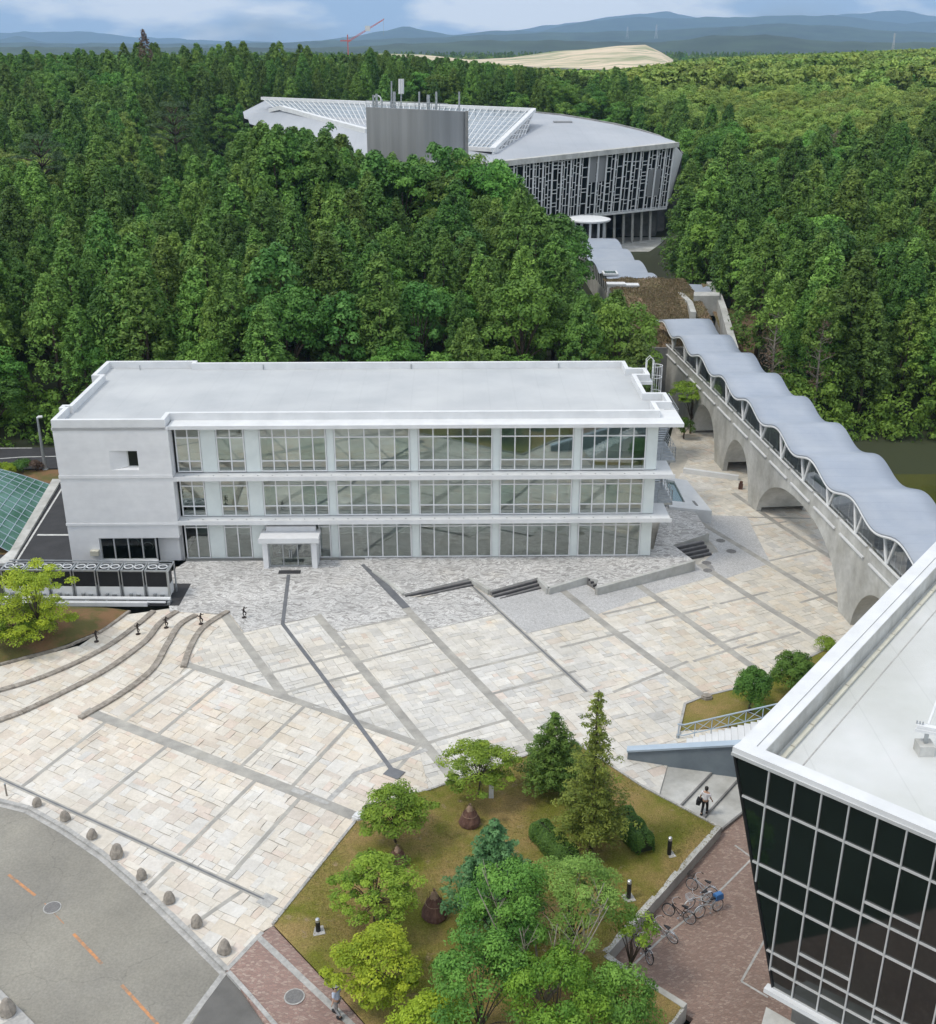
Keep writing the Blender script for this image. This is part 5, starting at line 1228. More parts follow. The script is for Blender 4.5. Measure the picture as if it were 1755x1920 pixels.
# undercroft: dark walls, slanting columns
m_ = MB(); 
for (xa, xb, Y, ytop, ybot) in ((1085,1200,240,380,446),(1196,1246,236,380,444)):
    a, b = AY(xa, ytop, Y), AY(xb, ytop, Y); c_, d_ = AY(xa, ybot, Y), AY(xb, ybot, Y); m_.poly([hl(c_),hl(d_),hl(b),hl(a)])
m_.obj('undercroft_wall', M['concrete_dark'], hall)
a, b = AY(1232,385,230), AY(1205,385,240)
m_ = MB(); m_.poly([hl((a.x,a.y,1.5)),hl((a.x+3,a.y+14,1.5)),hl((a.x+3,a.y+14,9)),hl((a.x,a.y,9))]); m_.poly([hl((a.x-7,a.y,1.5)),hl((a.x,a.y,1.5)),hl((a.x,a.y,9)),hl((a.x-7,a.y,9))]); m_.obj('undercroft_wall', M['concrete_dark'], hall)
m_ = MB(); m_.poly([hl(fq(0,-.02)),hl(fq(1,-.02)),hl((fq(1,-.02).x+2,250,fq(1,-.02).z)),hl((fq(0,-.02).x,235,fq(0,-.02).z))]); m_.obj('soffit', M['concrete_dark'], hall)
for k in range(8):
    u = 0.55 + 0.38*k/7; a = fq(u,-.02,-.8 - .0*k); m_ = MB(); m_.bar(hl(a), hl((a.x+.3, a.y+.8, 1.6)), 0.45, 0.6, up=(0,1,0)); m_.obj('undercroft_column', M['concrete'], hall)
mb = MB(); q = [G(*p, 2.06) for p in ((1120,445),(1250,445),(1215,480),(1160,478))]; mb.poly([(p.x,p.y,p.z) for p in q]); struct(mb.obj('forecourt_paving', M['concrete']))

# ================================================================ black glass building in the right foreground
ZT = 13.5
Ck, Dk = G(1378,1400,ZT), G(1755,1560,ZT); Lk = G(1755,1015,ZT)
fu = (Dk - Ck).normalized(); fn = Vector((fu.y, -fu.x, 0)); fn = fn if fn.y < 0 else -fn       # out of the front
su = (Lk - Ck).normalized()
kb = thing('black_glass_building', 'black glass building with white parapet and leaning side wall in right foreground', 'building', (Ck.x, Ck.y, BRZ))
def kl(s, z, out=0.0, t=0.0): p = Ck + fu*s + fn*out + su*t; return (p.x-Ck.x, p.y-Ck.y, z - BRZ)
KS = (38-ZT)/21.0
ZB = ZT - (17-8.32)*KS
zrows = [ZT-.35, ZT-(17-15.32)*KS, ZT-(17-13.0)*KS, ZT-(17-11.9)*KS, ZT-(17-9.75)*KS, ZT-(17-9.08)*KS, ZB]
sl_ = 2.33*KS/(ZT-ZB)                       # lean of the side edge per metre
def sedge(z): return (ZT - z) * sl_
ms = [1.27*KS + k*0.883*KS for k in range(-1, 14)]
ms[0] = 0.40*KS
SMAX = 16.0
def clip_l(s, z): return max(s, sedge(z))
fr_ = MB(); 
for r in range(len(zrows)-1):
    zt, zb_ = zrows[r], zrows[r+1]
    xs_ = [0.0] + ms[1:] + [SMAX]
    for a, b in zip(xs_, xs_[1:]):
        if b <= sedge(zb_) + .05: continue
        q = [kl(clip_l(a, zb_), zb_), kl(clip_l(b, zb_), zb_), kl(clip_l(b, zt), zt), kl(clip_l(a, zt), zt)]
        m_ = MB(); m_.poly(q); m_.obj('pane', M['blackglass'], kb)
for z in zrows[1:]:
    m_ = MB(); m_.bar(kl(sedge(z), z, .03), kl(SMAX, z, .03), 0.075, 0.07, up=(0,0,1)); m_.obj('transom', M['aluminium'], kb)
for s in ms[1:]:
    zt = zrows[0]; zb_ = ZB if s > sedge(ZB) else ZT - s/sl_
    m_ = MB(); m_.bar(kl(s, zb_, .035), kl(s, zt, .035), 0.055, 0.08, up=fn); m_.obj('mullion', M['aluminium'], kb)
for s0, s1, z in ((ms[5]-.0, ms[7], ZT-(17-13.51)*KS),(ms[3],ms[5],ZT-(17-10.3)*KS),(ms[6],ms[8],ZT-(17-9.4)*KS)):
    m_ = MB(); m_.bar(kl(s0, z, .03), kl(s1, z, .03), 0.10, 0.07); m_.obj('opening_sash', M['aluminium'], kb)
m_ = MB(); m_.bar(kl(0.02, zrows[0], .02), kl(sedge(ZB), ZB, .02), 0.08, 0.08, up=fn); m_.obj('edge_frame', M['black'], kb)
m_ = MB(); m_.bar(kl(sedge(ZB)-.25, ZB-.12, .1), kl(SMAX, ZB-.12, .1), 0.35, 0.22); m_.obj('base_ledge', M['white'], kb)
# leaning side wall and lower storey
LT = 30.0
m_ = MB(); m_.poly([kl(0,ZT-.3), kl(sedge(ZB),ZB), kl(sedge(ZB),ZB,0,LT), kl(0,ZT-.3,0,LT)]); m_.obj('side_wall', M['blackglass'], kb)
m_ = MB(); m_.poly([kl(sedge(ZB)+.6,BRZ,-.8), kl(SMAX,BRZ,-.8), kl(SMAX,ZB,-.8), kl(sedge(ZB)+.6,ZB,-.8)]); m_.poly([kl(sedge(ZB)+.6,BRZ,-.8), kl(sedge(ZB)+.6,BRZ,-.8,LT-2), kl(sedge(ZB)+.6,ZB,-.8,LT-2), kl(sedge(ZB)+.6,ZB,-.8)][::-1]); m_.obj('lower_wall', M['concrete'], kb)
m_ = MB(); m_.poly([kl(sedge(ZB),ZB-.02), kl(SMAX,ZB-.02), kl(SMAX,ZB-.02,-6), kl(sedge(ZB),ZB-.02,-6)]); m_.obj('soffit', M['concrete'], kb)
m_ = MB(); m_.prism([kl(sedge(ZB)-.1,0,0.15)[:2], kl(SMAX,0,0.15)[:2], kl(SMAX,0,3.2)[:2], kl(sedge(ZB)+.5,0,2.2)[:2]], 0.0, ZB-1.0-BRZ); m_.obj('terrace_slab', M['concrete'], kb)
# roof slab and parapets
m_ = MB(); m_.poly([kl(0.2,ZT-.95,-.1), kl(SMAX,ZT-.95,-.1), kl(SMAX,ZT-.95,-.1,LT), kl(0.2,ZT-.95,-.1,LT)]); m_.obj('roof', M['roofslab'], kb)
def prl(a, b, z0, z1): return a
cw = 1.25                                   # width of the side coping
sn = Vector((su.y, -su.x, 0)); sn = sn if sn.x > 0 else -sn
def kq(p, z): return (p.x-Ck.x, p.y-Ck.y, z-BRZ)
a0, a1 = Ck, Ck + su*LT; b0, b1 = Ck + sn*cw*1.0 + fu*0.25, Ck + su*LT + sn*cw
m_ = MB()
ci, cj = Ck + sn*.62, a1 + sn*.62
m_.prism([kq(a0,0)[:2], kq(a1,0)[:2], kq(cj,0)[:2], kq(ci + su*.0,0)[:2]], ZT-.45-BRZ, ZT-BRZ)
m_.obj('parapet_coping', M['white'], kb)
m_ = MB(); m_.prism([kq(ci,0)[:2], kq(cj,0)[:2], kq(a1+sn*1.0,0)[:2], kq(Ck+sn*1.0+su*.35,0)[:2]], ZT-1.2-BRZ, ZT-.05-BRZ); m_.obj('parapet', M['concrete'], kb)
m_ = MB(); m_.prism([kq(ci + sn*.03 + su*.2,0)[:2], kq(cj+sn*.03,0)[:2], kq(a1+sn*.98,0)[:2], kq(Ck+sn*.98+su*.55,0)[:2]], ZT-.05-BRZ, ZT-.035-BRZ); m_.obj('parapet_top', M['white'], kb)
fi = Ck - fn*.55; fj = Ck + fu*SMAX - fn*.55
m_ = MB(); m_.prism([kq(Ck + fn*.06 - fu*.06,0)[:2], kq(Ck+fu*SMAX+fn*.06,0)[:2], kq(fj,0)[:2], kq(fi,0)[:2]], ZT-.30-BRZ, ZT+.006-BRZ); m_.obj('front_coping', M['white'], kb)
m_ = MB(); m_.prism([kq(Ck - fn*.12 + fu*.2,0)[:2], kq(Ck+fu*SMAX-fn*.12,0)[:2], kq(fj + fn*.01,0)[:2], kq(fi + fn*.01 + fu*.2,0)[:2]], ZT-1.0-BRZ, ZT-.301-BRZ); m_.obj('front_parapet', M['concrete'], kb)
m_ = MB(); m_.prism([kq(Ck + fn*.10 - fu*.08,0)[:2], kq(Ck+fu*SMAX+fn*.10,0)[:2], kq(Ck+fu*SMAX,0)[:2], kq(Ck,0)[:2]], ZT-.36-BRZ, ZT-.22-BRZ); m_.obj('front_fascia', M['aluminium'], kb)
# pipe along the parapet, roof joint, bench-like gantry
base = Ck + sn*1.28 + su*.7
for k in range(12):
    p, q = base + su*(k*1.9), base + su*(k*1.9+1.82); m_ = MB(); m_.bar(kq(p,ZT-.86), kq(q,ZT-.86), 0.16, 0.12); m_.obj('cable_duct', M['cream'], kb)
m_ = MB(); p, q = Ck + sn*2.05 + su*1.0, Ck + sn*2.05 + su*LT; m_.bar(kq(p,ZT-.945), kq(q,ZT-.945), 0.05, 0.02); m_.obj('roof_joint', M['kerb'], kb)
gz = ZT - .95; g = G(1725,1362,gz+1.1)
gt = thing('roof_gantry', 'white steel gantry on concrete feet standing on the roof of the black glass building', 'gantry', (g.x, g.y, gz))
m_ = MB(); m_.bar((-.1,.04,1.1),(2.6,-1.1,1.1),0.22,0.2); m_.bar((-.2,-.08,1.0),(2.6,-1.25,1.0),0.05,0.12); m_.obj('beam', M['white'], gt)
for x, y in ((.25,-.15),(1.9,-.85)):
    m_ = MB(); m_.bar((x,y,.45),(x,y,1.05),0.12,0.12); m_.obj('post', M['galv'], gt); m_ = MB(); m_.box(x-.3,x+.3,y-.3,y+.3,0,.45); m_.obj('foot', M['concrete'], gt)
m_ = MB(); m_.bar((.35,.1,1.1),(1.7,2.4,1.1),0.08,0.1); m_.obj('brace', M['white'], gt)
m_ = MB()
for k in range(3): m_.tube([(-.12+.1*k,.05-.04*k,1.2),(-.12+.1*k,.05-.04*k,1.33)], .03, 6)
m_.obj('bolt', M['galv'], gt)

# ================================================================ blue-grey ramp wall and the stair beside it
wp = GP(1176,1424); wq = G(1405,1462,-.85); wd = (wq - wp); wd.z = 0; wl = wd.length + 6; wd.normalize(); wn = Vector((-wd.y, wd.x, 0))
rt = thing('ramp_wall', 'blue-grey wall with pale blue coping rising towards the black building', 'wall', wp)
m_ = MB(); prof = [(0,-.9),(wl,-1.6),(wl,3.4),(0,0.55)]
def wpt(s, w, z): v = wd*s + wn*w; return (v.x, v.y, z)
i = m_.addv([wpt(s,0,z) for s, z in prof] + [wpt(s,.3,z) for s, z in prof])
for q in ((0,1,2,3),(7,6,5,4),(3,2,6,7),(0,3,7,4),(1,0,4,5),(2,1,5,6)): m_.face(*[i+k for k in q])
m_.obj('wall', M['bluewall'], rt)
m_ = MB(); m_.bar(wpt(-.05,.15,.60), wpt(wl,.15,3.45), 0.5, 0.12); m_.obj('coping', M['bluetop'], rt)
q0 = GP(1268,1384)
st = thing('outdoor_stair', 'outdoor stair with pale blue trussed handrail behind the blue-grey wall', 'stair', (q0.x, q0.y, q0.z))
sdv = (G(1440,1352,1.2) - q0); sdv.z = 0; sdv.normalize(); srn = Vector((-sdv.y, sdv.x, 0))
for k in range(14):
    m_ = MB(); a = k*.36
    m_.prism([tuple((sdv*s_ + srn*w_)[:2]) for s_, w_ in ((a+.6,-2.0),(a+.955,-2.0),(a+.955,-.1),(a+.6,-.1))], -.3, .16*(k+1)); m_.obj('step', M['white'], st)
m_ = MB(); L5 = 5.8
def hp(s, z): v = sdv*s; return (v.x, v.y, z)
def hz(s): return max(0, s - .4)*.40
m_.tube([hp(0,1.0),hp(.4,1.0),hp(L5,hz(L5)+1.0),hp(L5+2,hz(L5)+1.0)], .045, 6); m_.tube([hp(0,.25),hp(.4,.25),hp(L5,hz(L5)+.25),hp(L5+2,hz(L5)+.25)], .035, 6)
m_.obj('handrail', M['bluetop'], st)
for k in range(7):
    s0, s1 = .1 + k*.95, 1.05 + k*.95; m_ = MB()
    m_.tube([hp(s0,0),hp(s0,hz(s0)+1.0)], .03, 5); m_.tube([hp(s0,hz(s0)+.25),hp(s1,hz(s1)+1.0)], .02, 5); m_.tube([hp(s0,hz(s0)+1.0),hp(s1,hz(s1)+.25)], .02, 5); m_.obj('cross_brace', M['bluetop'], st)
# ================================================================ air-conditioner units in a row
a0, a1 = G(52,1122), G(322,1124)
av = (a1 - a0); nu_ = 7; pitch = av.length / 6.05; aang = math.atan2(av.y, av.x); av.normalize()
def make_ac():
    t = thing('outdoor_ac_unit', 'x', 'air conditioner', (0,0,0), 0, 'outdoor units along the end of the white building')
    w, d, h = pitch*0.93, 1.25, 2.35
    m_ = MB(); m_.box(0,w,0,d,0.15,1.0); m_.obj('lower_panel', M['white'], t)
    m_ = MB(); m_.box(.04,w-.04,.03,d-.03,1.0,h-.12); m_.obj('coil', M['black'], t)
    m_ = MB()
    for k in range(26): x = .06 + (w-.12)*k/25; m_.box(x-.008,x+.008,0.0,.035,1.02,h-.14)
    m_.obj('coil_fins', M['asphalt_new'], t)
    m_ = MB(); m_.box(-.02,w+.02,-.03,.1,h-.12,h); m_.box(-.02,w+.02,d-.07,d+.03,h-.12,h); m_.box(-.02,.09,.1,d-.07,h-.12,h); m_.box(w-.09,w+.02,.1,d-.07,h-.12,h); m_.box(w/2-.06,w/2+.06,.1,d-.07,h-.12,h)
    for x in (0.0, w-.08): m_.box(x,x+.08,-.02,.06,.15,h-.12)
    m_.obj('casing', M['galv'], t)
    m_ = MB(); m_.box(.09,w-.09,.1,d-.07,h-.16,h-.13); m_.obj('top_plate', M['white'], t)
    for x in (w*.27, w*.73):
        m_ = MB(); m_.torus((x,d/2,h), (0,0,1), w*.185, .045, 24, 6); f_ = m_.obj('fan_ring', M['white'], t)
        m_ = MB(); m_.lathe([(w*.175,h-.05),(w*.175,h-.04),(.02,h-.04)], 24, (x,d/2,0)); m_.obj('fan', M['black'], f_)
        m_ = MB()
        for q in range(6): th = math.pi*q/6; m_.bar((x-w*.18*math.cos(th),d/2-w*.18*math.sin(th),h+.01),(x+w*.18*math.cos(th),d/2+w*.18*math.sin(th),h+.01),.012,.012)
        m_.obj('fan_guard', M['galv'], f_)
    m_ = MB(); m_.box(0,w,.1,.25,0,.15); m_.box(0,w,d-.25,d-.1,0,.15); m_.obj('base_rail', M['concrete_dark'], t)
    m_ = MB(); m_.box(w*.3,w*.42,-.18,0,.2,.5); m_.box(w*.6,w*.78,-.15,0,.15,.42); m_.obj('pipe_box', M['galv'], t)
    return t
ac = make_ac(); names = ['rightmost', 'second from the right', 'third from the right', 'fourth from the right', 'fifth from the right', 'sixth from the right', 'leftmost']
for k in range(nu_):
    o = ac if k == 0 else copy_tree(ac)
    p = a1 - av * pitch * (k + 1); o.location = (p.x, p.y, 0.02); o.rotation_euler = (0,0,aang)
    o['label'] = f'outdoor cooling unit with twin roof fans, {names[k]} of the row'
# frame posts, pipe run and dark floor pad
p0 = a0 - av*1.5; fp = thing('pipe_run', 'white insulated pipe run on dark pad before the cooling units', 'pipes', (p0.x,p0.y,0), aang)
LA = (a1 - p0).length
m_ = MB(); m_.box(0,LA+.8,-1.0,2.6,-.02,.025); m_.obj('pad', M['asphalt_new'], fp)
m_ = MB(); m_.tube([(0,-.55,.35),(LA+.1,-.55,.35)], .14, 8); m_.tube([(0,-.85,.2),(LA-.2,-.85,.2)], .08, 8); m_.obj('pipe', M['white'], fp)
m_ = MB(); m_.bar((-1,-1.15,.12),(LA-1.5,-1.05,.12),.12,.3); m_.obj('edging', M['white'], fp)
for k in range(9):
    m_ = MB(); m_.box(LA*k/8-.1,LA*k/8+.1,-.9,-.3,0,.22); m_.obj('pipe_support', M['galv'], fp)
m_ = MB(); m_.bar((LA+.05,-.4,0),(LA+.05,-.4,2.5),.1,.1); m_.bar((LA+.05,1.3,0),(LA+.05,1.3,2.5),.1,.1); m_.bar((LA+.05,-.4,2.45),(LA+.05,1.3,2.45),.08,.08); m_.bar((0,1.32,2.5),(LA+.1,1.32,2.5),.07,.07); m_.obj('support_frame', M['galv'], fp)

# ================================================================ green glazed roof, parking strip, lamp and road on the far left
gc = G(20,1035); gr = thing('green_glass_roof', 'sloping green glass roof in a grid at the left edge', 'glass roof', (gc.x, gc.y, 0))
ridge_px = [(-260,915,3.2),(-60,915,3.2),(0,912,3.0),(50,898,2.6),(82,896,1.6)]; 
low_a, low_b = G(20,1036,.1), G(97,910,.1)
def gpt(u, v):                             # u along depth, v from the low edge up to the left
    a = low_a.lerp(low_b, u); k = v * 9.0
    return Vector((a.x - k*0.95, a.y - k*0.10*(1-u), 0.1 + 3.6*math.sin(min(1, v*1.1)*math.pi/2) * (1 - 0.45*u**3)))
NUu, NVv = 13, 12
for i in range(NUu):
    for j in range(NVv):
        g_ = 0.012; q = [gpt((i+g_)/NUu,(j+g_)/NVv), gpt((i+1-g_)/NUu,(j+g_)/NVv), gpt((i+1-g_)/NUu,(j+1-g_)/NVv), gpt((i+g_)/NUu,(j+1-g_)/NVv)]
        m_ = MB(); m_.poly([p - gc for p in q]); m_.obj('pane', M['greenpane'], gr)
m_ = MB()
for i in range(NUu+1):
    for j in range(NVv): m_.bar(gpt(i/NUu,j/NVv)-gc+Vector((0,0,.02)), gpt(i/NUu,(j+1)/NVv)-gc+Vector((0,0,.02)), .05, .05)
for j in range(NVv+1):
    for i in range(NUu): m_.bar(gpt(i/NUu,j/NVv)-gc+Vector((0,0,.02)), gpt((i+1)/NUu,j/NVv)-gc+Vector((0,0,.02)), .045, .045)
m_.obj('glazing_grid', M['bluetop'], gr)
m_ = MB(); m_.prism([(p.x-gc.x,p.y-gc.y) for p in (G(24,1040),G(101,908),G(-200,900),G(-260,1040))], -.5, .03); m_.obj('floor', M['soil'], gr)
m_ = MB(); m_.prism([(p.x-gc.x,p.y-gc.y) for p in (G(-10,1062),G(22,1060),G(116,902),G(99,902),G(20,1036))], -.5, .22); m_.obj('concrete_edge', M['concrete'], gr)
mb = MB(); mb.prism([(p.x,p.y) for p in (G(-300,1075),G(150,1075),G(152,880),G(112,900))], -.3, .005); pk = struct(mb.obj('parking_strip', M['asphalt_new']))
for a, b, w in (((20,1070),(116,916),.16),((70,1003),(135,1003),.30)):
    p, q = G(*a), G(*b); mb = MB(); mb.bar((p.x,p.y,.004),(q.x,q.y,.004),w,.014); mb.obj('white_line', M['linewhite'], pk)
mb = MB(); mb.prism([(p.x,p.y) for p in (G(-500,905),G(100,905),G(112,896),G(112,880),G(-500,895))], -.4, -.01); struct(mb.obj('verge', M['soil']))
mb = MB(); mb.prism([(p.x,p.y) for p in (G(-500,893),G(-60,880),G(160,876),G(170,838),G(-60,838),G(-500,842))], -.5, -.06); rb = struct(mb.obj('rear_road', M['asphalt_new']))
for a, b in (((-300,866),(0,860)),((0,860),(40,857)),((40,857),(130,855)),((-300,842),(60,840))):
    p, q = G(*a,-.06), G(*b,-.06); mb = MB(); mb.bar((p.x,p.y,-.06),(q.x,q.y,-.06),.16,.014); mb.obj('white_line', M['linewhite'], rb)
b_ = G(85,880); t_ = AY(68,784,b_.y)
lp = thing('street_lamp', 'tall grey street lamp behind the left end of the white building', 'street lamp', b_)
h_ = t_.z; m_ = MB(); m_.tube([(0,0,0),(0,0,h_-.2),(.0,0,h_)], [.17,.11,.09], 10); m_.obj('pole', M['galv'], lp)
m_ = MB(); m_.tube([(-.05,0,h_),(.15,0,h_+.12),(.5,0,h_+.15)], [.09,.13,.12], 8); m_.obj('lamp_head', M['white'], lp)
m_ = MB(); m_.lathe([(.28,0),(.28,.06),(.2,.1)], 12); m_.obj('base_plate', M['galv'], lp)

# ================================================================ stone bollards along the kerb
def bollard(px, lab, s=1.0, z=None, seed=0):
    p = GP(*px) if z is None else G(*px, z); rn = random.Random(seed)
    t = thing('stone_bollard', lab, 'bollard', (p.x, p.y, p.z), rn.uniform(0, 3), 'rough stone bollards along the kerb')
    m_ = MB(); n = 9; prof = [(.30,0),(.33,.15),(.29,.38),(.20,.58),(.09,.70)]; rings = []
    for r_, zz in prof: rings.append(m_.addv([(s*r_*rn.uniform(.84,1.14)*math.cos(2*math.pi*k/n) + s*.05*zz, s*r_*rn.uniform(.84,1.14)*math.sin(2*math.pi*k/n), s*zz + rn.uniform(-.02,.02)*s*(zz > 0)) for k in range(n)]))
    for a, b in zip(rings, rings[1:]):
        for k in range(n): l = (k+1) % n; m_.face(a+k, a+l, b+l, b+k)
    m_.face(*[rings[-1]+k for k in range(n)]); m_.obj('stone', M['rock'], t)
    m_ = MB(); m_.lathe([(.36*s,0),(.36*s,.02),(.33*s,.03)], 14); m_.obj('footing', M['kerb'], t)
for k, (px, s, lb) in enumerate([((70,1511),.9,'rough stone bollard on the plaza kerb, nearest the thin post'),((123,1537),.95,'rough stone bollard, second from the thin post on the kerb'),((173,1571),.95,'rough stone bollard on the kerb left of the widest one'),((219,1606),1.25,'widest rough stone bollard, beside a pale patch of kerb paving'),((266,1647),.95,'rough stone bollard on the kerb right of the widest one'),((318,1691),1.0,'rough stone bollard, third up from the brick pavement corner'),((369,1735),1.0,'rough stone bollard, second up from the brick pavement corner'),((421,1785),1.15,'rough stone bollard nearest the brick pavement corner')]): bollard(px, lb, s*.86, None, k+1)
bollard((16,1900), 'rough stone bollard alone on the pavement in the lower left corner', 1.1, 0.0, 20)
p = GP(13,1492); t = thing('thin_post', 'thin greenish post standing at the kerb by the left edge', 'post', p); m_ = MB(); m_.tube([(0,0,0),(0,0,.75)], .05, 8); m_.obj('shaft', M['rock'], t); m_ = MB(); m_.lathe([(.06,.75),(.06,.8),(.02,.83)], 8); m_.obj('cap', M['galv'], t)

# ================================================================ skinned figures
def skin_fig(name, J, E_, mat, parent, sub=1, root=0):
    me = bpy.data.meshes.new(name); me.from_pydata([j[:3] for j in J], E_, [])
    me.materials.append(mat); o = bpy.data.objects.new(name, me); COL.objects.link(o); o.parent = parent
    bm = bmesh.new(); bm.from_mesh(me); ly = bm.verts.layers.skin.verify(); bm.verts.ensure_lookup_table()
    for v, j in zip(bm.verts, J):
        v[ly].radius = (j[3], j[4] if len(j) > 4 else j[3]); v[ly].use_root = (v.index == root)
    bm.to_mesh(me); bm.free()
    o.modifiers.new('skin', 'SKIN').use_smooth_shade = True
    s = o.modifiers.new('sub', 'SUBSURF'); s.levels = sub; s.render_levels = sub
    return o
# five small bronze runners
for k, (px, nm) in enumerate([((181,1203),'lowest and leftmost'),((259,1189),'second from the left'),((312,1177),'middle one'),((377,1170),'second from the right'),((458,1158),'rightmost, on the grey setts')]):
    p = G(*px); z0 = 0.0
    t = thing('bronze_figure', f'small dark bronze running figure on the plaza, {nm} of five', 'statue', p, R(-20 + 7*k), 'small bronze running figures')
    m_ = MB(); m_.lathe([(.17,0),(.17,.03),(.10,.05),(.03,.06)], 14); m_.obj('base', M['bronze'], t)
    s = 0.52
    J = [(0,0,.92,.12),(0,.02,1.15,.11),(.04,0,1.38,.13),(.07,0,1.52,.05),(.12,0,1.68,.10),
         (.10,-.1,.90,.085),(.32,-.12,.72,.07),(.20,-.12,.40,.055),(.30,-.12,.34,.04),
         (-.06,.1,.88,.085),(-.12,.1,.50,.065),(-.02,.1,.10,.05),(.12,.1,.06,.04),
         (.04,-.2,1.38,.06),(-.16,-.26,1.2,.05),(-.30,-.2,1.36,.04),(.05,.2,1.38,.06),(.28,.26,1.22,.05),(.46,.2,1.42,.04)]
    E_ = [(0,1),(1,2),(2,3),(3,4),(0,5),(5,6),(6,7),(7,8),(0,9),(9,10),(10,11),(11,12),(2,13),(13,14),(14,15),(2,16),(16,17),(17,18)]
    skin_fig('figure', [tuple(s*c for c in j[:3]) + (s*j[3]*1.25,) for j in J], E_, M['bronze'], t).location = (0,0,.03)

def person(loc, rz, lab, top, legs, hairmat, hat=None, bag=True, pose='walk'):
    t = thing('person', lab, 'person', loc, rz)
    # one continuous body in skin, clothes as close shells over it; faces -y locally is the back towards the camera (+y is forward)
    J = [(0,0,.95,.14,.11),(0,.0,1.12,.135,.105),(0,.02,1.30,.155,.11),(0,.02,1.44,.12,.09),(0,.03,1.52,.052),(0,.04,1.62,.078,.088),(0,.05,1.70,.07,.082),
         (.09,0,.90,.085),(.10,.14,.52,.058),(.10,.16,.12,.042),(.10,.28,.05,.036),
         (-.09,0,.90,.085),(-.10,.04,.50,.058),(-.10,-.20,.16,.042),(-.10,-.12,.05,.036),
         (.19,.02,1.42,.058),(.27,.02,1.15,.043),(.32,.16,.95,.032),(-.19,.02,1.42,.058),(-.27,-.02,1.14,.043),(-.30,.03,.92,.032)]
    E_ = [(0,1),(1,2),(2,3),(3,4),(4,5),(5,6),(0,7),(7,8),(8,9),(9,10),(0,11),(11,12),(12,13),(13,14),(3,15),(15,16),(16,17),(3,18),(18,19),(19,20)]
    skin_fig('body', J, E_, M['skin'], t, 2)
    S_ = [(0,0,.93,.165,.135),(0,0,1.12,.158,.125),(0,.02,1.30,.176,.13),(0,.02,1.44,.14,.108),(.19,.02,1.42,.082),(.245,.02,1.22,.074),(-.19,.02,1.42,.082),(-.245,-.01,1.22,.074)]
    skin_fig('shirt', S_, [(0,1),(1,2),(2,3),(3,4),(4,5),(3,6),(6,7)], M[top], t, 2)
    L_ = [(0,0,.98,.155,.125),(.09,0,.88,.105),(.10,.14,.52,.078),(.10,.155,.13,.066),(-.09,0,.88,.105),(-.10,.04,.50,.078),(-.10,-.19,.17,.066)]
    skin_fig('trousers', L_, [(0,1),(1,2),(2,3),(0,4),(4,5),(5,6)], M[legs], t, 2)
    for x, y, z, r_ in ((.10,.24,.05,0),(-.10,-.14,.07,R(20))):
        m_ = MB(); m_.prism([(-.05,-.13),(.05,-.13),(.055,.06),(.03,.15),(-.03,.15),(-.055,.06)], -.05, .06); o = m_.obj('shoe', M['black'], t); o.location = (x, y, z); o.rotation_euler = (-r_,0,0)
    # head details
    m_ = MB(); m_.lathe([(.088,1.60),(.104,1.66),(.106,1.72),(.092,1.78),(.05,1.82),(.01,1.83)], 16, (0,.03,0)); m_.obj('hair', M[hairmat], t, smooth=True)
    if hat:
        m_ = MB(); m_.lathe([(.17,1.725),(.175,1.735),(.118,1.75),(.115,1.82),(.06,1.86),(.01,1.865)], 18, (0,.04,0)); m_.obj('hat', M[hat], t, smooth=True)
    m_ = MB()
    m_.tube([(0,.125,1.66),(0,.155,1.635)], [.012,.018], 6)
    for sx in (-1, 1): m_.tube([(sx*.082,.03,1.63),(sx*.095,.02,1.67)], .018, 6)
    m_.obj('nose_and_ears', M['skin'], t)
    m_ = MB()
    for sx in (-1, 1): m_.lathe([(.004,-.01),(.011,0),(.004,.01)], 8, (sx*.033,.122,1.675))
    m_.bar((-.025,.118,1.605),(.025,.118,1.605),.008,.006); m_.obj('eyes_and_mouth', M['hair'], t)
    # hands: palm, four fingers and thumb
    for (hx, hy, hz), sx in (((.335,.19,.90),1),((-.305,.04,.87),-1)):
        Jh = [(0,0,.045,.024),(0,.01,-.01,.032,.018),(0,.015,-.045,.034,.016)]; Eh = [(0,1),(1,2)]
        for f_ in range(4):
            b0 = len(Jh); y_ = -.026 + .018*f_; ln = (.045,.055,.052,.040)[f_]
            Jh += [(y_,.018,-.062,.0095),(y_,.030,-.062-ln*.55,.0085),(y_,.022,-.062-ln,.0075)]; Eh += [(2,b0),(b0,b0+1),(b0+1,b0+2)]
        b0 = len(Jh); Jh += [(-sx*.036,.028,-.012,.0105),(-sx*.042,.046,-.045,.009)]; Eh += [(1,b0),(b0,b0+1)]
        o = skin_fig('hand', Jh, Eh, M['skin'], t, 1, 1); o.location = (hx, hy, hz)
    if bag:
        m_ = MB(); m_.prism([(-.10,-.19),(.10,-.19),(.12,.19),(-.12,.19)], .62, .92); o = m_.obj('shoulder_bag', M['trouser'], t); o.location = (-.34,-.04,.02)
        m_ = MB(); m_.tube([(-.33,-.1,.92),(-.24,-.06,1.2),(-.16,-.02,1.50),(-.24,.08,1.2),(-.33,.1,.92)], .016, 5); m_.obj('bag_strap', M['trouser'], t)
    return t
p = G(1320,1527,-.80)
person((p.x,p.y,-.80), R(-28), 'person in white shirt and black trousers carrying a dark shoulder bag on broad steps', 'shirt', 'trouser', 'hair')
p = GP(634,1906)
person((p.x,p.y,p.z+.02), R(60), 'person in white cap and pale blue shirt half hidden beside the yellow-green tree', 'blueshirt', 'galv', 'hair', hat='white', bag=False)

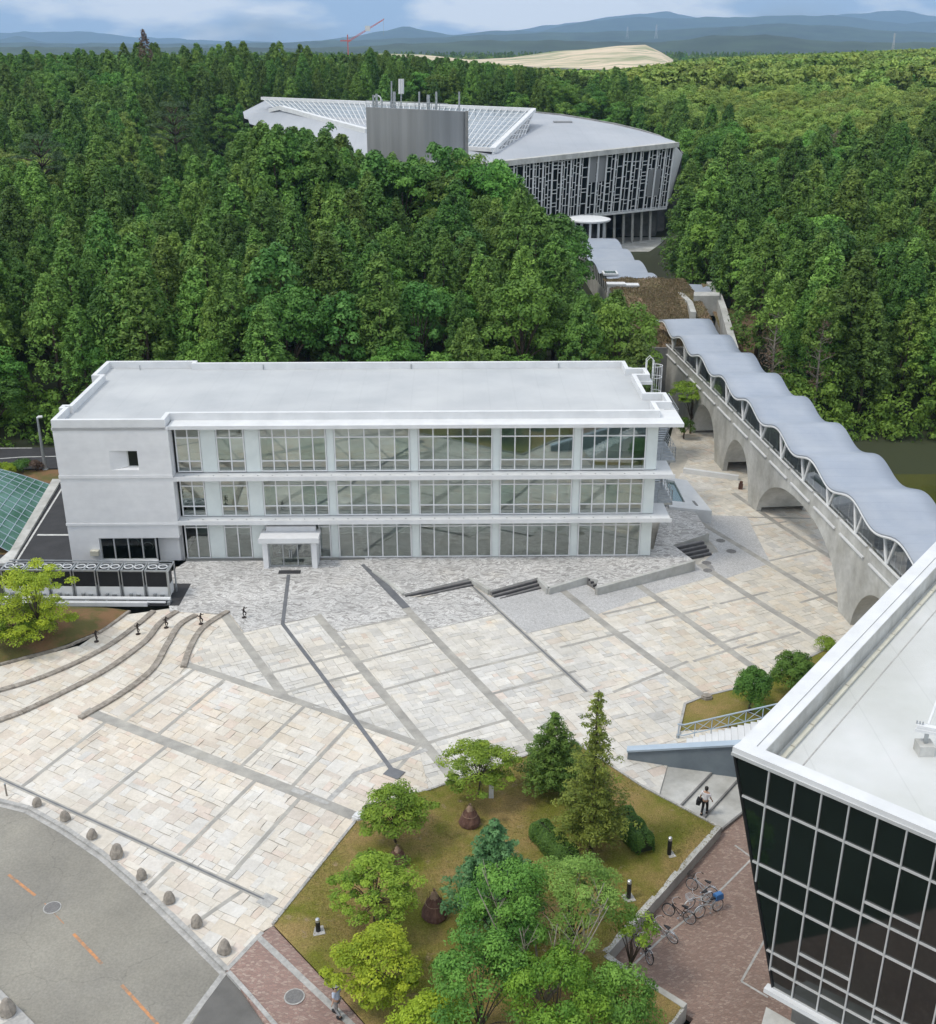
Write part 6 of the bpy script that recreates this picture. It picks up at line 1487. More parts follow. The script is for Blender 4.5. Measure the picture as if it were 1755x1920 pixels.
# ================================================================ bicycles
def bicycle(f_px, r_px, lab, frame, basket=True, cover=None, lean=8, z=BRZ, seed=0):
    f, r = G(*f_px, z), G(*r_px, z); mid = (f + r) / 2; d = f - r; ang = math.atan2(d.y, d.x)
    t = thing('bicycle', lab, 'bicycle', (mid.x, mid.y, z), ang, 'bicycles parked in the brick yard'); t.rotation_euler = (R(lean), 0, ang)
    wbse, Rw = 0.54, 0.33
    for x, nm in ((wbse,'front'),(-wbse,'rear')):
        m_ = MB(); m_.torus((x,0,Rw+.015), (0,1,0), Rw-.015, .018, 28, 6); w_ = m_.obj('wheel', M['rubber'], t)
        m_ = MB(); m_.torus((x,0,Rw+.015), (0,1,0), Rw-.042, .011, 28, 5); m_.tube([(x,-.05,Rw+.015),(x,.05,Rw+.015)], .022, 8); m_.obj('rim', M['silver'], w_)
        m_ = MB()
        for k in range(12): th = math.pi*2*k/12; m_.tube([(x,.012*(-1)**k,Rw+.015),(x+(Rw-.045)*math.cos(th),0,Rw+.015+(Rw-.045)*math.sin(th))], .003, 3)
        m_.obj('spokes', M['silver'], w_)
        m_ = MB(); n_ = 12; th0 = R(20) if x > 0 else R(0)
        for k in range(n_):
            a, b = th0 + math.pi*.9*k/n_, th0 + math.pi*.9*(k+1)/n_; i = m_.addv([(x+(Rw+.02)*math.cos(q), sy*.028, Rw+.015+(Rw+.02)*math.sin(q)) for q in (a, b) for sy in (-1, 1)]); m_.face(i, i+1, i+3, i+2)
        m_.obj('mudguard', M[frame], t)
    hb = (wbse-.12,0,.86); bb = (-.10,0,.29); stt = (-.24,0,.74); rh = (-wbse,0,Rw+.015); fh = (wbse,0,Rw+.015)
    m_ = MB(); m_.tube([(wbse-.14,0,.78),(.05,0,.40),bb], .022, 7); m_.tube([(wbse-.13,0,.70),(-.17,0,.50)], .018, 7); m_.tube([bb,stt], .018, 7); m_.tube([bb,(-.3,.05,.3),rh], .012, 5); m_.tube([bb,(-.3,-.05,.3),rh], .012, 5); m_.tube([(-.2,0,.62),(-.36,.05,.5),rh], .011, 5); m_.tube([(-.2,0,.62),(-.36,-.05,.5),rh], .011, 5); m_.obj('frame', M[frame], t)
    m_ = MB(); m_.tube([hb,(wbse-.14,0,.72),(wbse-.09,.05,.6),(wbse,.05,Rw+.015)], .014, 6); m_.tube([(wbse-.14,0,.72),(wbse-.09,-.05,.6),(wbse,-.05,Rw+.015)], .014, 6); m_.obj('fork', M['silver'], t)
    m_ = MB(); m_.tube([(wbse-.42,.28,.98),(wbse-.28,.29,1.02),(wbse-.14,.12,1.0),(wbse-.12,0,.96),(wbse-.14,-.12,1.0),(wbse-.28,-.29,1.02),(wbse-.42,-.28,.98)], .012, 6); m_.tube([hb,(wbse-.12,0,.97)], .014, 6); h__ = m_.obj('handlebar', M['silver'], t)
    m_ = MB(); 
    for sy in (-1, 1): m_.tube([(wbse-.43,.28*sy,.98),(wbse-.31,.29*sy,1.01)], .019, 6)
    m_.obj('grip', M['rubber'], h__)
    m_ = MB(); m_.prism([(-.40,-.09),(-.28,-.07),(-.08,-.025),(-.08,.025),(-.28,.07),(-.40,.09)], .82, .88); m_.tube([stt,(-.26,0,.83)], .014, 6); m_.obj('saddle', M['black'], t)
    m_ = MB(); m_.torus((-.10,.04,.29), (0,1,0), .085, .008, 16, 4); m_.tube([(-.10,.05,.29),(-.02,.06,.16)], .01, 5); m_.tube([(-.10,-.05,.29),(-.18,-.06,.42)], .01, 5); m_.box(-.06,.03,.06,.15,.15,.17); m_.box(-.23,-.14,-.15,-.06,.41,.43); m_.obj('crank', M['galv'], t)
    m_ = MB(); m_.bar((-.66,-.06,.70),(-.30,-.06,.70),.012,.012); m_.bar((-.66,.06,.70),(-.30,.06,.70),.012,.012)
    for k in range(4): m_.bar((-.64+.1*k,-.06,.70),(-.64+.1*k,.06,.70),.01,.01)
    for sy in (-.06, .06): m_.bar((-.6,sy,.7),(-wbse,sy,.35),.01,.01)
    m_.obj('rack', M['silver'], t)
    m_ = MB(); m_.tube([(-wbse+.05,.06,.32),(-wbse+.14,.2,.02)], .01, 5); m_.obj('kickstand', M['galv'], t)
    if basket:
        m_ = MB()
        for zz, s in ((.72,.8),(.80,.87),(.88,.94),(.96,1.0)):
            L_ = [(wbse+.10+.15*s*a,.17*s*b,zz) for a, b in ((-1,-1),(1,-1),(1,1),(-1,1),(-1,-1))]
            for a, b in zip(L_, L_[1:]): m_.bar(a, b, .012, .012)
        for k in range(5):
            u = -1 + k/2
            for a, b in (((u,-1),(u,-1)),((u,1),(u,1)),((-1,u),(-1,u)),((1,u),(1,u))): m_.bar((wbse+.10+.12*a[0],.136*a[1],.72),(wbse+.10+.15*b[0],.17*b[1],.96),.008,.008)
            m_.bar((wbse+.10+.12*u,-.136,.72),(wbse+.10+.12*u,.136,.72),.008,.008)
        m_.obj('basket', M['black' if basket == 'dark' else 'silver'], t)
    if cover:
        m_ = MB(); m_.prism([(-.76,-.15),(-.34,-.15),(-.34,.15),(-.76,.15)], .72, .98); m_.prism([(-.74,-.13),(-.36,-.13),(-.36,.13),(-.74,.13)], .98, 1.02); m_.obj('rear_box', M[cover], t)
    return t
bicycle((1293,1668),(1336,1686), 'bicycle with dark front basket standing farthest up the brick yard', 'silver', 'dark', lean=7)
bicycle((1288,1706),(1328,1690), 'white bicycle squeezed between the dark basket one and the blue boxed one', 'white', 'light', lean=-6)
bicycle((1311,1722),(1347,1708), 'bicycle with a bright blue rear box', 'silver', False, 'bluebox', lean=6)
bicycle((1249,1716),(1294,1734), 'dark framed bicycle with upright saddle in the middle of the group', 'black', False, lean=8)
bicycle((1224,1745),(1262,1769), 'silver bicycle with front basket just below the dark framed one', 'silver', 'dark', lean=-7)
bicycle((1192,1776),(1216,1808), 'black bicycle standing alone nearest the big tree', 'black', False, lean=7)

# ================================================================ lawn lamps, cones, marker post, small stones
def lawn_lamp(px, lab, h=.95):
    p = GP(*px); t = thing('lawn_lamp', lab, 'lamp post', (p.x,p.y,p.z+.1), .3, 'black bollard lamps on the lawn')
    m_ = MB(); m_.prism([(-.28,-.28),(.28,-.28),(.28,.28),(-.28,.28)], -.1, .06); m_.obj('plinth', M['kerb'], t)
    m_ = MB(); m_.lathe([(.11,.06),(.11,h)], 14); m_.obj('post', M['black'], t)
    m_ = MB(); m_.lathe([(.105,h),(.105,h+.14),(.06,h+.18)], 14); m_.obj('lens', M['silver'], t)
lawn_lamp((1254,1606), 'black bollard lamp on the lawn close to the right corner')
lawn_lamp((1178,1688), 'black bollard lamp on the lawn above the bicycles')
lawn_lamp((597,1750), 'black bollard lamp on bare soil near the brick pavement', .6)
def cone(px, r, h, lab):
    p = GP(*px); t = thing('straw_wrapped_cone', lab, 'wrapped shrub', (p.x,p.y,p.z+.1), 0, 'brown conical wrapped shrubs'); rn = random.Random(px[0])
    m_ = MB(); n = 18; prof = [(r*.86,-.05),(r*1.0,h*.14),(r*.95,h*.28),(r*.66,h*.55),(r*.36,h*.78)]; rings = []
    for q, z_ in prof: rings.append(m_.addv([(q*rn.uniform(.93,1.06)*math.cos(2*math.pi*k/n), q*rn.uniform(.93,1.06)*math.sin(2*math.pi*k/n), z_) for k in range(n)]))
    for a, b in zip(rings, rings[1:]):
        for k in range(n): l = (k+1)%n; m_.face(a+k,a+l,b+l,b+k)
    m_.obj('straw_cover', M['cloth'], t)
    m_ = MB(); rings = []
    for q, z_ in ((r*.38,h*.76),(r*.22,h*.9),(r*.08,h*1.0),(r*.12,h*1.06)): rings.append(m_.addv([(q*rn.uniform(.8,1.1)*math.cos(2*math.pi*k/n), q*rn.uniform(.8,1.1)*math.sin(2*math.pi*k/n), z_) for k in range(n)]))
    for a, b in zip(rings, rings[1:]):
        for k in range(n): l = (k+1)%n; m_.face(a+k,a+l,b+l,b+k)
    m_.obj('tied_tip', M['straw_tip'], t)
    m_ = MB(); m_.torus((0,0,h*.55),(0,0,1),r*.68,.015,18,4); m_.torus((0,0,h*.9),(0,0,1),r*.22,.02,14,4); m_.obj('rope', M['straw_tip'], t)
    # loose straw ends
    m_ = MB()
    for k in range(90):
        th = rn.uniform(0,6.28); z_ = rn.uniform(.05,h*.8); q = r*(1.0 - .68*(z_/h)); m_.bar((q*.97*math.cos(th),q*.97*math.sin(th),z_+.16),(q*1.08*math.cos(th),q*1.08*math.sin(th),z_-.04),.012,.008)
    m_.obj('straw_ends', M['cloth'], t)
cone((881,1549), .58, 1.25, 'reddish-brown straw cone under the upper maple on the lawn')
cone((746,1624), .52, 1.15, 'reddish-brown straw cone between the two left maples')
cone((815,1722), .62, 1.55, 'tallest reddish-brown straw cone beside the dense green trees')
p = GP(921,1499); t = thing('white_post', 'white marker post on the lawn beside the upper maple', 'post', (p.x,p.y,p.z+.1)); m_ = MB(); m_.box(-.13,.13,-.04,.04,0,.85); m_.obj('board', M['white'], t); m_ = MB(); m_.box(-.15,.15,-.06,.06,.85,.9); m_.obj('cap', M['concrete'], t)
for k, (px, lb) in enumerate([((674,1536),'pale block of stone at the left corner of the lawn'),((1325,1312),'brown block of stone at the corner of the grass bed by the shrubs')]):
    p = GP(*px); rn = random.Random(k+40); m_ = MB(); q = [(rn.uniform(.3,.45)*math.cos(a), rn.uniform(.22,.34)*math.sin(a)) for a in [2*math.pi*j/7 for j in range(7)]]
    m_.prism(q, 0, .26); m_.prism([(x*.8,y*.8) for x, y in q], .26, .36); o = m_.obj('stone_block', M['white' if k == 0 else 'rock']); o.location = p; tag(o, lb, 'stone')

# ================================================================ far away: crane and pylons
ca = AY(652,78,1500); cb = AY(720,36,1500)
cr_ = thing('crane', 'red lattice crane far away above the left wood', 'crane', (ca.x, ca.y, ca.z - 40))
d_ = cb - ca
m_ = MB()
def cpt(s, o1, o2): q = ca + d_*s; return (q.x - ca.x, o1, q.z - ca.z + 40 + o2)
for o1, o2 in ((-1,-1),(1,-1),(0,1)): m_.bar(cpt(0,o1,o2), cpt(1,o1*.3,o2*.3), .45, .45)
for k in range(16):
    s0, s1 = k/16, (k+1)/16; m_.bar(cpt(s0,-1,-1), cpt(s1,0,1), .28, .28); m_.bar(cpt(s0,1,-1), cpt(s1,0,1), .28, .28)
m_.obj('jib', M['red'], cr_)
m_ = MB(); m_.bar((0,0,-5),(0,0,48),1.2,1.2); m_.bar((-9,0,41),(4,0,41),1.4,1.4); m_.obj('mast', M['red'], cr_)
m_ = MB(); q = cpt(.55,0,0); m_.box(q[0]-3,q[0]+3,-1.5,1.5,q[2]-2,q[2]+4); m_.obj('white_sail_panel', M['white'], cr_)
m_ = MB(); q = cpt(.98,0,0); m_.bar(q,(q[0],0,q[2]-18),.25,.25); m_.obj('hoist_rope', M['galv'], cr_)
def pylon(px, ytop, ybot, D, lab):
    b, t_ = AY(px, ybot, D), AY(px, ytop, D); h = t_.z - b.z; w = h*.11
    t = thing('pylon', lab, 'pylon', b, 0, 'power pylons on the far hills'); m_ = MB(); bw = h*.018
    for sx in (-1,1):
        for sy in (-1,1): m_.bar((sx*w,sy*w,-10),(sx*w*.15,sy*w*.15,h), bw, bw)
    for k in range(7):
        z0, z1 = h*k/7, h*(k+1)/7; w0, w1 = w*(1-.85*k/7), w*(1-.85*(k+1)/7)
        m_.bar((-w0,-w0,z0),(w1,-w1,z1),bw*.7,bw*.7); m_.bar((w0,-w0,z0),(-w1,-w1,z1),bw*.7,bw*.7)
    m_.obj('tower', M['pyl'], t)
    m_ = MB()
    for z_ in (.68,.80,.92): m_.bar((-w*1.5,0,h*z_),(w*1.5,0,h*z_),bw*.9,bw*.9)
    m_.obj('cross_arm', M['pyl'], t)
pylon(1675, 62, 84, 1100, 'white lattice pylon on the right skyline above the broadleaf wood')
pylon(1230, 46, 68, 6000, 'faint pylon on the hazy hill near the middle of the skyline')
pylon(1176, 50, 68, 6000, 'faint pylon on the hazy hill left of the other faint one')
# ================================================================ foliage builders
def unit(a): return a / np.maximum(np.linalg.norm(a, axis=1, keepdims=True), 1e-9)
def leaf_cloud(name, C, D, Lf, Wf, lv, mat, rs):
    """one small folded blade per row: centre C, outward direction D, length Lf, width Wf"""
    n = len(C); nrm = unit(D + rs.normal(0, 0.30, (n, 3)))
    t = unit(np.cross(nrm, rs.normal(0, 1, (n, 3)))); b = np.cross(nrm, t)
    Lf = np.asarray(Lf).reshape(-1, 1) * np.ones((n, 1)); Wf = np.asarray(Wf).reshape(-1, 1) * np.ones((n, 1))
    V = np.stack([C - t*Lf/2, C + b*Wf/2 - nrm*Wf*0.12, C + t*Lf/2 - nrm*Lf*0.12, C - b*Wf/2 - nrm*Wf*0.12], 1).reshape(-1, 3)
    me = bpy.data.meshes.new(name); me.vertices.add(4*n); me.vertices.foreach_set('co', V.astype(np.float32).ravel())
    me.loops.add(4*n); me.loops.foreach_set('vertex_index', np.arange(4*n, dtype=np.int32))
    me.polygons.add(n); me.polygons.foreach_set('loop_start', np.arange(0, 4*n, 4, dtype=np.int32)); me.polygons.foreach_set('loop_total', np.full(n, 4, dtype=np.int32))
    at = me.attributes.new('lv', 'FLOAT', 'FACE'); at.data.foreach_set('value', np.asarray(lv, dtype=np.float32))
    me.materials.append(mat); me.update(); me.validate(); return me
def tufts(name, TC, TR, m, Lf, Wf, mat, rs, flat=1.0, up=0.35, outc=None, keep_lower=0.35, spread=0.5):
    """clumps of leaves: TC centres, TR radii, m blades each"""
    n = len(TC); K = n*m
    d = unit(rs.normal(0, 1, (K, 3))); d[:, 2] += up; d = unit(d)
    ti = np.repeat(np.arange(n), m)
    if outc is not None:
        o = unit(TC - outc)[ti]; d = unit(d + 0.55*o)
    low = d[:, 2] < -0.25; sel = ~low | (rs.random(K) < keep_lower); d = d[sel]; ti = ti[sel]; K = len(d)
    r = TR[ti] * (0.35 + 0.65*rs.random(K)**spread)
    P = d * r[:, None]; P[:, 2] *= flat
    C = TC[ti] + P; base = rs.random(n)[ti]
    lv = np.clip(0.72*base + 0.32*rs.random(K), 0, 1)
    dd = d.copy(); 
    if flat < 0.7: dd[:, 2] = np.abs(dd[:, 2]) + 0.8; dd = unit(dd)
    s = rs.uniform(0.75, 1.3, K)
    return leaf_cloud(name, C, dd, Lf*s, Wf*s, lv, mat, rs)
def trunk_mesh(name, H, r, mat, limbs=(), rs=None, lean=(0,0)):
    m_ = MB(); n = 6
    m_.tube([(lean[0]*k/n + 0.05*math.sin(k*2.1), lean[1]*k/n + 0.05*math.cos(k*1.7), -0.6 + (H+.6)*k/n) for k in range(n+1)], [r*(1 - .82*k/n) for k in range(n+1)], 7)
    for a, b, rr_ in limbs:
        a, b = Vector(a), Vector(b); mid = a.lerp(b, .5) + Vector((0,0,(b-a).length*.08)); m_.tube([a, mid, b], [rr_, rr_*.65, rr_*.25], 5)
    return m_.mesh(name, mat, True)

def cedar_meshes(seed, H, Rm, mat, ntuft=330, m=15, Lf=.42, Wf=.22):
    rs = np.random.RandomState(seed); h = rs.random(ntuft)**0.85
    prof = Rm * (1 - h**1.2)**0.80 * (0.55 + 0.45*np.minimum(1, h*3.5)) + 0.12
    a = rs.random(ntuft)*2*np.pi; lob = 1 + .16*np.sin(3*a + seed) + .1*np.sin(5*a + h*9)
    rr_ = prof*lob*rs.uniform(.72, 1.05, ntuft)
    z = H*.16 + h*(H*.84)
    TC = np.stack([rr_*np.cos(a), rr_*np.sin(a), z], 1); TR = rs.uniform(.5, .98, ntuft)*(1 - .42*h)
    cen = np.zeros((ntuft, 3)); cen[:, 2] = z - 0.8
    crown = tufts('crown', TC, TR, m, Lf, Wf, mat, rs, 1.25, .55, cen, .2)
    return crown, trunk_mesh('trunk', H*.93, .011*H + .06, M['bark'])
def broad_meshes(seed, H, Rx, mat, nlobe=46, m=80, Lf=.40, Wf=.24, z0=.22, flatlobe=.75, rmin=.75, rmax=1.45):
    rs = np.random.RandomState(seed); hz = H*(1-z0)/2; cz = H*z0 + hz
    d = unit(rs.normal(0, 1, (nlobe, 3))); d[:, 2] = np.where(d[:, 2] < -.45, -d[:, 2], d[:, 2])
    sc = rs.uniform(.62, 1.0, nlobe)[:, None]; TC = d*sc*np.array([Rx, Rx, hz])*.86; TC[:, 2] += cz
    TR = rs.uniform(rmin, rmax, nlobe)
    crown = tufts('crown', TC, TR, m, Lf, Wf, mat, rs, flatlobe, .45, np.array([0, 0, cz - .2*H]), .25, .35)
    limbs = [((0,0,H*.3), tuple(TC[k]*.9 + np.array([0,0,-.2])), .09) for k in range(0, nlobe, 5)]
    return crown, trunk_mesh('trunk', H*.7, .014*H + .06, M['bark'], limbs)
CED = [cedar_meshes(100+k, 14.0, 2.7 + .3*(k % 3), M['l_cedar' if k % 2 else 'l_cedar2'], 250 + 25*(k % 4), 26, .36, .17) for k in range(12)]
BRO = [broad_meshes(200+k, 11.0, 3.7 + .35*(k % 3), M['l_broad'], 40 + 4*(k % 4), 130, .32, .19) for k in range(8)]
BRL = [broad_meshes(240+k, 11.0, 4.0 + .3*(k % 3), M['l_broadl'], 44, 120, .32, .19) for k in range(5)]
VIN = [broad_meshes(280+k, 13.0, 2.9, M['l_vine'], 46, 75, z0=.08, flatlobe=1.1, rmin=.6, rmax=1.1) for k in range(3)]
def put_tree(name, meshes, loc, sc, rz, lab, cat='tree', group=None, tilt=0.0):
    t = thing(name, lab, cat, loc, rz, group); t.scale = sc
    link('crown', meshes[0], t); link('trunk', meshes[1], t); return t

# ================================================================ the wood
frs = random.Random(2024)
def proj(X, Y, Z):
    dz = Z - CAMH; zc = Y*CP - dz*SP; yc = Y*SP + dz*CP
    return 877.5 + F*X/zc, 960 - F*yc/zc, zc
def blocked(x, y):
    if y < 99.5 and -36 < x < 34: return True
    if -36 < x < 20 and y < 101.5: return True
    if 17.2 < x < 34.5 and y < 128: return True           # bridge
    if 17.6 < x < 34.2 and 126 < y < 156: return True       # mound and cutting
    if abs(x - (21.5 + (156-y)*.02)) < 7.5 and 150 < y < 214: return True   # walkway
    if 22 < x < 49 and 190 < y < 236: return True         # forecourt
    # hall footprint
    hp_ = [(8,189),(39,222),(47,234),(40,246),(25,275),(0,298),(-55,318),(-68,302),(-52,262),(-22,214),(-6,196)]
    if inside((x, y), hp_): return True
    if x > 33 and y < 113.5: return True 
    if (28 < x < 41) and y < 117: return True           # the two half-withered cedars stand here
    if (x - 32.8)**2 + (y - 117)**2 < 10 or (x - 37.6)**2 + (y - 116)**2 < 10: return True
    if x > 33 and y < 113.5: return True                   # pond
    if x < -33 and y < 108: return True                    # road at the left
    return False
cells = []
def poisson(y0, y1, half, step, rn):
    out = []
    y = y0
    while y < y1:
        w = half(y); x = -w
        while x < w:
            px_, py_ = x + rn.uniform(-.42, .42)*step, y + rn.uniform(-.42, .42)*step
            if not blocked(px_, py_): out.append((px_, py_))
            x += step
        y += step*.9
    return out
pts = poisson(100, 175, lambda y: y*.49 + 12, 5.0, frs) + poisson(175, 360, lambda y: y*.48 + 12, 5.4, frs)
cand = {'cedar': [], 'broad': []}
SKY = [(-400,100),(0,96),(60,90),(120,92),(200,80),(270,68),(340,82),(420,78),(520,74),(640,80),(690,88),(760,99),(860,108),(930,116),(1000,123),(1110,127),(1180,122),(1260,112),(1330,105),(1420,101),(1560,96),(1680,90),(1755,86),(2200,84)]
def skyline(px):
    for (a, b), (c, d) in zip(SKY, SKY[1:]):
        if a <= px <= c: return b + (d - b)*(px - a)/(c - a)
    return 90
def species(x, y):
    n = math.sin(x*.06 + 1.3)*math.sin(y*.045 + .4) + .5*math.sin(x*.13 + y*.09)
    if x < 20:
        if y < 114: return 'broad' if frs.random() < .92 else 'cedar'
        if y < 121 and frs.random() < .6: return 'broad'
        if x < -42 and 185 < y < 265 and n > -.1 and frs.random() < .6: return 'light'
        return 'broad' if (n > .62 and frs.random() < .8) or frs.random() < .08 else 'cedar'
    if y < 124: return 'broad' if frs.random() < .6 else 'cedar'
    if x > 60 + (y-200)*-.1 and y > 230: return 'light'
    return 'broad' if (n > .35) or frs.random() < .25 else 'cedar'
extra = []
for x, y in pts:
    g = T(x, y); sp = species(x, y)
    if sp == 'cedar': h = frs.choice([frs.uniform(11, 14), frs.uniform(13, 17.5)])
    elif y < 115 and x < 20: h = frs.uniform(7.0, 10.0)
    else: h = frs.uniform(9.5, 14.0)
    # keep the view to the hall open where the photograph shows it
    if 196 < y < 340 and -62 < x < 45: h *= .86
    pxl, pyl, zc = proj(x, y, g + h)
    lim = None
    if y < 205 and 20 < y and -62 < x/ max(y,1)*300:
        if 930 < pxl < 1075: lim = 300 + (pxl - 930)*.95
        elif 700 < pxl <= 930: lim = 283
        elif 445 < pxl <= 700: lim = 222 + 40*((pxl-445)/255)
        elif 1075 <= pxl < 1250: lim = 545
    if y > 190:
        s_ = skyline(pxl) + frs.uniform(0, 7); lim = s_ if lim is None else max(lim, s_)
    if lim is not None:
        if lim > 200 and 165 < y < 262 and pyl > lim + 30 and pxl < 1075:       # these stand up to the hall's roof line
            tgt = lim + frs.uniform(2, 32)
            while h < 19.5 and proj(x, y, g + h)[1] > tgt: h *= 1.04
        while h > 4 and proj(x, y, g + h)[1] < lim: h *= .95
        if h <= 5: continue
    sz = h/zc
    cand.setdefault('broad' if sp != 'cedar' else 'cedar', []).append((sz, x, y, g, h, sp))
rest = []
def region(x, y, sp):
    kind = {'cedar': 'dark cedar', 'broad': 'bushy broadleaf tree', 'light': 'pale broadleaf tree'}[sp]
    if x > 30: where = 'slope right of the bridge' if y < 190 else 'upper slope right of the hall'
    elif y < 116: where = 'wood edge behind white building'
    elif y < 190: where = 'wood between white building and hall'
    else: where = 'ridge left of the hall' if x < -45 else 'wood around the hall'
    return f'{kind}|{where}'
for key in ('cedar', 'broad'):
    L_ = [c_ for c_ in cand[key]]
    vis = []
    for c_ in L_:
        pxl, pyl, zc = proj(c_[1], c_[2], c_[3] + c_[4]); (vis if -60 < pxl < 1815 else rest).append(c_)
    vis.sort(key=lambda c_: -c_[0])
    ranks = {}
    for c_ in vis[:300]: ranks.setdefault((region(c_[1], c_[2], c_[5]), int((c_[2] - 100)//7)), []).append(c_)
    bands = {}
    for rg, b_ in ranks: bands.setdefault(rg, []).append(b_)
    for k, (sz, x, y, g, h, sp) in enumerate(vis):
        if k >= 300: rest.append((sz, x, y, g, h, sp)); continue
        if sp == 'cedar': ms_ = frs.choice(CED); s = h/14.0; w = s*frs.uniform(.95, 1.2)
        else:
            ms_ = frs.choice(BRL if sp == 'light' else (VIN if frs.random() < .22 and y > 112 else BRO)); s = h/11.0; w = s*frs.uniform(.9, 1.1)
            if h < 9.6 and y < 112: w = s*1.25
        rg = region(x, y, sp); b_ = int((y - 100)//7); row = sorted(bands[rg]).index(b_); col_ = sorted(c_[1] for c_ in ranks[(rg, b_)]).index(x)
        rowname = ['front row', 'second row', 'third row', 'fourth row', 'fifth row', 'sixth row', 'seventh row', 'eighth row', 'ninth row', 'tenth row', 'eleventh row', 'twelfth row', 'thirteenth row', 'fourteenth row', 'fifteenth row', 'sixteenth row', 'seventeenth row', 'eighteenth row', 'nineteenth row', 'twentieth row'][min(row, 19)]
        od = str(col_ + 1) + ('th' if 10 <= (col_ + 1) % 100 <= 20 else {1: 'st', 2: 'nd', 3: 'rd'}.get((col_ + 1) % 10, 'th'))
        kind_, where_ = rg.split('|'); lab = f'{kind_}, {od} from left, {rowname}, {where_}'; grp = f'{kind_} {where_}'
        put_tree('cedar_tree' if sp == 'cedar' else 'broadleaf_tree', ms_, (x, y, g - .2), (w, w, s), frs.uniform(0, 6.28), lab, 'tree', grp)
# the rest of the wood: one mass, instanced on points
far = []
yy = 362.0
while yy < 1050:
    st_ = 5.2 if yy < 600 else 7.0; w = yy*.47 + 15; x = -w
    while x < w:
        X_, Y_ = x + frs.uniform(-.45, .45)*st_, yy + frs.uniform(-.45, .45)*st_
        g = T(X_, Y_); pxl, pyl, zc = proj(X_, Y_, g + 12)
        n = math.sin(X_*.03)*math.sin(Y_*.02 + 1)
        sp = 'light' if (X_ > 10 and frs.random() < .75) else ('cedar' if frs.random() < .7 - .5*(n > .4) else 'broad')
        skip = (690 < pxl < 1265 and pyl < 148 and Y_ > 520)
        h = frs.uniform(10, 15) * (1.25 if sp == 'light' else 1); s_ = skyline(pxl) + frs.uniform(0, 5)
        while h > 4 and proj(X_, Y_, g + h)[1] < s_: h *= .94
        if not skip and h > 5: far.append((0, X_, Y_, g, h, sp))
        x += st_
    yy += st_*.9
FARC = [cedar_meshes(400+k, 14.0, 2.6, M['l_cedar' if k else 'l_cedar2'], 110, 9, .75, .42) for k in range(3)]
FARB = [broad_meshes(420+k, 11.0, 4.2, M['l_broad'], 26, 34, .75, .5) for k in range(2)]
FARL = [broad_meshes(430+k, 11.0, 4.4, M['l_broadl'], 26, 34, .75, .5) for k in range(3)]
def stuff_wood(name, items, crowns, base_h, lab):
    """points carry index, scale and turn; a node group sets a tree on each"""
    me = bpy.data.meshes.new(name); n = len(items); me.vertices.add(n)
    me.vertices.foreach_set('co', np.array([(x, y, g - .3) for _, x, y, g, h, sp in items], dtype=np.float32).ravel())
    a = me.attributes.new('sc', 'FLOAT_VECTOR', 'POINT'); a.data.foreach_set('vector', np.array([((h/base_h)*q, (h/base_h)*q, h/base_h) for (_, x, y, g, h, sp), q in [(it, frs.uniform(.95, 1.2)) for it in items]], dtype=np.float32).ravel())
    a = me.attributes.new('rt', 'FLOAT', 'POINT'); a.data.foreach_set('value', np.array([frs.uniform(0, 6.28) for _ in items], dtype=np.float32))
    a = me.attributes.new('ix', 'INT', 'POINT'); a.data.foreach_set('value', np.array([frs.randrange(len(crowns)) for _ in items], dtype=np.int32))
    o = link(name, me)
    colx = bpy.data.collections.new(name + '_kinds')
    for k, cm in enumerate(crowns):
        q = bpy.data.objects.new(f'{name}_kind_{k}', cm[0]); colx.objects.link(q)
    ng = bpy.data.node_groups.new(name, 'GeometryNodeTree'); ng.interface.new_socket('Geometry', in_out='INPUT', socket_type='NodeSocketGeometry'); ng.interface.new_socket('Geometry', in_out='OUTPUT', socket_type='NodeSocketGeometry')
    gi, go = ng.nodes.new('NodeGroupInput'), ng.nodes.new('NodeGroupOutput')
    mp_ = ng.nodes.new('GeometryNodeMeshToPoints'); ip = ng.nodes.new('GeometryNodeInstanceOnPoints'); ci_ = ng.nodes.new('GeometryNodeCollectionInfo')
    ci_.inputs['Collection'].default_value = colx; ci_.inputs['Separate Children'].default_value = True; ci_.inputs['Reset Children'].default_value = True
    def na(nm, dt): q = ng.nodes.new('GeometryNodeInputNamedAttribute'); q.data_type = dt; q.inputs['Name'].default_value = nm; return q.outputs['Attribute']
    cx_ = ng.nodes.new('ShaderNodeCombineXYZ'); ng.links.new(na('rt', 'FLOAT'), cx_.inputs['Z'])
    ng.links.new(gi.outputs[0], mp_.inputs['Mesh']); ng.links.new(mp_.outputs[0], ip.inputs['Points']); ng.links.new(ci_.outputs[0], ip.inputs['Instance'])
    ip.inputs['Pick Instance'].default_value = True
    ng.links.new(na('ix', 'INT'), ip.inputs['Instance Index']); ng.links.new(na('sc', 'FLOAT_VECTOR'), ip.inputs['Scale']); ng.links.new(cx_.outputs[0], ip.inputs['Rotation'])
    ng.links.new(ip.outputs[0], go.inputs[0])
    o.modifiers.new('trees', 'NODES').node_group = ng
    return tag(o, lab, 'woodland', kind='stuff')
ce = [c_ for c_ in rest if c_[5] == 'cedar']; bo = [c_ for c_ in rest if c_[5] == 'broad']; li = [c_ for c_ in rest if c_[5] == 'light']
stuff_wood('cedar_wood', ce, CED, 14.0, 'mass of dark cedars filling the wood on the middle slopes')
if bo: stuff_wood('broadleaf_wood', bo, BRO, 11.0, 'mass of bushy broadleaf trees among the cedars on the slopes')
if li: stuff_wood('pale_broadleaf_wood', li, BRL, 11.0, 'mass of pale broadleaf crowns on the upper right slope')
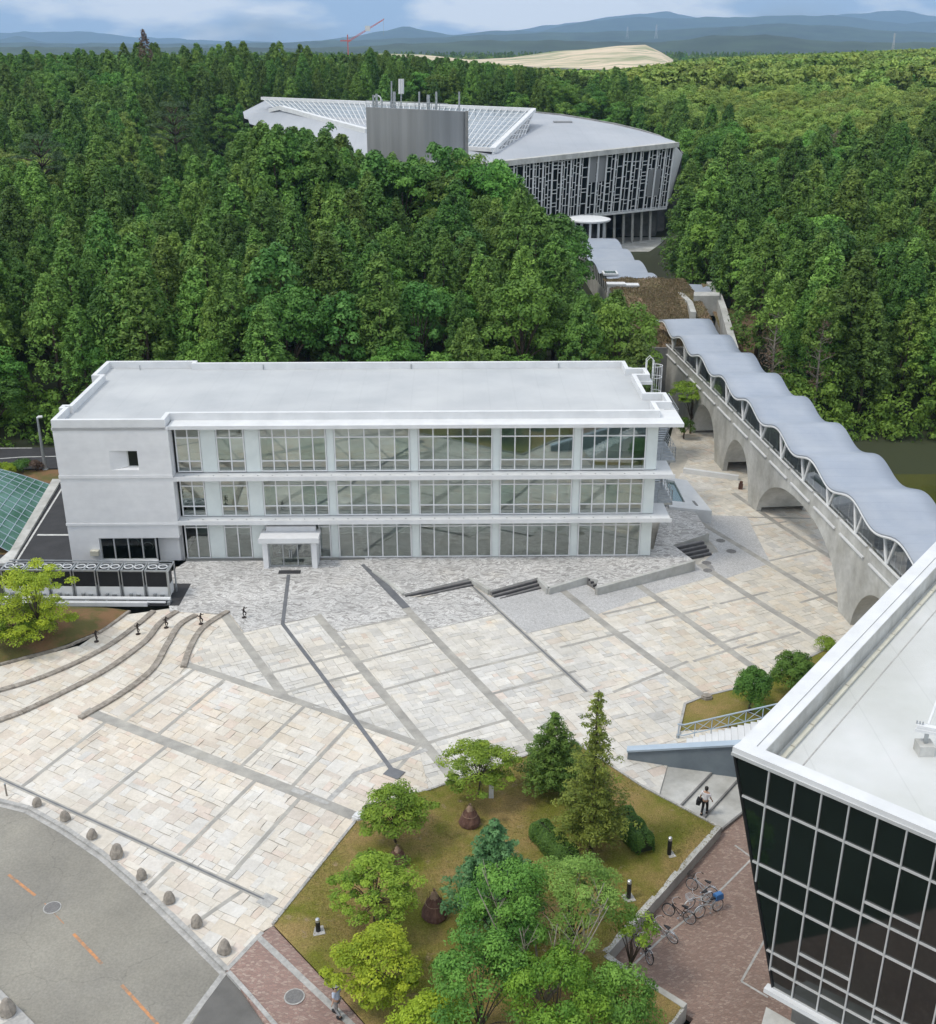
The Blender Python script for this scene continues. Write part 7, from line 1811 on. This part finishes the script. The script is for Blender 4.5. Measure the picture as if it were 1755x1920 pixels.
stuff_wood('distant_cedar_wood', [c_ for c_ in far if c_[5] == 'cedar'], FARC, 14.0, 'distant cedar wood along the left skyline')
stuff_wood('distant_broadleaf_wood', [c_ for c_ in far if c_[5] == 'broad'], FARB, 11.0, 'distant bushy wood mixed into the skyline')
stuff_wood('distant_pale_wood', [c_ for c_ in far if c_[5] == 'light'], FARL, 11.0, 'distant pale broadleaf wood rolling to the right skyline')
# wood beyond the construction site
belt = []
for k in range(2600):
    Y_ = frs.uniform(1540, 1900); X_ = frs.uniform(-.30, .34)*Y_; g = AY(900, 106, Y_).z - 14 + (Y_ - 1540)*.01; belt.append((0, X_, Y_, g, frs.uniform(13, 19), 'cedar' if frs.random() < .6 else 'light'))
stuff_wood('far_tree_belt', belt, [FARC[0], FARC[1], FARL[0], FARB[0]], 14.0, 'belt of dark trees behind the bare construction site')

# brown dead tree, spreading pine and reddish tree standing out of the wood
def branchy(seed, H, n=26, r=.12, spread=1.0):
    rn = random.Random(seed); m_ = MB(); m_.tube([(0,0,-.4),(.1,.05,H*.35),(0,.1,H*.7),(.05,0,H)], [r,r*.8,r*.5,r*.12], 6); tips = []
    for k in range(n):
        z0 = H*rn.uniform(.3,.92); th = rn.uniform(0,6.28); L_ = H*.36*spread*rn.uniform(.5,1)*(1.15 - z0/H*.7); el = rn.uniform(.15,.7)
        a = Vector((0,0,z0)); b = a + Vector((math.cos(th)*L_*math.cos(el), math.sin(th)*L_*math.cos(el), L_*math.sin(el))); m_.tube([a, a.lerp(b,.5)+Vector((0,0,.05*L_)), b], [r*.35,r*.24,r*.07], 4); tips.append(b)
        for q in range(3):
            c_ = a.lerp(b, rn.uniform(.4,.9)); e_ = c_ + Vector((rn.uniform(-.4,.4),rn.uniform(-.4,.4),rn.uniform(.1,.5)))*L_*.5; m_.tube([c_, e_], [r*.14,r*.04], 3); tips.append(e_)
    return m_, tips
def special(name, px, py, Y, H, lab, build):
    tp = AY(px, py, Y); loc = (tp.x, tp.y, tp.z - H); t = thing(name, lab, 'tree', loc); build(t, H); return t
def b_dead(t, H):
    m_, tips = branchy(5, H, 34, .16, .9); link('trunk', m_.mesh('trunk', M['greybark'], True), t)
    rs = np.random.RandomState(3); TC = np.array([tuple(p) for p in tips]); link('crown', tufts('crown', TC, np.full(len(TC), .5), 7, .3, .1, M['l_brown'], rs), t)
special('dead_tree', 1560, 240, 215, 13, 'leafless grey-brown dead tree standing among the green wood at right', b_dead)
def b_red(t, H):
    c_, tr_ = cedar_meshes(901, H, 2.6, M['l_brown'], 200, 10); link('crown', c_, t); link('trunk', tr_, t)
special('withered_cedar', 268, 58, 330, 14, 'reddish withered conifer rising on the left skyline', b_red)
def b_pine(t, H):
    rs = np.random.RandomState(9); TC = []; limbs = []
    for lay, (z, R_, n) in enumerate(((.62,3.6,9),(.74,4.4,10),(.86,3.6,9),(.97,2.0,7))):
        for k in range(n):
            th = 2*math.pi*k/n + lay; q = (R_*rs.uniform(.55,1.05)*math.cos(th), R_*rs.uniform(.55,1.05)*math.sin(th), H*z + rs.uniform(-.3,.3)); TC.append(q); limbs.append(((0,0,H*z*.85), q, .1))
    TC = np.array(TC); link('crown', tufts('crown', TC, rs.uniform(1.0,1.5,len(TC)), 90, .45, .12, M['l_pine'], rs, .28, .6), t)
    link('trunk', trunk_mesh('trunk', H*.95, .22, M['bark'], limbs), t)
special('spreading_pine', 322, 190, 205, 15, 'pine with flat spreading layers above the left wood', b_pine)
special('spreading_pine', 70, 250, 190, 14, 'pine with flat spreading layers near the left edge of the wood', b_pine)
for k, (px, py, Y, H) in enumerate(((1466,520,117,15.6),(1552,545,116,14.6))):
    def b_half(t, H, k=k):
        m_, tips = branchy(50+k, H*.8, 30, .17, .55); link('trunk', m_.mesh('trunk', M['greybark'], True), t)
        rs = np.random.RandomState(60+k); TC = np.array([tuple(p) for p in tips]); TC = TC[rs.permutation(len(TC))]
        c1 = tufts('withered_needles', TC[:70], np.full(70,.6), 10, .3, .1, M['l_brown'], rs); link('withered_needles', c1, t)
        z = H*rs.uniform(.62,1.0,60); a = rs.random(60)*6.28; r_ = 1.9*(1-(z/H-.6)/.42)**.6; TC2 = np.stack([r_*np.cos(a), r_*np.sin(a), z], 1)
        link('crown', tufts('crown', TC2, rs.uniform(.5,.85,60), 30, .4, .2, M['l_cedar2'], rs), t)
    special('half_withered_cedar', px, py, Y, H, ['half-withered cedar with bare brown lower branches beside the bridge roof','half-withered cedar with bare grey trunk right of the brown one'][k], b_half)

# undergrowth along the wood edge by the pond and behind the building: leafy bank
rs = np.random.RandomState(70); q = []
for k in range(420):
    x = rs.uniform(33, 68); y = rs.uniform(112.8, 118) if rs.random() < .7 else rs.uniform(117, 124); q.append((x, y, max(T(x, y), -3.4) + rs.uniform(.1, 1)**1.3*(2.2 + 2.2*math.sin(x*.55) + 1.6*math.sin(x*1.3 + 1) + (y - 113)*.7)))
tag(link('pond_undergrowth', tufts('pond_undergrowth', np.array(q), rs.uniform(.6,1.3,len(q)), 60, .4, .24, M['l_broad'], rs, .8)), 'tangle of dark undergrowth on the far bank of the pond', 'undergrowth', kind='stuff')

q = []
for k in range(520):
    x = rs.uniform(-82, -32); y = rs.uniform(108.8, 116) ; q.append((x, y, T(x, y) + rs.uniform(.2, 2.6)*(.35 if y < 110 else 1)))
for k in range(260):
    x = rs.uniform(-32, 17); y = rs.uniform(101.5, 106); q.append((x, y, T(x, y) + rs.uniform(.3, 3.0)))
tag(link('wood_edge_undergrowth', tufts('wood_edge_undergrowth', np.array(q), rs.uniform(.6,1.2,len(q)), 45, .4, .24, M['l_broad'], rs, .8)), 'dark undergrowth along the edge of the wood behind the white building', 'undergrowth', kind='stuff')
# ================================================================ trees and hedges of the lawn
def limb_set(TC, base, rr_): return [(base, tuple(np.array(p)*np.array([.96,.96,1]) - np.array([0,0,.08])), rr_) for p in TC]
def lawn_tree(px, lab, build, name='tree', z=None, ground=0.1):
    p = GP(*px) if z is None else G(*px, z); t = thing(name, lab, 'tree', (p.x, p.y, p.z + ground)); build(t); return t
def maple(seed, H, Rx, mat, ntip=34, m=190, Lf=.135, Wf=.07):
    def b(t):
        rs = np.random.RandomState(seed); TC = []
        for k in range(ntip):
            th = k*2.399 + rs.uniform(-.3,.3); u = math.sqrt((k+.5)/ntip); r_ = Rx*u*rs.uniform(.8,1.1)*(1 + .2*math.sin(3*th + seed) + .1*math.sin(7*th)); zz = H*(.98 - .42*u**1.5) + rs.uniform(-.22,.22); TC.append((r_*math.cos(th), r_*math.sin(th), zz))
        for k in range(ntip//2):
            th = rs.uniform(0,6.28); r_ = Rx*rs.uniform(.4,.95); TC.append((r_*math.cos(th), r_*math.sin(th), H*rs.uniform(.38,.6)))
        TC = np.array(TC); link('crown', tufts('crown', TC, rs.uniform(.26,.62,len(TC)), m, Lf, Wf, mat, rs, .40, .3, None, .5, .6), t)
        # loose drooping sprays at the rim
        link('trunk', trunk_mesh('trunk', H*.62, .085, M['bark'], limb_set(TC[::2], (0,0,H*.34), .03)), t)
    return b
lawn_tree((899,1498), 'green maple with spreading crown at the top of the lawn', maple(1, 3.5, 1.95, M['l_maple'], 40))
lawn_tree((742,1583), 'green maple with rounded crown near the left corner of the lawn', maple(2, 3.4, 1.75, M['l_maple'], 40))
lawn_tree((704,1738), 'green maple in the middle of the left row on the lawn', maple(3, 3.7, 2.05, M['l_maple'], 46))
lawn_tree((706,1888), 'bright yellow-green tree at the lower left of the lawn', maple(4, 3.9, 1.95, M['l_yellow'], 46))
lawn_tree((812,1990), 'yellow-green treetop cut off by the bottom edge', maple(5, 3.2, 1.6, M['l_yellow'], 36))
def fir(seed, H, R0, mat, gap=0.0, whorl=16, Lf=.22, Wf=.085, m=34, droop=-.05, taper=1.0, zb=.06):
    def b(t):
        rs = np.random.RandomState(seed); TC = []; TRr = []; limbs = []
        for k in range(whorl):
            h = k/(whorl-1); z = H*(zb + (.97-zb)*h); Rk = R0*(1-h)**taper*rs.uniform(.8,1.1) + .12
            nb = max(4, int(9*(1-h) + 4))
            for q in range(nb):
                th = 2*math.pi*q/nb + k*1.1 + rs.uniform(-.25,.25); L_ = Rk*rs.uniform(.75,1.12)
                if rs.random() < gap and h > .35: L_ *= .45
                tip = np.array([L_*math.cos(th), L_*math.sin(th), z + L_*(.12 + droop)]); limbs.append(((0,0,z-.05), tuple(tip), .022))
                nn_ = max(2, int(L_/.26))
                for s in range(nn_):
                    f_ = .3 + .7*(s+.5)/nn_; side = rs.normal(0,.12*L_,3)*f_; side[2] *= .3; TC.append(tip*np.array([f_,f_,1]) + np.array([0,0,(z - tip[2])*(1-f_)]) + side); TRr.append(.20 + .14*(1-h))
        TC = np.array(TC); TRr = np.array(TRr)
        link('crown', tufts('crown', TC, TRr, m, Lf, Wf, mat, rs, .55, .35, None, .6, .7), t)
        link('trunk', trunk_mesh('trunk', H, .13, M['bark'], limbs[::2]), t)
    return b
lawn_tree((1036,1482), 'compact green fir standing left of the taller olive fir', fir(11, 5.0, 2.0, M['l_fir'], .1, 15, m=34, zb=.16, taper=.7, Lf=.17, Wf=.06), 'fir_tree')
lawn_tree((1107,1597), 'tall olive-green fir with sparse top in the lawn', fir(12, 9.6, 1.85, M['l_olive'], .5, 22, m=26, zb=.12, taper=.55, Lf=.17, Wf=.06), 'fir_tree')
def mass(seed, H, Rx, mat, nl=40, m=260, Lf=.135, Wf=.07, z0=.15, rmin=.45, rmax=.85, flat=.8, Ry=None):
    def b(t):
        rs = np.random.RandomState(seed); hz = H*(1-z0)/2; cz = H*z0 + hz; d = unit(rs.normal(0,1,(nl,3))); d[:,2] = np.where(d[:,2] < -.3, -d[:,2], d[:,2])
        TC = d*rs.uniform(.6,1.0,nl)[:,None]*np.array([Rx, Ry or Rx, hz])*.9; TC[:,2] += cz
        link('crown', tufts('crown', TC, rs.uniform(rmin,rmax,nl), m, Lf, Wf, mat, rs, flat, .4, np.array([0,0,cz-.2*H]), .35, .4), t)
        link('trunk', trunk_mesh('trunk', H*.75, .13, M['bark'], [((0,0,H*.25), tuple(p*.92), .04) for p in TC[::3]]), t)
    return b
lawn_tree((925,1745), 'blue-green conifer with whorled pale shoots in the dense clump', fir(13, 6.3, 2.1, M['l_blue'], .0, 15, .19, .075, 46, 0, .7, .2), 'conifer_tree')
lawn_tree((945,1845), 'mid-green tree in the dense clump just below the blue-green conifer', mass(22, 6.6, 1.9, M['l_green'], 40, 260, z0=.1), 'broadleaf_tree')
lawn_tree((1068,1815), 'feathery light green tree on the right of the dense clump', mass(23, 6.0, 2.3, M['l_soft'], 48, 260, .14, .05, .2, .45, .85, .6), 'broadleaf_tree')
lawn_tree((900,1985), 'deep green treetop at the bottom left of the dense clump', mass(24, 6.2, 2.1, M['l_green'], 44, 260, z0=.1), 'broadleaf_tree')
lawn_tree((1040,2010), 'broad green tree filling the bottom of the dense clump', mass(25, 5.9, 2.4, M['l_maple'], 60, 260, z0=.15, rmin=.35, rmax=.75), 'broadleaf_tree')
lawn_tree((1150,1990), 'green tree at the lower right of the dense clump', mass(26, 4.6, 1.6, M['l_green'], 36, 240, z0=.15), 'broadleaf_tree')
lawn_tree((1180,1842), 'slender light green sapling over the yard kerb', mass(27, 3.7, 1.0, M['l_maple'], 16, 80, z0=.45, rmin=.3, rmax=.5), 'sapling')
p = GP(1018,1880); t = thing('bare_tree', 'bare pale twiggy branches rising out of the dense clump', 'tree', (p.x, p.y, p.z + .1)); m_ = MB(); rn = random.Random(8)
for k in range(11):
    th = 2.4*k; b0 = Vector((.25*math.cos(th), .25*math.sin(th), .2)); L_ = rn.uniform(5.6,7.6); e_ = b0 + Vector((math.cos(th)*L_*.38, math.sin(th)*L_*.30, L_*.9)); md_ = b0.lerp(e_,.5) + Vector((.15*math.cos(th),.15*math.sin(th),-.1)); m_.tube([b0,md_,e_], [.06,.042,.014], 6)
    for q in range(6):
        c_ = b0.lerp(e_, rn.uniform(.45,.92)); f_ = c_ + Vector((rn.uniform(-.6,.6), rn.uniform(-.6,.6), rn.uniform(.3,.9))); m_.tube([c_, f_], [.02,.007], 4); g_ = c_.lerp(f_,.6); m_.tube([g_, g_+Vector((rn.uniform(-.3,.3),rn.uniform(-.3,.3),.35))], [.009,.004], 3)
link('branches', m_.mesh('branches', M['greybark'], True), t)
def hedge(a_px, b_px, w, h, lab):
    a, b = GP(*a_px), GP(*b_px); d_ = b - a; L_ = d_.length; t = thing('hedge', lab, 'hedge', (a.x, a.y, a.z+.1), math.atan2(d_.y, d_.x))
    rs = np.random.RandomState(int(a_px[0])); n = 9000
    u, v, s = rs.uniform(-.1, L_+.1, n), rs.uniform(-1, 1, n), rs.random(n); P = np.zeros((n,3)); D_ = np.zeros((n,3))
    th = rs.uniform(-.15, math.pi+.15, n); e_ = .55; cx_ = np.sign(np.cos(th))*np.abs(np.cos(th))**e_; sz_ = np.sign(np.sin(th))*np.abs(np.sin(th))**e_
    endf = np.clip(np.minimum(u + .1, L_ + .1 - u)/.5, 0, 1)**.5; k_ = rs.uniform(.9,1.04,n)*(.55 + .45*endf)*(1 + .05*np.sin(u*5))
    P[:,0] = u; P[:,1] = cx_*w/2*k_; P[:,2] = np.maximum(.03, sz_*h*k_*.98 + .02); D_[:,1] = np.cos(th); D_[:,2] = np.sin(th)+.2; D_[:,0] = np.where(u < .3, -.8, np.where(u > L_-.3, .8, 0))*rs.random(n)
    link('foliage', leaf_cloud('foliage', P, unit(D_+1e-6), .10*rs.uniform(.7,1.3,n), .06, np.clip(rs.random(n)*.9, 0, 1), M['l_hedge'], rs), t)
    m_ = MB(); m_.box(.15,L_-.15,-w*.36,w*.36,0,h*.8); m_.obj('core', M['ground'], t)
hedge((1005,1566),(1072,1632), 1.25, 1.05, 'clipped green hedge left of the tall fir')
hedge((1160,1540),(1210,1606), 1.3, 1.1, 'clipped green hedge right of the tall fir')
def shrub(px, r, h, lab, mat='l_hedge', z=None, n=24, name='shrub', Lf=.17, Wf=.09):
    p = GP(*px) if z is None else G(*px, z); t = thing(name, lab, 'shrub', p); mass(px[0], h, r, M[mat], n, 220, Lf*.75, Wf*.75, .02, .4, .62, .95)(t)
shrub((1405,1336), 1.15, 2.9, 'upright green shrub with pale blossom specks on the grass bed', 'l_hedge', -.65, 46)
shrub((1482,1305), 1.35, 3.0, 'larger round green shrub next to the white parapet', 'l_hedge', -.65, 56)
shrub((1548,1222), .5, .9, 'tiny green bush at the far edge of the plaza by the white parapet', 'l_maple', -1.0, 8)
shrub((10,893), 1.1, 1.1, 'low yellow-green bush on the verge at the left edge', 'l_yellow', None, 14)
shrub((43,885), .9, 1.0, 'small clipped dark bush behind the green glass roof', 'l_hedge', None, 14)
shrub((68,883), .5, .7, 'tiny brownish bush beside the lamp foot', 'l_brown', None, 8)
def left_tree(t):
    rs = np.random.RandomState(31); TC = []
    for zz, R_, n in ((5.2,1.9,16),(4.6,2.6,20),(3.4,2.4,10),(2.3,3.2,34),(1.5,3.2,30)):
        for k in range(n): th = rs.uniform(0,6.28); r_ = R_*math.sqrt(rs.random()); TC.append((r_*math.cos(th) + (.3 if zz > 4 else -.8), r_*math.sin(th)*.8, zz + rs.uniform(-.25,.25)))
    TC = np.array(TC); link('crown', tufts('crown', TC, rs.uniform(.42,.8,len(TC)), 170, .15, .08, M['l_yellow'], rs, .4, .3, None, .5), t); link('trunk', trunk_mesh('trunk', 5.0, .11, M['bark'], limb_set(TC[::3], (0,0,1.6), .03)), t)
lawn_tree((78,1205), 'bright yellow-green layered tree on the soil bed at left', left_tree, 'maple_tree', 0.2)
shrub((48,1196), 2.7, 2.3, 'low spreading green bush under the layered tree on the soil bed', 'l_maple', .2, 46)
lawn_tree((1294,812), 'green layered tree between the white building and the bridge', mass(41, 5.6, 2.6, M['l_maple'], 40, 200, .17, .09, .45, .5, .9, .4), 'maple_tree', -.95)
shrub((1282,822), 1.0, 2.2, 'dark round bush at the foot of the bridge arch', 'l_hedge', -.95, 16)

# short grass on the lawn and dry tufts on the mound
rs = np.random.RandomState(90); P_ = []; lx = [p.x for p in LAWN]; ly = [p.y for p in LAWN]
while len(P_) < 26000:
    x, y = rs.uniform(min(lx), max(lx)), rs.uniform(max(min(ly), 33), max(ly))
    if inside((x, y), LAWN) and math.sin(x*.7 + 1)*math.sin(y*.6) + rs.normal(0, .5) > -.25: P_.append((x, y, zp(x, y) + .17))
P_ = np.array(P_); D_ = rs.normal(0, 1, P_.shape); D_[:, 2] *= .25
lv_ = np.clip(.5 + .5*np.sin(P_[:, 0]*.45)*np.sin(P_[:, 1]*.4) + rs.normal(0, .25, len(P_)), 0, 1)
tag(link('lawn_grass', leaf_cloud('lawn_grass', P_, unit(D_), rs.uniform(.07, .15, len(P_)), .03, lv_, M['l_grass'], rs)), 'short patchy dry grass growing over the lawn', 'grass', kind='stuff')
P_ = []
for k in range(16000):
    u, v = rs.random(), rs.random()
    if rs.random() < .35 + .65*(math.sin(u*9)*math.sin(v*7 + 1) > -.2): q = mpos(u, v); P_.append((q[0] + 24, q[1] + 140, q[2] + .12))
P_ = np.array(P_); D_ = rs.normal(0, 1, P_.shape); D_[:, 2] *= .3
tag(link('mound_grass', leaf_cloud('mound_grass', P_, unit(D_), rs.uniform(.2, .5, len(P_)), .12, np.clip(rs.normal(.5, .3, len(P_)), 0, 1), M['l_drygrass'], rs)), 'dry brown grass on the earth-covered building', 'grass', kind='stuff')
# ================================================================ haze
mb = MB(); mb.box(-20000, 20000, -600, 17000, -70, 900)
hz_ = mb.obj('haze', None); hm = bpy.data.materials.new('haze'); hm.use_nodes = True; t = hm.node_tree; t.nodes.remove(t.nodes['Principled BSDF'])
pv_ = N('ShaderNodeVolumePrincipled', t); pv_.inputs['Color'].default_value = (0.42,0.67,1.0,1); pv_.inputs['Density'].default_value = 0.000085; pv_.inputs['Anisotropy'].default_value = 0.0
t.links.new(pv_.outputs[0], t.nodes['Material Output'].inputs['Volume']); hz_.data.materials.append(hm); hz_['kind'] = 'stuff'
hz_['label'] = 'pale blue haze in the air over the far hills'
